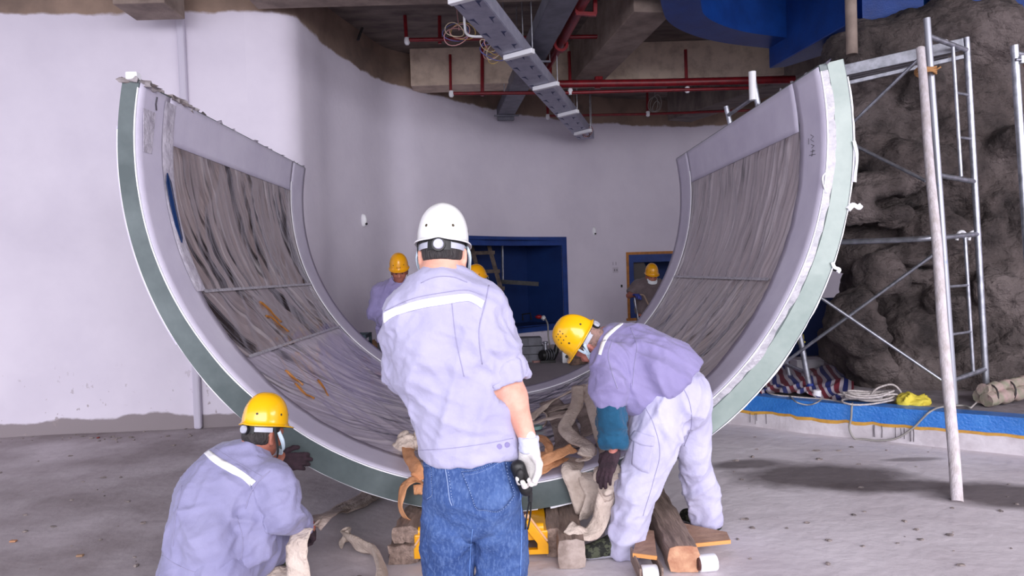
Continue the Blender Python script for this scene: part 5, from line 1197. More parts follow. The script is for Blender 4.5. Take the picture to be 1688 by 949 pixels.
jk3, jb3 = cloth('jacket', S, M_uni2, man3, [(Vector((.5, 0, -1)), 9, 1.6, .022, P(1030, 600, Y3 - .15), .22), (Vector((.35, 0, -1)), 10, 1.8, .020, P(1075, 610, Y3 - .15), .18), (Vector((.9, .2, -.5)), 10, 2, .012, P(1100, 590, Y3 - .1), .2), (Vector((1, 0, .3)), 13, 4, .014, P(1004, 650, Y3 - .2), .10), (Vector((1, 0, -.6)), 15, 4, .007, None, None)])
S = SDF(0.009); S.cone(P(1085, 616, Y3), P(1112, 646, Y3), .186, .184, k=.02, side=hx, flat=.92); S.cut(P(1109, 638, Y3), hd, .5); S.cut(P(1092, 619, Y3), -hd, .5)
cloth('waistband', S, M_uni, jk3, [(hd, 14, 4, .006, None, None)], label='paler waistband of the jacket')
S = SDF(0.008); S.cone(nb + up_b * -.05, nb + up_b * .03, .080, .068, k=.01); S.cone(nb - up_b * .05, nb + up_b * .1, .058, .060, k=.008, sub=True); S.cut(nb + up_b * .018, up_b, .2); cloth('collar', S, M_uni2, jk3)
patch('reflective_strip', jb3, [(986, 584), (990, 568), (997, 553), (1010, 541), (1030, 527)], [(991, 585), (995, 571), (1002, 557), (1014, 545), (1030, 531)], M_reflect, jk3, 50, 4)
seam('sleeve_seam', jb3, [(1010, 560), (1003, 585), (1008, 610), (1018, 640)], M_seam, jk3, .0018); seam('back_seam', jb3, [(1040, 540), (1050, 570), (1046, 600), (1042, 640)], M_seam, jk3, .0013)
S = SDF(0.009); S.ell(P(1118, 655, Y3 - .02), (.16, .17, .16), k=.05); S.ell(P(1134, 662, Y3 - .01), (.11, .13, .13), k=.05)
chain(S, [(P(1094, 672, Y3 - .06), .135), (P(1076, 735, Y3 - .10), .122), (P(1054, 795, Y3 - .12), .100), (P(1038, 850, Y3 - .1), .090), (P(1027, 905, 3.42), .088)], k=.02)
chain(S, [(P(1138, 672, Y3 + .05), .105), (P(1143, 740, Y3 + .09), .084), (P(1152, 800, Y3 + .15), .084), (P(1164, 850, 3.68), .080), (P(1168, 885, 3.7), .075)], k=.02)
S.cut(anL - Vector((0, 0, .045)), (-.12, 0, -1), .2); S.cut(Vector((anR.x, anR.y, .055)), (0, 0, -1), .2); S.cut(P(1082, 612, Y3), -hd, .28)
tr3, tb3 = cloth('trousers', S, M_uni_t, man3, [(Vector((.4, 0, 1)), 11, 2, .020, P(1080, 690, Y3 - .2), .18), (Vector((-.5, 0, 1)), 12, 2, .018, P(1110, 700, Y3 - .15), .15), (Vector((1, 0, .4)), 13, 3, .018, P(1025, 800, Y3 - .2), .18), (Vector((1, 0, .7)), 12, 3, .020, P(1155, 820, Y3 + .1), .16), (Vector((1, 0, .3)), 14, 4, .016, P(1020, 880, 3.4), .13), (Vector((.5, 0, 1)), 14, 3, .008, None, None)])
patch('cargo_pocket', tb3, [(1046, 711), (1062, 722), (1078, 728)], [(1041, 765), (1055, 775), (1070, 780)], M_uni_t, tr3, 14, 10, .006); patch('pocket_flap', tb3, [(1046, 709), (1062, 715), (1079, 720)], [(1036, 722), (1056, 733), (1077, 736)], M_uni_t, tr3, 14, 6, .010)
seam('seat_seam', tb3, [(1118, 625), (1136, 660), (1140, 700), (1128, 735)], M_seam, tr3, .0015); seam('side_seam', tb3, [(1062, 668), (1078, 700), (1088, 745), (1078, 790), (1060, 850)], M_seam, tr3, .0013)
S = SDF(0.008); chain(S, [(elL + dA * -.01, .060), (elL.lerp(wrL, .45), .067), (elL.lerp(wrL, .8), .062), (wrL - dA * .02, .046)], k=.02); S.cut(wrL - dA * .02, dA, .08); S.cut(elL + dA * .0, -dA, .08)
cloth('sleeve_cover', S, M_teal, man3, [(dA, 16, 5, .010, None, None), (dA.cross(Vector((0, 1, 0))), 20, 6, .008, None, None)], label='teal sleeve cover')
S = SDF(0.0045); hand_prims(S, wrL + dA * .004, nv(P(996, 780, Y3 - .15) - wrL), Vector((.55, .6, -.2)), (.18, .3, .25), -1, 1.12, .02, (.6, .25), 1.12); V, F = S.mesh(2); tag(from_arrays('work_glove', V, F, M_glove_d, man3), 'dark maroon work glove')
shoe(man3, (anL.x - .02, anL.y - .01, 0), (-.97, -.16, 0), M_camo, M_sole, label='camouflage canvas shoe'); shoe(man3, (anR.x, anR.y, 0), (-.5, .8, 0), M_camo, M_sole)

# ------------------------------------------------------------------ 4-6: workers beyond the tunnel
def worker(label, hc, hf, hu, nb, sh, tor_pts, armR, armL, legs, jm, tm, skin, hm, h=0.013, bare=False, gloves=None, emblem=False, floor_z=0.0, hairm=None):
    """sh: half shoulder vector to his right; armR / armL: elbow, wrist; legs: [(hip, knee, ankle), ...]"""
    sx = nv(sh); S = SDF(h * 0.85); L = head_prims(S, hc, hf, hu, nb); shR, shL = nb + sh - Vector((0, 0, .05)), nb - sh - Vector((0, 0, .05))
    tor = [(Vector(p), r, f, sx) for p, r, f in tor_pts]; torso_prims(S, tor, .84)
    for s, (e, w) in ((shR, armR), (shL, armL)): S.cone(nb - Vector((0, 0, .02)), s, .055, .055, k=.04); chain(S, [(s, .05), (e, .043), (w, .03)]); S.cone(w, w + (w - e).normalized() * .07, .032, .026, side=sx, flat=.7)
    for a, b, c in legs: chain(S, [(a, .09), (b, .056), (c, .042)])
    V, F = S.mesh(2); o = from_arrays('person', V, F, skin); tag(o, label, 'person')
    f = nv(hf); eyes(o, L, f, f.cross(nv(hu))); hair(o, hc, hf, hu, hairm or M_hair, .011); helmet(o, L(0, .006, .03), hf, hu, hm, emblem=emblem, chin=not bare)
    S = SDF(h); torso_prims(S, tor, 1.0, k=.05)
    for s, (e, w) in ((shR, armR), (shL, armL)):
        S.cone(nb - Vector((0, 0, .045)), s, .082, .07, k=.05)
        if bare: chain(S, [(s, .07), (s.lerp(e, .8), .066)], k=.03); d = nv(e - s); S.cut(s.lerp(e, .78), d, .12)
        else: chain(S, [(s, .07), (e, .066), (w, .05)], k=.03); d = nv(w - e); S.cut(w - d * .0, d, .07)
    dn = nv(tor[0][0] - tor[1][0]); S.cut(tor[0][0], dn, .4)
    jk, jb = cloth('tee_shirt' if bare else 'jacket', S, jm, o, [(Vector((.3, 0, 1)), 9, 1.8, .018, None, None), (Vector((1, 0, .4)), 12, 3, .010, None, None)])
    if not bare:
        S = SDF(0.010); S.cone(nb - Vector((0, 0, .03)), nb + Vector((0, 0, .03)), .084, .070, k=.01); S.cone(nb - Vector((0, 0, .05)), nb + Vector((0, 0, .07)), .054, .06, k=.008, sub=True); S.cut(nb + Vector((0, 0, .03)), (0, 0, 1), .2)
        S.cone(nb + f * .08 + Vector((0, 0, .04)), nb + f * .11 + Vector((0, 0, -.10)), .035, .004, k=.01, sub=True); cloth('collar', S, jm, jk)
    S = SDF(h); S.cone(tor[0][0] + Vector((0, 0, .05)), (Vector(legs[0][0]) + Vector(legs[1][0])) / 2, .155, .15, k=.03, side=sx, flat=.75)
    for a, b, c in legs: chain(S, [(a, .098), (b, .08), (c, .072)], k=.015); S.cut(Vector(c) - Vector((0, 0, .03)), (0, 0, -1), .12)
    cloth('trousers', S, tm, o, [(Vector((.5, 0, 1)), 12, 3, .014, None, None)])
    for a, b, c in legs: shoe(o, (c[0], c[1], 0), (hf[0], hf[1], 0), M_black, M_sole, floor_z)
    if gloves:
        for (e, w), s in ((armR, 1), (armL, -1)):
            S = SDF(0.006); d = nv(Vector(w) - Vector(e)); hand_prims(S, w, d, Vector((0, -.3, -1)), (.5, .6, .4), s, 1.05, .05, (.3, .5), 1.1); V, F = S.mesh(2); from_arrays('work_glove', V, F, gloves, o)
    return o, L, jb
def legs_at(cx, cy, zh, d, zf=0.0, sp=.1):
    r = Vector((d[1], -d[0], 0)).normalized(); c = Vector((cx, cy, 0))
    return [(c + r * s * .09 + Vector((0, 0, zh)), c + r * s * (sp + .01) + Vector((d[0] * .03, d[1] * .03, zf + (zh - zf) * .52)), c + r * s * (sp + .02) + Vector((0, 0, zf + .09))) for s in (1, -1)]
Y4 = 7.14; d = (.15, -1); nb = P(655, 471, Y4); c0 = P(655, 567, Y4)
o4, L4, _ = worker('worker in yellow helmet and open lavender collar standing between the tunnel and the wall', P(658, 443, Y4 - .05), (.12, -1, -.32), (0, -.3, 1), nb, Vector((-.185, -.02, 0)),
    [(P(653, 563, Y4), .185, .72), (P(653, 536, Y4), .18, .72), (P(654, 499, Y4), .19, .66), (P(655, 479, Y4), .14, .62)], (P(617, 514, Y4 - .02), P(641, 534, Y4 - .22)), (P(697, 514, Y4 - .02), P(672, 536, Y4 - .24)), legs_at(c0.x, Y4, c0.z, d), M_uni2, M_dark_cloth, M_skin2, M_shell_y2, emblem=True)
Y5 = 7.08; nb = P(796, 486, Y5); c0 = P(800, 580, Y5); d = (-.8, -.6)
o5, L5, _ = worker('worker almost hidden behind the white helmet man, only a yellow helmet showing', P(788, 462, Y5), (-.85, -.5, -.25), (-.2, -.1, 1), nb, Vector((-.09, .16, 0)),
    [(P(800, 574, Y5), .18, .72), (P(799, 548, Y5), .178, .72), (P(797, 514, Y5), .188, .66), (P(796, 494, Y5), .14, .62)], (P(770, 530, Y5 + .2), P(752, 552, Y5 + .05)), (P(800, 532, Y5 - .24), P(776, 560, Y5 - .26)), legs_at(c0.x, Y5, c0.z, d), M_uni2, M_dark_cloth, M_skin2, M_shell_y2)
Y6 = 10.3; nb = P(1073, 465, Y6); c0 = P(1070, 520, Y6); d = (-.1, -1)
o6, L6, tb6 = worker('worker in brown grey tee shirt and yellow helmet by the small blue niche, blue gloves', P(1074, 452, Y6 - .06), (.12, -1, -.30), (0, -.3, 1), nb, Vector((-.19, 0, 0)),
    [(P(1068, 517, Y6), .19, .72), (P(1069, 500, Y6), .185, .72), (P(1071, 482, Y6), .195, .66), (P(1073, 471, Y6), .14, .62)], (P(1037, 487, Y6 - .05), P(1046, 486, Y6 - .22)), (P(1098, 489, Y6 - .02), P(1108, 504, Y6 - .05)), legs_at(c0.x, Y6, c0.z, d), M_tee, M_dark_cloth, M_skin2, M_shell_y2, bare=True, gloves=M_glove_b)
r6 = nv((-1, -.12, 0))
mb = MB(); Vv, Ff = ribbon([L6(-.078, .03, -.07), L6(-.05, .09, -.095), L6(0, .108, -.1), L6(.05, .09, -.095), L6(.078, .03, -.07)], [r6 * -1, Vector((.6, -.8, 0)), Vector((0, -1, 0)), Vector((-.6, -.8, 0)), r6], .05, .004, 24, .002); mb.add(Vv, Ff); mb.build('face_mask', mat('mask_white', C(226, 230, 236), .8), o6, smooth=True)

# ================================================================== straps
M_web = mat('webbing_beige', C(218, 202, 190), 0.85, col2=C(184, 166, 154), vs=9, bump=0.6, bs=60, stretch=(1, 1, 1), contrast=(0.35, 0.7))
M_web_d = mat('webbing_dusty', C(172, 156, 148), 0.9, col2=C(136, 120, 114), vs=9, bump=0.6, bs=60)
M_web_o = mat('webbing_orange', C(226, 168, 124), 0.8, col2=C(206, 144, 100), vs=10, bump=0.35, bs=80)
def inw(p): return (Vector((CX, p.y, CZ)) - p).normalized()
def strap(label, path, normals_, w, m=None, th=0.009, n=60, jit=0.003, group=None, name='webbing_strap', ridge=True, seed=1):
    Vv, Ff = ribbon(path, normals_, w, th, n, jit, seed); mb = MB(); mb.add(Vv, Ff); o = mb.build(name, m or M_web, smooth=True); return tag(o, label, 'strap', group)
def rs(pix, off=0.03): return [on_ring(p[0], p[1], max(.012, p[2] if len(p) > 2 else off)) for p in pix]
def rstrap(label, pix, w, tilt=None, **k):
    path = rs(pix); nn = [inw(p) for p in path]
    if tilt: nn = [(n_ + Vector(t)).normalized() for n_, t in zip(nn, tilt)]
    return strap(label, path, nn, w, **k)
V3 = Vector
rstrap('beige strap lying farthest back, arching over the coil', [(872, 692, .02), (900, 668, .06), (935, 648, .12), (968, 636, .16), (985, 650, .10)], 0.085, seed=2)
rstrap('dusty strap flat under the beige coil, widest fold', [(905, 660, .02), (925, 690, .02), (935, 720, .02), (932, 742, .02)], 0.17, m=M_web_d, seed=3)
rstrap('dusty strap crossing flat to the right of the coil', [(908, 676, .03), (945, 668, .04), (968, 690, .02), (972, 716, .01)], 0.12, m=M_web_d, seed=4)
rstrap('beige strap running level from behind the near man to the coil', [(868, 701, .06), (890, 694, .08), (920, 686, .10), (944, 684, .10)], 0.085, seed=5)
rstrap('long beige strap falling to the right beside the teal sleeve', [(955, 638, .20), (970, 655, .18), (982, 690, .12), (994, 728, .05), (1000, 745, .03)], 0.085, tilt=[(-.5, -.5, 0)] * 5, seed=6)
rstrap('thick twisted beige strap standing at the middle of the coil', [(952, 637, .22), (951, 665, .18), (938, 690, .15), (931, 706, .13), (946, 722, .11), (968, 736, .10), (964, 751, .08)], 0.085, tilt=[(.2, -1.5, 0), (.1, -1.5, .1), (-.3, -1.4, .1), (0, -1.3, .3), (.1, -1, .2), (.3, -.8, .2), (.4, -.8, 0)], th=.022, seed=7)
rstrap('small folded beige strap end below the twisted one', [(972, 735, .05), (977, 745, .06), (968, 756, .06), (955, 757, .04)], 0.05, seed=8)
pts = [on_ring(926, 752, .0), on_ring(948, 762, .02), P(940, 775, YF - .03), P(950, 800, YF - .05), P(962, 838, YF - .07), P(966, 846, YF - .03)]
strap('beige strap hanging over the rim, left of the two', pts, [inw(pts[0]), V3((0, -.5, 1)), V3((-.1, -1, .3)), V3((-.1, -1, .2)), V3((-.1, -1, .1)), V3((0, -1, 0))], 0.10, seed=9)
pts = [on_ring(960, 760, .0), P(966, 785, YF - .04), P(978, 815, YF - .08), P(970, 840, YF - .10), P(962, 855, YF - .08)]
strap('beige strap hanging over the rim with an orange stain, right of the two', pts, [inw(pts[0]), V3((.1, -1, .3)), V3((.2, -1, .1)), V3((.6, -1, 0)), V3((.8, -1, 0))], 0.09, seed=10)
ys = 3.46
pts = [P(1000, 776, ys), P(1002, 800, ys - .01), P(994, 838, ys - .03), P(986, 865, ys - .05), P(970, 880, ys - .07), P(950, 876, ys - .08), P(936, 868, ys - .06)]
strap('beige strap gripped in the maroon glove, curling left above the floor', pts, [V3((-.2, -1, 0)), V3((-.2, -1, 0)), V3((-.3, -1, .1)), V3((-.6, -.8, .4)), V3((-.3, -.5, .9)), V3((0, -.5, 1)), V3((.2, -.5, 1))], 0.088, th=.02, seed=11)
S = SDF(0.007); q = P(1003, 790, ys - .01); S.cone(q + V3((-.04, 0, .02)), q + V3((.045, -.01, -.02)), .032, .03, k=.02); S.cone(q + V3((.02, -.01, .05)), q + V3((-.01, -.02, -.06)), .03, .03, k=.02); S.cone(q + V3((-.01, 0, .02)), P(1006, 770, ys), .022, .014, k=.02)
V, F = S.mesh(2); V = folds(V, normals(V, F), [(V3((1, 0, .4)), 26, 8, .02, None, None)]); tag(from_arrays('strap_knot', V, F, M_web), 'knotted beige strap just under the maroon glove', 'strap')
# orange straps
pts = [on_ring(672, 735, .03), on_ring(676, 755, .05), P(686, 772, YF - .02), P(692, 792, YF - .05)]
strap('orange strap dropping from the knot left of the jeans', pts, [inw(pts[0]), V3((-.4, -.8, .5)), V3((-.2, -1, .3)), V3((0, -1, .2))], 0.075, m=M_web_o, seed=12)
yo = YF - .09
pts = [P(697, 795, yo + .04), P(680, 790, yo), P(666, 803, yo - .02), P(660, 828, yo - .03), P(666, 850, yo - .03), P(682, 858, yo), P(706, 855, yo + .04)]
strap('orange strap loop hanging in front of the rim left of the jeans', pts, [V3((.2, -.4, 1)), V3((-.5, -.5, .8)), V3((-1, -.6, .3)), V3((-1, -.6, 0)), V3((-.8, -.6, -.6)), V3((-.1, -.5, -1)), V3((.2, -.5, -1))], 0.07, m=M_web_o, th=.005, seed=13)
pts = [P(684, 868, yo - .06), P(690, 878, yo - .07), P(700, 880, yo - .06), P(712, 876, yo - .02)]
strap('short orange strap end above the yellow truck', pts, [V3((-.7, -1, 0)), V3((-.2, -1, .1)), V3((.1, -1, .1)), V3((.2, -1, 0))], 0.085, m=M_web_o, th=.005, seed=14)
pts = [P(682, 807, YF - .045), P(700, 806, YF - .045), P(725, 805, YF - .045)]
strap('flat orange strap stuck across the dark rim', pts, [V3((0, -1, 0))] * 3, 0.055, m=M_web_o, th=.004, seed=15)
pts = rs([(866, 776, .05), (890, 762, .07), (920, 748, .09), (946, 738, .08)]); strap('upper of two orange straps fanning right from the white glove', pts, [(inw(p) + V3((0, -.9, .2))).normalized() for p in pts], 0.07, m=M_web_o, th=.005, seed=16)
pts = rs([(868, 786, .03), (892, 774, .04), (915, 762, .05), (930, 754, .04)]); strap('lower of two orange straps fanning right from the white glove', pts, [(inw(p) + V3((0, -.6, .2))).normalized() for p in pts], 0.07, m=M_web_o, th=.005, seed=17)
pts = rs([(880, 722, .06), (893, 722, .09), (905, 735, .09), (900, 748, .06), (884, 750, .04)]); strap('orange strap fold peeping out behind the glove cuff', pts, [(inw(p) + V3((0, -1.2, 0))).normalized() for p in pts], 0.05, m=M_web_o, th=.005, seed=18)
S = SDF(0.008); q = on_ring(674, 738, .02)
for i in range(7): a = q + V3((0.05 * math.sin(i * 2.1), 0.04 * math.cos(i * 1.7), 0.03 * math.sin(i * 3.1) + .03)); S.cone(a, a + V3((0.06 * math.cos(i * 1.3), .04, 0.05 * math.sin(i * 2.3))), .022, .02, k=.02)
V, F = S.mesh(2); V = folds(V, normals(V, F), [(V3((1, 0, .6)), 22, 7, .02, None, None)]); tag(from_arrays('strap_bundle', V, F, M_web), 'crumpled beige strap bundle on the film left of the near man', 'strap')
pts = rs([(872, 688, .02), (885, 680, .03), (900, 682, .03), (898, 700, .03), (880, 706, .02)]); mb = MB(); mb.tube(spline(pts, 24), .007, 6); tag(mb.build('cord_loop', M_web, smooth=True), 'pale thin cord loop beside the level beige strap', 'cord')
mb = MB(); q = on_ring(886, 704, .03); mb.lathe([(0.02, -.012), (.034, -.012), (.036, .0), (.034, .012), (.02, .012)], q, 16, inw(q)); tag(mb.build('tape_roll', mat('green_tape', C(140, 176, 170), .4), smooth='auto'), 'small pale green tape roll beside the cord loop', 'tape')
# straps around the crouching man
pts = [P(512, 866, 3.3), P(530, 850, 3.42), Vector((*H(560, 848)[:2], .03)), Vector((*H(590, 832)[:2], .02)), Vector((*H(612, 815)[:2], .02))]
strap('dusty strap pulled under the tunnel by the crouching man', pts, [V3((-.2, -.7, .7)), V3((0, -.5, 1)), V3((0, -.3, 1)), V3((0, -.2, 1)), V3((0, -.2, 1))], 0.13, m=M_web_d, seed=20)
pts = [P(514, 868, 3.24), Vector((*H(548, 862)[:2], .06)), Vector((*H(585, 842)[:2], .03)), Vector((*H(618, 822)[:2], .02))]
strap('second dusty strap folded over the first, nearer the camera', pts, [V3((-.1, -.9, .5)), V3((0, -.4, 1)), V3((0, -.3, 1)), V3((0, -.2, 1))], 0.09, m=M_web_d, seed=21)
pts = [P(500, 872, 3.14), P(491, 892, 3.08), P(489, 915, 3.06), P(492, 945, 3.05), P(496, 975, 3.04)]
strap('broad beige strap hanging from the dark glove to the floor', pts, [V3((-.2, -1, .3)), V3((-.3, -1, .1)), V3((-.2, -1, 0)), V3((0, -1, .0)), V3((0, -1, .1))], 0.105, seed=22)
pts = [Vector((*H(567, 892, .05)[:2], .06)), Vector((*H(572, 884, .05)[:2], .06)), Vector((*H(584, 897, .05)[:2], .06)), Vector((*H(606, 905, .05)[:2], .06)), Vector((*H(622, 918, .05)[:2], .06)), Vector((*H(630, 945, .05)[:2], .06)), Vector((*H(626, 990, .05)[:2], .06))]
strap('thick folded beige strap standing on edge on the open floor', pts, [V3((-1, -.3, .4)), V3((-.3, 1, .4)), V3((.5, 1, .5)), V3((.3, 1, .6)), V3((.8, .6, .5)), V3((1, 0, .5)), V3((1, -.1, .4))], 0.10, th=.028, seed=23)
pts = [H(400, 962, .03), H(440, 952, .06), H(468, 950, .06), H(482, 966, .03), H(470, 985, .02)]
strap('beige strap fold at the bottom frame edge by the crouching man', pts, [V3((0, -.4, 1))] * 5, 0.11, th=.03, seed=24)
pts = [H(560, 958, .02), H(590, 957, .03), H(620, 962, .02)]
strap('dusty strap scrap at the bottom frame edge', pts, [V3((0, -.3, 1))] * 3, 0.06, m=M_web_d, seed=25)

# ================================================================== timbers and pallet truck
def rough(name, label, cat, a, b, w, h, m, end=None, seed=0, amp=0.008, parent=None):
    """a sawn timber from a to b (bottom centre line), slightly uneven, with end grain"""
    a, b = Vector(a), Vector(b); t = (b - a).normalized(); s = t.cross(V3((0, 0, 1))).normalized(); u = s.cross(t); rg = random.Random(seed); T = parent or empty(name, (a + b) / 2, label, cat)
    N = 10; V = []; Fc = []; prof = []
    for i in range(16):
        g = i / 16 * 2 * math.pi; c_, s_ = math.cos(g), math.sin(g); q = (abs(c_) ** 8 + abs(s_) ** 8) ** (-1 / 8); prof.append((c_ * q, s_ * q))
    for i in range(N + 1):
        for k, (x, z) in enumerate(prof):
            V.append(a.lerp(b, i / N) + s * (x * w / 2 + amp * rg.uniform(-.5, .5)) + u * (max(0.002, (z + 1) * h / 2 + amp * rg.uniform(-.5, .5))))
    for i in range(N):
        for k in range(16): Fc.append((i * 16 + k, i * 16 + (k + 1) % 16, i * 16 + 16 + (k + 1) % 16, i * 16 + 16 + k))
    Fc += [tuple(range(15, -1, -1)), tuple(N * 16 + k for k in range(16))]
    mb = MB(); mb.add(V, Fc); o = mb.build('timber_body' if end else name, m, T, smooth='auto')
    if end:
        mb = MB(); mb.prism([v - t * .002 for v in V[:16]], -t * .004); mb.build('end_grain', end, T)
    return T
q0, q1 = H(943, 937), Vector((.37, 4.35, 0)); rough('timber_block', 'weathered square timber with split end beside the yellow truck, right member', 'timber', q0, (q0.x + .03, 4.35, 0), .135, .145, M_wood, mat('grey_end_grain', C(178, 162, 154), .85, col2=C(140, 124, 116), vs=16, bump=.3), 3)
q0 = H(913, 918); rough('timber_block', 'weathered timber lying left of the split ended one', 'timber', q0 + V3((-.0, .0, 0)), (q0.x + .04, 4.4, 0), .075, .15, M_wood, M_wood, 4)
q0 = H(666, 930); rough('packing_block', 'lower rough grey brown wooden block left of the yellow truck', 'block', q0, (q0.x + .02, q0.y + .5, 0), .155, .095, M_wood, M_wood, 11, .022)
rough('packing_block', 'upper split wooden block under the rim, left of the yellow truck', 'block', (q0.x + .015, q0.y + .03, .095), (q0.x + .05, q0.y + .52, .095), .135, .085, M_wood, M_wood, 12, .022)
q0, q1 = H(1128, 943), H(1075, 838); T = rough('timber_beam', 'long round edged timber with pale cut end between the bending man feet', 'timber', q0, q1, .15, .125, M_wood, M_wood_end, 6, .012)
M_ply = mat('plywood_top', C(176, 142, 120), .75, col2=C(146, 112, 94), vs=7, bump=.3, bs=30); M_plye = mat('plywood_edge', C(226, 158, 92), .7)
DL = empty('dolly', H(1062, 955), 'low dolly of plywood boards on white nylon rollers under the timber', 'dolly')
def board(pix, z, th=.018):
    pts = [H(x, y, z) for x, y in pix]; mb = MB(); mb.prism(pts, (0, 0, th)); o = mb.build('plywood_board', M_ply, DL); mb = MB()
    for a, b in zip(pts, pts[1:2]): mb.bar(a + V3((0, -.003, th / 2)), b + V3((0, -.003, th / 2)), .006, th)
    mb.build('board_edge', M_plye, o)
board([(1043, 917), (1083, 922), (1078, 880), (1055, 876)], .085); board([(1135, 902), (1204, 895), (1198, 882), (1120, 866)], .06)
def roller(c, r, L, ax):
    c = V3(c); ax = nv(ax); mb = MB(); mb.lathe([(.0, -L / 2), (r * .92, -L / 2), (r, -L / 2 + .006), (r, L / 2 - .006), (r * .92, L / 2), (0, L / 2)], c, 22, ax); o = mb.build('roller', M_white_plastic, DL, smooth='auto')
    mb = MB(); mb.lathe([(.0, -L / 2 - .012), (r * .5, -L / 2 - .012), (r * .75, -L / 2 - .008), (r * .8, -L / 2 + .002)], c, 18, ax); mb.build('hub', mat('rust_hub', C(96, 54, 46), .7, col2=C(60, 40, 38), vs=30), o, smooth='auto')
q0 = H(1166, 941); roller((q0.x, q0.y, .041), .041, .085, (1, .12, 0)); q0 = H(1071, 960); roller((q0.x, q0.y, .041), .041, .075, (1, .0, 0)); q0 = H(1032, 922); roller((q0.x + .03, q0.y, .03), .03, .05, (.9, .4, 0)); q0 = H(1160, 893); roller((q0.x, q0.y + .02, .03), .03, .05, (.9, .2, 0))
for dx in (-.05, .05): q0 = H(1071, 960); mb = MB(); mb.bar(V3((q0.x + dx, q0.y - .05, .055)), V3((q0.x + dx, q0.y + .18, .06)), .010, .07); mb.build('bracket', M_wood, DL, bevel=.002)
# pallet truck
M_yel = mat('truck_yellow', C(250, 182, 16), .4, col2=C(236, 164, 12), vs=8, coat=.2); YP = 3.44
PT = empty('pallet_truck', H(794, 932), 'yellow hand pallet truck under the tunnel, half hidden by the jeans', 'pallet truck')
qa, qb = H(683, 931), H(906, 930); xm = (qa.x + qb.x) / 2; xw = (qb.x - qa.x) / 2; YP = qa.y
def pf(x, z, y=0.0): return V3((xm + x, YP + y, z))
for s in (-1, 1):
    mb = MB()
    A = [pf(s * xw, .03), pf(s * xw, .075), pf(s * (xw - .05), .12), pf(s * (xw - .10), .185), pf(s * .16, .185), pf(s * .10, .20), pf(s * .10, .03)]; hole = None
    outer = [(xw, .03), (xw, .08), (xw - .09, .205), (.12, .205), (.08, .03)]; inn = [(xw - .055, .055), (xw - .055, .085), (xw - .115, .165), (.17, .165), (.14, .055)]
    n = len(outer); V = []
    for y in (0, .03):
        for p in outer: V.append(pf(s * p[0], p[1], y))
        for p in inn: V.append(pf(s * p[0], p[1], y))
    Fc = []
    for k in range(n):
        j = (k + 1) % n; Fc += [(k, j, n + j, n + k), (2 * n + k, 3 * n + k, 3 * n + j, 2 * n + j), (k, 2 * n + k, 2 * n + j, j), (n + k, n + j, 3 * n + j, 3 * n + k)]
    mb.add(V, Fc); mb.build('front_frame', M_yel, PT, bevel=.003)
for s in (-1, 1):
    mb = MB(); mb.box(pf(s * (xw - .08), .118, .62), (.16, 1.2, .05)); mb.build('fork', M_yel, PT, bevel=.008)
    mb = MB(); mb.bar(pf(s * (xw - .02), .08, .015), pf(s * (xw - .12), .215, .04), .05, .012, (0, 1, 0)); mb.build('gusset', mat('truck_yellow_worn', C(222, 180, 140), .6), PT)
    mb = MB(); mb.tube([pf(s * (xw - .12), .15, .05), pf(s * (xw - .02), .15, .05)], .024, 12); mb.build('pivot_pin', M_yel, PT, smooth='auto')
    mb = MB(); mb.lathe([(0, -.03), (.04, -.03), (.041, 0), (.04, .03), (0, .03)], pf(s * (xw - .08), .042, 1.0), 16, (1, 0, 0)); mb.build('fork_roller', M_white_plastic, PT, smooth='auto')
mb = MB(); mb.box(pf(0, .19, .04), (.22, .08, .05)); mb.tube([pf(0, .06, .0), pf(0, .33, .0)], .045, 16); mb.build('pump', M_black, PT, bevel=.004)
for s in (-1, 1): mb = MB(); mb.lathe([(0, -.025), (.05, -.025), (.085, -.022), (.09, 0), (.085, .022), (.05, .025), (0, .025)], pf(s * .06 - .02, .092, -.06), 24, (1, 0, 0)); w_ = mb.build('steer_wheel', mat('nylon_grey', C(206, 204, 208), .5), PT, smooth='auto'); mb = MB(); mb.lathe([(0, -.035), (.03, -.035), (.032, .035), (0, .035)], pf(s * .06 - .02, .092, -.06), 14, (1, 0, 0)); mb.build('hub', M_dark, w_, smooth='auto')
mb = MB(); mb.tube([pf(0, .30, .0), pf(-.01, .62, -.30)], .017, 10); mb.build('draw_bar', M_black, PT, smooth='auto')
mb = MB(); mb.tube([pf(-.08, .13, -.05), pf(.07, .13, -.05)], .012, 8); mb.box(pf(.02, .16, -.03), (.09, .05, .04)); mb.build('pedal', M_dark, PT)
mb = MB(); q0 = V3((xm + .18, 3.62, .17)); mb.box(q0 + V3((0, .1, -.03)), (.14, .3, .02)); tag(mb.build('red_plank', mat('reddish_plank', C(150, 108, 96), .8, col2=C(120, 84, 76), vs=9)), 'short reddish plank on the fork behind the truck frame', 'plank')

# ================================================================== things by the rear wall
Yl = 11.25
LD = empty('wooden_ladder', P(822, 535, Yl), 'old wooden ladder leaning inside the larger blue niche', 'ladder')
r0, r1 = (P(774, 394, Yl + .25), P(815, 535, Yl - .25)), (P(803, 394, Yl + .25), P(842, 535, Yl - .25))
r0 = (r0[0], r0[0] + (r1[1] - r1[0]))
for a, b in (r0, r1): mb = MB(); mb.bar(a, b, .07, .05, (0, -1, 0)); mb.build('rail', M_dark_wood, LD, bevel=.004)
for f in (.17, .39, .59, .79, .94): a, b = r0[0].lerp(r0[1], f), r1[0].lerp(r1[1], f); d = (b - a) * .22; mb = MB(); mb.bar(a - d * .6 + V3((0, -.04, 0)), b + d + V3((0, -.04, .01)), .03, .06); mb.build('rung', M_dark_wood, LD, bevel=.004)
mb = MB(); mb.bar(P(826, 464, 11.7), P(888, 468, 11.6), .05, .07); tag(mb.build('metal_bar', M_dark), 'dark level bar leaning inside the larger blue niche', 'bar')
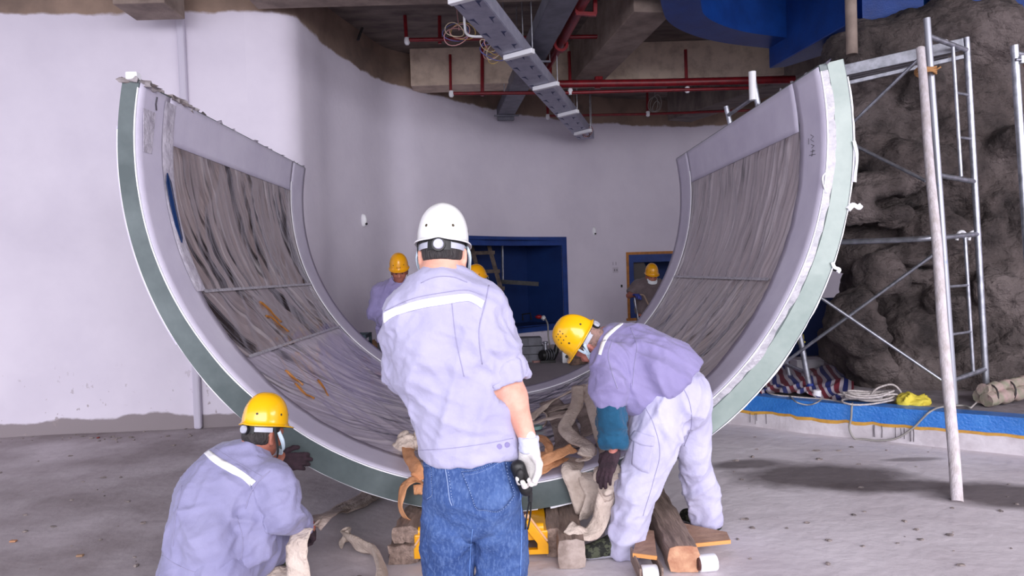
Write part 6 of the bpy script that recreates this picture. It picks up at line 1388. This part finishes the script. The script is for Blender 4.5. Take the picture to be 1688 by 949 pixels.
mb = MB(); mb.tube([P(828, 400, 11.75), P(829, 466, 11.75)], .02, 8); tag(mb.build('thin_rod', M_steel), 'thin upright rod inside the larger blue niche', 'rod')
mb = MB(); mb.tube([P(862, 528, 11.5), P(861, 518, 11.5), P(874, 516, 11.5), P(876, 527, 11.5)], .015, 6); tag(mb.build('wire_stand', M_black), 'small black wire stand on the niche sill', 'stand')
PG = empty('plug', P(891, 523, 11.45), 'red and white extension plug on the niche sill', 'plug')
mb = MB(); mb.blob(P(888, 522, 11.45), (.06, .05, .035), 2, .1); mb.build('red_cap', mat('plug_red', C(150, 20, 30), .4), PG, smooth=True); mb = MB(); mb.blob(P(896, 524, 11.43), (.04, .05, .04), 4, .1); mb.build('white_socket', M_white_plastic, PG, smooth=True)
mb = MB(); mb.tube(spline([P(899, 525, 11.4), P(903, 535, 11.3), P(904, 555, 11.3), P(907, 572, 11.25), P(912, 582, 11.1)], 20), .014, 6); tag(mb.build('cable', M_wire, smooth=True), 'grey cable hanging from the plug to the floor machines', 'cable')
mb = MB(); a = H(842, 597); mb.bar((a.x, 10.95, 0), (a.x - .02, 11.1, .62), .09, .06); tag(mb.build('wooden_post', M_dark_wood, bevel=.004), 'dark stub of timber below the ladder foot', 'post')
M_blk = mat('grey_block', C(126, 128, 136), .85, col2=C(106, 106, 114), vs=5)
k = 0
for r_, (n, z, x0) in enumerate(((2, 0, 0), (2, .13, .02), (2, .26, -.01))):
    for i in range(n):
        for dpt in range(1):
            q = P(848 + 23 * i, 580, 10.95); w_ = .235 if i == 0 else .225
            mb = MB(); mb.box((q.x + w_ / 2 + x0, 10.95 + .04 * (r_ == 2), z + .063), (w_ - .006, .32, .124), Matrix.Rotation(.04 * (r_ - 1), 3, 'Z')); side = ('left', 'right')[i]; lev = ('bottom', 'middle', 'top')[r_]
            tag(mb.build('concrete_block', M_blk, bevel=.006), f'grey concrete block by the rear wall, {lev} row, {side} one', 'block', 'grey blocks stacked under the niche')
mb = MB(); q = H(886, 596); mb.box((q.x, q.y, .015), (.22, .2, .03), Matrix.Rotation(.4, 3, 'Z')); tag(mb.build('pink_slab', mat('pink_board', C(170, 130, 126), .8), bevel=.004), 'small pinkish slab flat on the floor before the blocks', 'slab')
# machines
q = H(934, 597); MC = empty('meter_box', q, 'white meter box with dark panel standing on the floor', 'machine')
mb = MB(); mb.box((q.x, q.y, .16), (.14, .16, .32)); mb.build('case', M_white_plastic, MC, bevel=.01)
mb = MB(); mb.box((q.x, q.y - .082, .225), (.11, .01, .06)); mb.build('display', M_dark, MC); mb = MB(); mb.lathe([(0, .012), (.025, .012), (.028, 0)], (q.x + .0, q.y - .08, .10), 14, (0, -1, 0)); mb.build('dial', M_dark, MC)
mb = MB(); mb.bar((q.x - .05, q.y, .35), (q.x + .05, q.y, .35), .02, .02); mb.tube([(q.x - .05, q.y, .32), (q.x - .05, q.y, .35)], .008); mb.tube([(q.x + .05, q.y, .32), (q.x + .05, q.y, .35)], .008); mb.build('handle', M_dark, MC)
q = H(903, 597); MC = empty('pump_motor', q, 'small grey motor pump on the floor left of the meter box', 'machine')
mb = MB(); mb.lathe([(0, -.13), (.07, -.13), (.085, -.1), (.085, .08), (.06, .12), (0, .13)], (q.x, q.y, .12), 16, (.8, .5, 0)); mb.build('motor', M_dark, MC, smooth='auto'); mb = MB(); mb.box((q.x, q.y, .02), (.24, .16, .04)); mb.build('base', M_dark, MC)
mb = MB(); mb.lathe([(.0, 0), (.03, 0), (.03, .1), (.045, .11), (.045, .13), (0, .13)], (q.x - .03, q.y, .2), 12); mb.build('inlet', M_steel, MC, smooth='auto')
for i in range(4): mb = MB(); mb.lathe([(.086, -.006), (.095, -.006), (.095, .006), (.086, .006)], V3((q.x, q.y, .12)) + nv((.8, .5, 0)) * (-.07 + .045 * i), 16, (.8, .5, 0)); mb.build('fin', M_steel, MC, smooth='auto')
q = H(917, 596); MC = empty('hand_grinder', q, 'black power tool propped between the pump and the meter box', 'tool')
mb = MB(); mb.tube([V3((q.x - .06, q.y, .05)), V3((q.x, q.y, .16)), V3((q.x + .02, q.y, .27))], [.05, .045, .035], 12); mb.build('body', M_black, MC, smooth='auto'); mb = MB(); mb.lathe([(0, 0), (.07, 0), (.07, .012), (0, .014)], V3((q.x - .07, q.y, .04)), 18, (-1, 0, .4)); mb.build('disc', M_dark, MC, smooth='auto')
q = H(953, 600); mb = MB(); mb.blob((q.x, q.y, .05), (.14, .1, .055), 5, .5, 8, 12); tag(mb.build('rag', mat('brown_rag', C(140, 112, 98), .9, col2=C(80, 64, 60), vs=12), smooth=True), 'crumpled brown rag on the floor right of the meter box', 'rag')
mb = MB(); mb.tube(spline([H(866, 637, .01), H(895, 637, .01), H(912, 628, .01), H(930, 621, .01), H(950, 620, .01), H(985, 614, .01)], 30), .009, 6); tag(mb.build('floor_cable', M_darkwire, smooth=True), 'dark cable snaking over the floor inside the tunnel opening', 'cable')
# crates and sack at the left wall
M_crate = mat('crate_teal', C(40, 58, 70), .6, col2=C(30, 40, 52), vs=9)
qc = P(580, 560, 7.35)
for z0, lb in ((0.0, 'lower dark teal slatted crate against the white wall'), (.43, 'upper dark teal slatted crate left of the standing worker')):
    T = empty('slatted_crate', (qc.x, qc.y, z0), lb, 'crate'); w_, d_, h_ = .34, .30, .41
    for sx_ in (-1, 1):
        for sy in (-1, 1): mb = MB(); mb.box((qc.x + sx_ * w_ / 2, qc.y + sy * d_ / 2, z0 + h_ / 2), (.03, .03, h_)); mb.build('corner_post', M_crate, T)
    for i in range(5):
        z = z0 + .03 + i * .09
        for sy in (-1, 1): mb = MB(); mb.box((qc.x, qc.y + sy * d_ / 2, z), (w_, .012, .04)); mb.build('slat', M_crate, T)
        for sx_ in (-1, 1): mb = MB(); mb.box((qc.x + sx_ * w_ / 2, qc.y, z), (.012, d_, .04)); mb.build('slat', M_crate, T)
    for i in range(4): mb = MB(); mb.box((qc.x - w_ / 2 + .06 + i * .075, qc.y - d_ / 2 - .004, z0 + h_ / 2), (.02, .01, h_ - .04)); mb.build('upright_slat', M_crate, T)
    mb = MB(); mb.box((qc.x, qc.y, z0 + .02), (w_, d_, .02)); mb.build('base', M_crate, T)
S = SDF(.02); q = P(613, 600, 7.75)
for i in range(9): S.ell(V3((q.x, q.y, .1 + .058 * i)) + V3((.05 * math.sin(i * 2.1), .04 * math.cos(i * 3.3), 0)), (.15 - .006 * i, .13, .10), k=.03)
S.cut((q.x, q.y, .0), (0, 0, -1), .6); V, F = S.mesh(1); V = folds(V, normals(V, F), [(V3((1, .3, .5)), 12, 4, .07, None, None)]); tag(from_arrays('sack', V, F, mat('brown_paper', C(166, 128, 96), .8, col2=C(120, 88, 66), vs=9)), 'crumpled brown paper sack beside the slatted crates', 'sack')
# plank leaning by the small niche
a, b = P(1144, 380, 10.2), P(1097, 517, 9.9); d = (b - a); b = a + d * ((a.z) / (a.z - b.z)); mb = MB(); mb.bar(a, b, .10, .03, (0, -1, 0)); tag(mb.build('leaning_plank', mat('plank_brown', C(126, 98, 82), .8, col2=C(90, 70, 60), vs=10), bevel=.003), 'long brown plank leaning before the small blue niche', 'plank')
mb = MB(); mb.bar(P(1047, 432, 12.9), P(1060, 463, 12.85), .3, .03, (0, -1, 0)); tag(mb.build('leaning_board', mat('grey_board', C(90, 84, 84), .8)), 'dull grey board leaning inside the small niche', 'board')
# hose in the blue gloves
mb = MB(); w6 = P(1048, 488, Y6 - .30); mb.tube(spline([w6, P(1060, 486, Y6 - .3), P(1068, 500, Y6 - .28), P(1078, 514, Y6 - .26), P(1088, 519, Y6 - .2), V3((P(1090, 560, Y6).x, Y6 - .15, .3)), V3((P(1090, 560, Y6).x + .1, Y6 - .1, .02))], 40), .012, 6); tag(mb.build('hose', mat('hose_tan', C(150, 128, 112), .5), smooth=True), 'thin tan hose held by the worker with blue gloves', 'hose')
mb = MB(); mb.tube(spline([P(1046, 490, Y6 - .26), P(1048, 505, Y6 - .27), P(1052, 525, Y6 - .26), V3((P(1055, 560, Y6).x, Y6 - .3, .02))], 24), .010, 6); tag(mb.build('steel_rod', M_steel, smooth=True), 'thin pale rod hanging from the blue glove to the floor', 'rod')
# wall sensors and outlet
def wall_dev(px, py, w, h, label):
    p = wall_pt(px, py, .0); n_ = wall_n(wall_s(px)); T = empty('wall_sensor', p, label, 'sensor'); S = SDF(.012); sd = n_.cross(V3((0, 0, 1))); S.ell(p + n_ * .01, (w, .05, h), [sd, n_, V3((0, 0, 1))], .01); V, F = S.mesh(1); from_arrays('sensor_body', V, F, M_white_plastic, T)
    mb = MB(); mb.blob(p + n_ * .05 + V3((0, 0, -h * .55)), (w * .5, .02, h * .18), 1, 0); mb.build('lens', M_dark, T, smooth=True)
wall_dev(598, 363, .035, .085, 'white oval wall sensor left of the white helmet'); wall_dev(980, 381, .035, .085, 'white oval wall sensor right of the larger niche')
p = wall_pt(1014, 445, .006); n_ = wall_n(wall_s(1014)); Rm = Matrix((n_.cross(V3((0, 0, 1))) * -1, n_, V3((0, 0, 1)))).transposed(); T = empty('wall_outlet', p, 'faint outlet box set in the rear wall beside the small niche', 'outlet')
mb = MB(); mb.box(p, (.12, .012, .10), Rm); mb.build('plate', mat('outlet_grey', C(196, 188, 200), .6), T, bevel=.004)
for dx in (-.025, .025): mb = MB(); mb.box(p + Rm @ V3((dx, .008, .0)), (.012, .006, .035), Rm); mb.build('slot', M_dark, T)
for dx in (-.05, .01): mb = MB(); mb.box(p + Rm @ V3((dx, .004, .12)), (.008, .006, .06), Rm); mb.build('conduit_mark', mat('outlet_mark', C(150, 142, 152), .8), T)
mb = MB(); mb.box(p + Rm @ V3((.12, .004, -.30)), (.03, .01, .05), Rm); mb.build('switch', M_dark, T)
# ================================================================== things on the ledge
M_tarp = mat('striped_tarp', C(190, 180, 190), .6); n__, l__, b__ = nodes_of(M_tarp); tc = n__.new('ShaderNodeTexCoord'); sp = n__.new('ShaderNodeSeparateXYZ'); l__.new(tc.outputs['UV'], sp.inputs[0])
fr = mth(M_tarp, 'FRACT', mth(M_tarp, 'MULTIPLY', sp.outputs[0], 1.0)); mixin(M_tarp, mth(M_tarp, 'LESS_THAN', fr, .3), C(120, 44, 58)); mixin(M_tarp, mth(M_tarp, 'MULTIPLY', mth(M_tarp, 'GREATER_THAN', fr, .5), mth(M_tarp, 'LESS_THAN', fr, .8)), C(44, 54, 120))
nt_, nu_ = 70, 60; A4 = [H(1225, 648, ZL), H(1402, 664, ZL), H(1415, 606, ZL), H(1262, 600, ZL)]
V = []; uv = []
for i in range(nt_):
    for k_ in range(nu_):
        u, v = i / (nt_ - 1), k_ / (nu_ - 1); q = A4[0].lerp(A4[1], u).lerp(A4[3].lerp(A4[2], u), v); ed = .03 * (vnoise([[u * 9, v * 9, 5]])[0] - .5)
        z = ZL + .006 + .05 * max(0, vnoise([[u * 5 + v * 2, v * 4, 1]])[0] - .35) + .035 * (1 - abs(2 * vnoise([[u * 9 - v * 4, v * 3, 7]])[0] - 1)) ** 3; V.append((q.x + ed, q.y + ed, z)); uv.append((u * 6 + v * 2.2 + .5 * vnoise([[u * 4, v * 4, 2]])[0], v))
Fq = np.array([(i * nu_ + k_, (i + 1) * nu_ + k_, (i + 1) * nu_ + k_ + 1, i * nu_ + k_ + 1) for i in range(nt_ - 1) for k_ in range(nu_ - 1)]); tag(from_arrays('striped_tarp', V, Fq, M_tarp, None, True, uv), 'rumpled red white and blue striped tarp on the ledge', 'tarp')
M_rope = mat('rope_pale', C(206, 198, 196), .85, col2=C(170, 160, 158), vs=40, bump=.5, bs=120)
RC = empty('rope_coil', H(1440, 664, ZL + .01), 'loose coil of pale rope on the ledge below the rock', 'rope'); rg = random.Random(12)
c0 = H(1436, 662, ZL + .015)
for k_ in range(9):
    ph = rg.uniform(0, 6); rx, ry = rg.uniform(.14, .25), rg.uniform(.05, .11); o_ = V3((rg.uniform(-.06, .06), rg.uniform(-.03, .05), .012 * k_ % .05)); pts = [c0 + o_ + V3((rx * math.cos(a), ry * math.sin(a), .012 + .012 * math.sin(2 * a + ph) + .01 * (k_ % 3))) for a in np.linspace(0, 6.283, 25)[:-1]]
    mb = MB(); mb.tube(pts, .0085, 6, closed=True); mb.build('rope_turn', M_rope, RC, smooth=True)
mb = MB(); mb.tube(spline([c0 + V3((.0, .02, .04)), c0 + V3((.08, .05, .10)), c0 + V3((.20, .04, .13)), c0 + V3((.26, .02, .07)), c0 + V3((.24, 0, .02)), c0 + V3((.1, -.02, .02))], 30), .0085, 6); mb.build('rope_turn', M_rope, RC, smooth=True)
def ledge_cable(label, pix, r, m, off=.02):
    pts = []
    for p in pix:
        if len(p) == 3: pts.append(H(p[0], p[1], p[2]))
        else:
            f = lp_at(p[0]); rr_ = ray(*p); t = (Vector((f.x, f.y, 0)) - CAM); k_ = math.hypot(t.x, t.y) / math.hypot(rr_.x, rr_.y); q = CAM + rr_ * (k_ - .04); q.z = max(q.z, r + .002); pts.append(q)
    mb = MB(); mb.tube(spline(pts, 50), r, 6); return tag(mb.build('cable', m, smooth=True), label, 'cable')
ledge_cable('grey cable hanging down the blue rim in a wide loop', [(1405, 664, ZL + .02), (1404, 672), (1403, 690), (1400, 705), (1408, 722), (1425, 733), (1448, 734), (1478, 722), (1505, 705), (1520, 690), (1532, 679), (1550, 671, ZL + .02), (1585, 668, ZL + .02), (1600, 672, ZL + .02)], .008, M_wire)
ledge_cable('pale cable lying along the ledge edge below the tarp', [(1262, 632, ZL + .02), (1268, 648, ZL + .02), (1310, 654, ZL + .015), (1360, 658, ZL + .015), (1390, 663, ZL + .02)], .008, M_rope)
ledge_cable('pale cable drooping in a short curve over the rim', [(1302, 652, ZL + .02), (1312, 662, ZL + .02), (1330, 667), (1345, 664), (1354, 658, ZL + .02)], .006, M_wire)
ledge_cable('pale cable trailing from the wrapped pipe bundle', [(1600, 672, ZL + .02), (1615, 660, ZL + .03), (1640, 655, ZL + .06), (1690, 645, ZL + .1)], .007, M_rope)
q = H(1497, 667, ZL + .0); S = SDF(.012)
for i in range(7): S.ell(V3((q.x + .04 * math.sin(i * 2.3) + .01 * i, q.y + .03 * math.cos(i * 1.9), ZL + .03)), (.06, .05, .035), k=.03)
S.cut((q.x, q.y, ZL), (0, 0, -1), .4); V, F = S.mesh(1); V = folds(V, normals(V, F), [(V3((1, .2, .2)), 22, 8, .03, None, None)]); tag(from_arrays('yellow_cloth', V, F, mat('yellow_cloth', C(214, 196, 70), .8)), 'crumpled yellow cloth on the ledge right of the rope coil', 'cloth')
BN = empty('wrapped_pipe', H(1650, 676, ZL), 'bundle of pipes wrapped in dirty pinkish sheeting on the ledge at the right', 'pipe bundle')
a, b = H(1626, 672, ZL) + V3((0, 0, .06)), H(1700, 662, ZL) + V3((.1, .05, .10)); M_wrap = mat('dirty_wrap', C(178, 152, 148), .7, col2=C(140, 140, 120), vs=12, bump=.7, bs=20)
for i, (dy, dz, r_) in enumerate(((0, 0, .055), (.08, .01, .05), (.04, .07, .045))):
    mb = MB(); mb.tube([a.lerp(b, t) + V3((0, dy, dz + .008 * math.sin(t * 30 + i))) for t in np.linspace(0, 1, 14)], [r_ * (1 + .14 * math.sin(k_ * 1.9 + i)) for k_ in range(14)], 10); mb.build('pipe', M_wrap, BN, smooth='auto')
for f in (.12, .45): p = a.lerp(b, f) + V3((0, .04, .02)); mb = MB(); mb.tube([p + V3((.012 * math.sin(g), .10 * math.cos(g), .085 * math.sin(g))) for g in np.linspace(0, 6.283, 17)[:-1]], .007, 5, closed=True); mb.build('tie', M_darkwire, BN, smooth=True)
mb = MB(); q = H(1330, 607, ZL); mb.box((q.x, q.y, ZL + .05), (.30, .2, .10)); mb.box((q.x, q.y, ZL + .105), (.32, .22, .02)); tag(mb.build('foam_box', mat('foam_box', C(200, 196, 204), .7), bevel=.006), 'white foam box on the ledge behind the striped tarp', 'box')
mb = MB(); q = P(1354, 600, 8.6); mb.box((q.x - .25, 8.6, .62), (1.1, .06, .74)); mb.build('panel', M_nb, kind='structure', label='dark blue panel behind the scaffold foot')
mb = MB(); mb.blob(P(1321, 563, 6.5), (.04, .03, .05), 3, .4, 8, 10); tag(mb.build('yellow_rag', mat('yellow_cloth', C(214, 196, 70), .8), smooth=True), 'small yellow rag caught on the scaffold brace', 'rag')
mb = MB(); q = H(1347, 655, ZL); mb.lathe([(0, 0), (.035, 0), (.035, .05), (.03, .055), (0, .055)], (q.x, q.y, ZL + .01), 12); tag(mb.build('paper_cup', M_foam, smooth='auto'), 'small white cup on the tarp edge', 'cup')
# debris on the floor
mb = MB(); rg = random.Random(5)
for i in range(190):
    x, y = rg.choice(((rg.uniform(0, 420), rg.uniform(715, 940)), (rg.uniform(1180, 1688), rg.uniform(720, 945)), (rg.uniform(560, 1100), rg.uniform(600, 660)), (rg.uniform(0, 320), rg.uniform(705, 730))))
    q = H(x, y); r_ = rg.uniform(.004, .016); mb.blob((q.x, q.y, r_ * .3), (r_ * rg.uniform(.8, 2), r_, r_ * .5), i, .3, 4, 6)
mb.build('floor_debris', mat('debris_grey', C(150, 138, 134), .9, col2=C(96, 88, 88), vs=30), kind='stuff', label='small grit and plaster chips scattered on the concrete floor')
for (x, y, c_, lb) in ((22, 893, C(176, 128, 96), 'tan chip of wood near the left frame edge'), (132, 917, C(150, 120, 96), 'brown chip of wood left of the crouching man'), (162, 722, C(120, 48, 44), 'dark red scrap by the left wall foot')):
    q = H(x, y); mb = MB(); mb.box((q.x, q.y, .006), (.035, .022, .01), Matrix.Rotation(x, 3, 'Z')); tag(mb.build('wood_chip', mat('chip_%d' % x, c_, .8), bevel=.003), lb, 'chip')
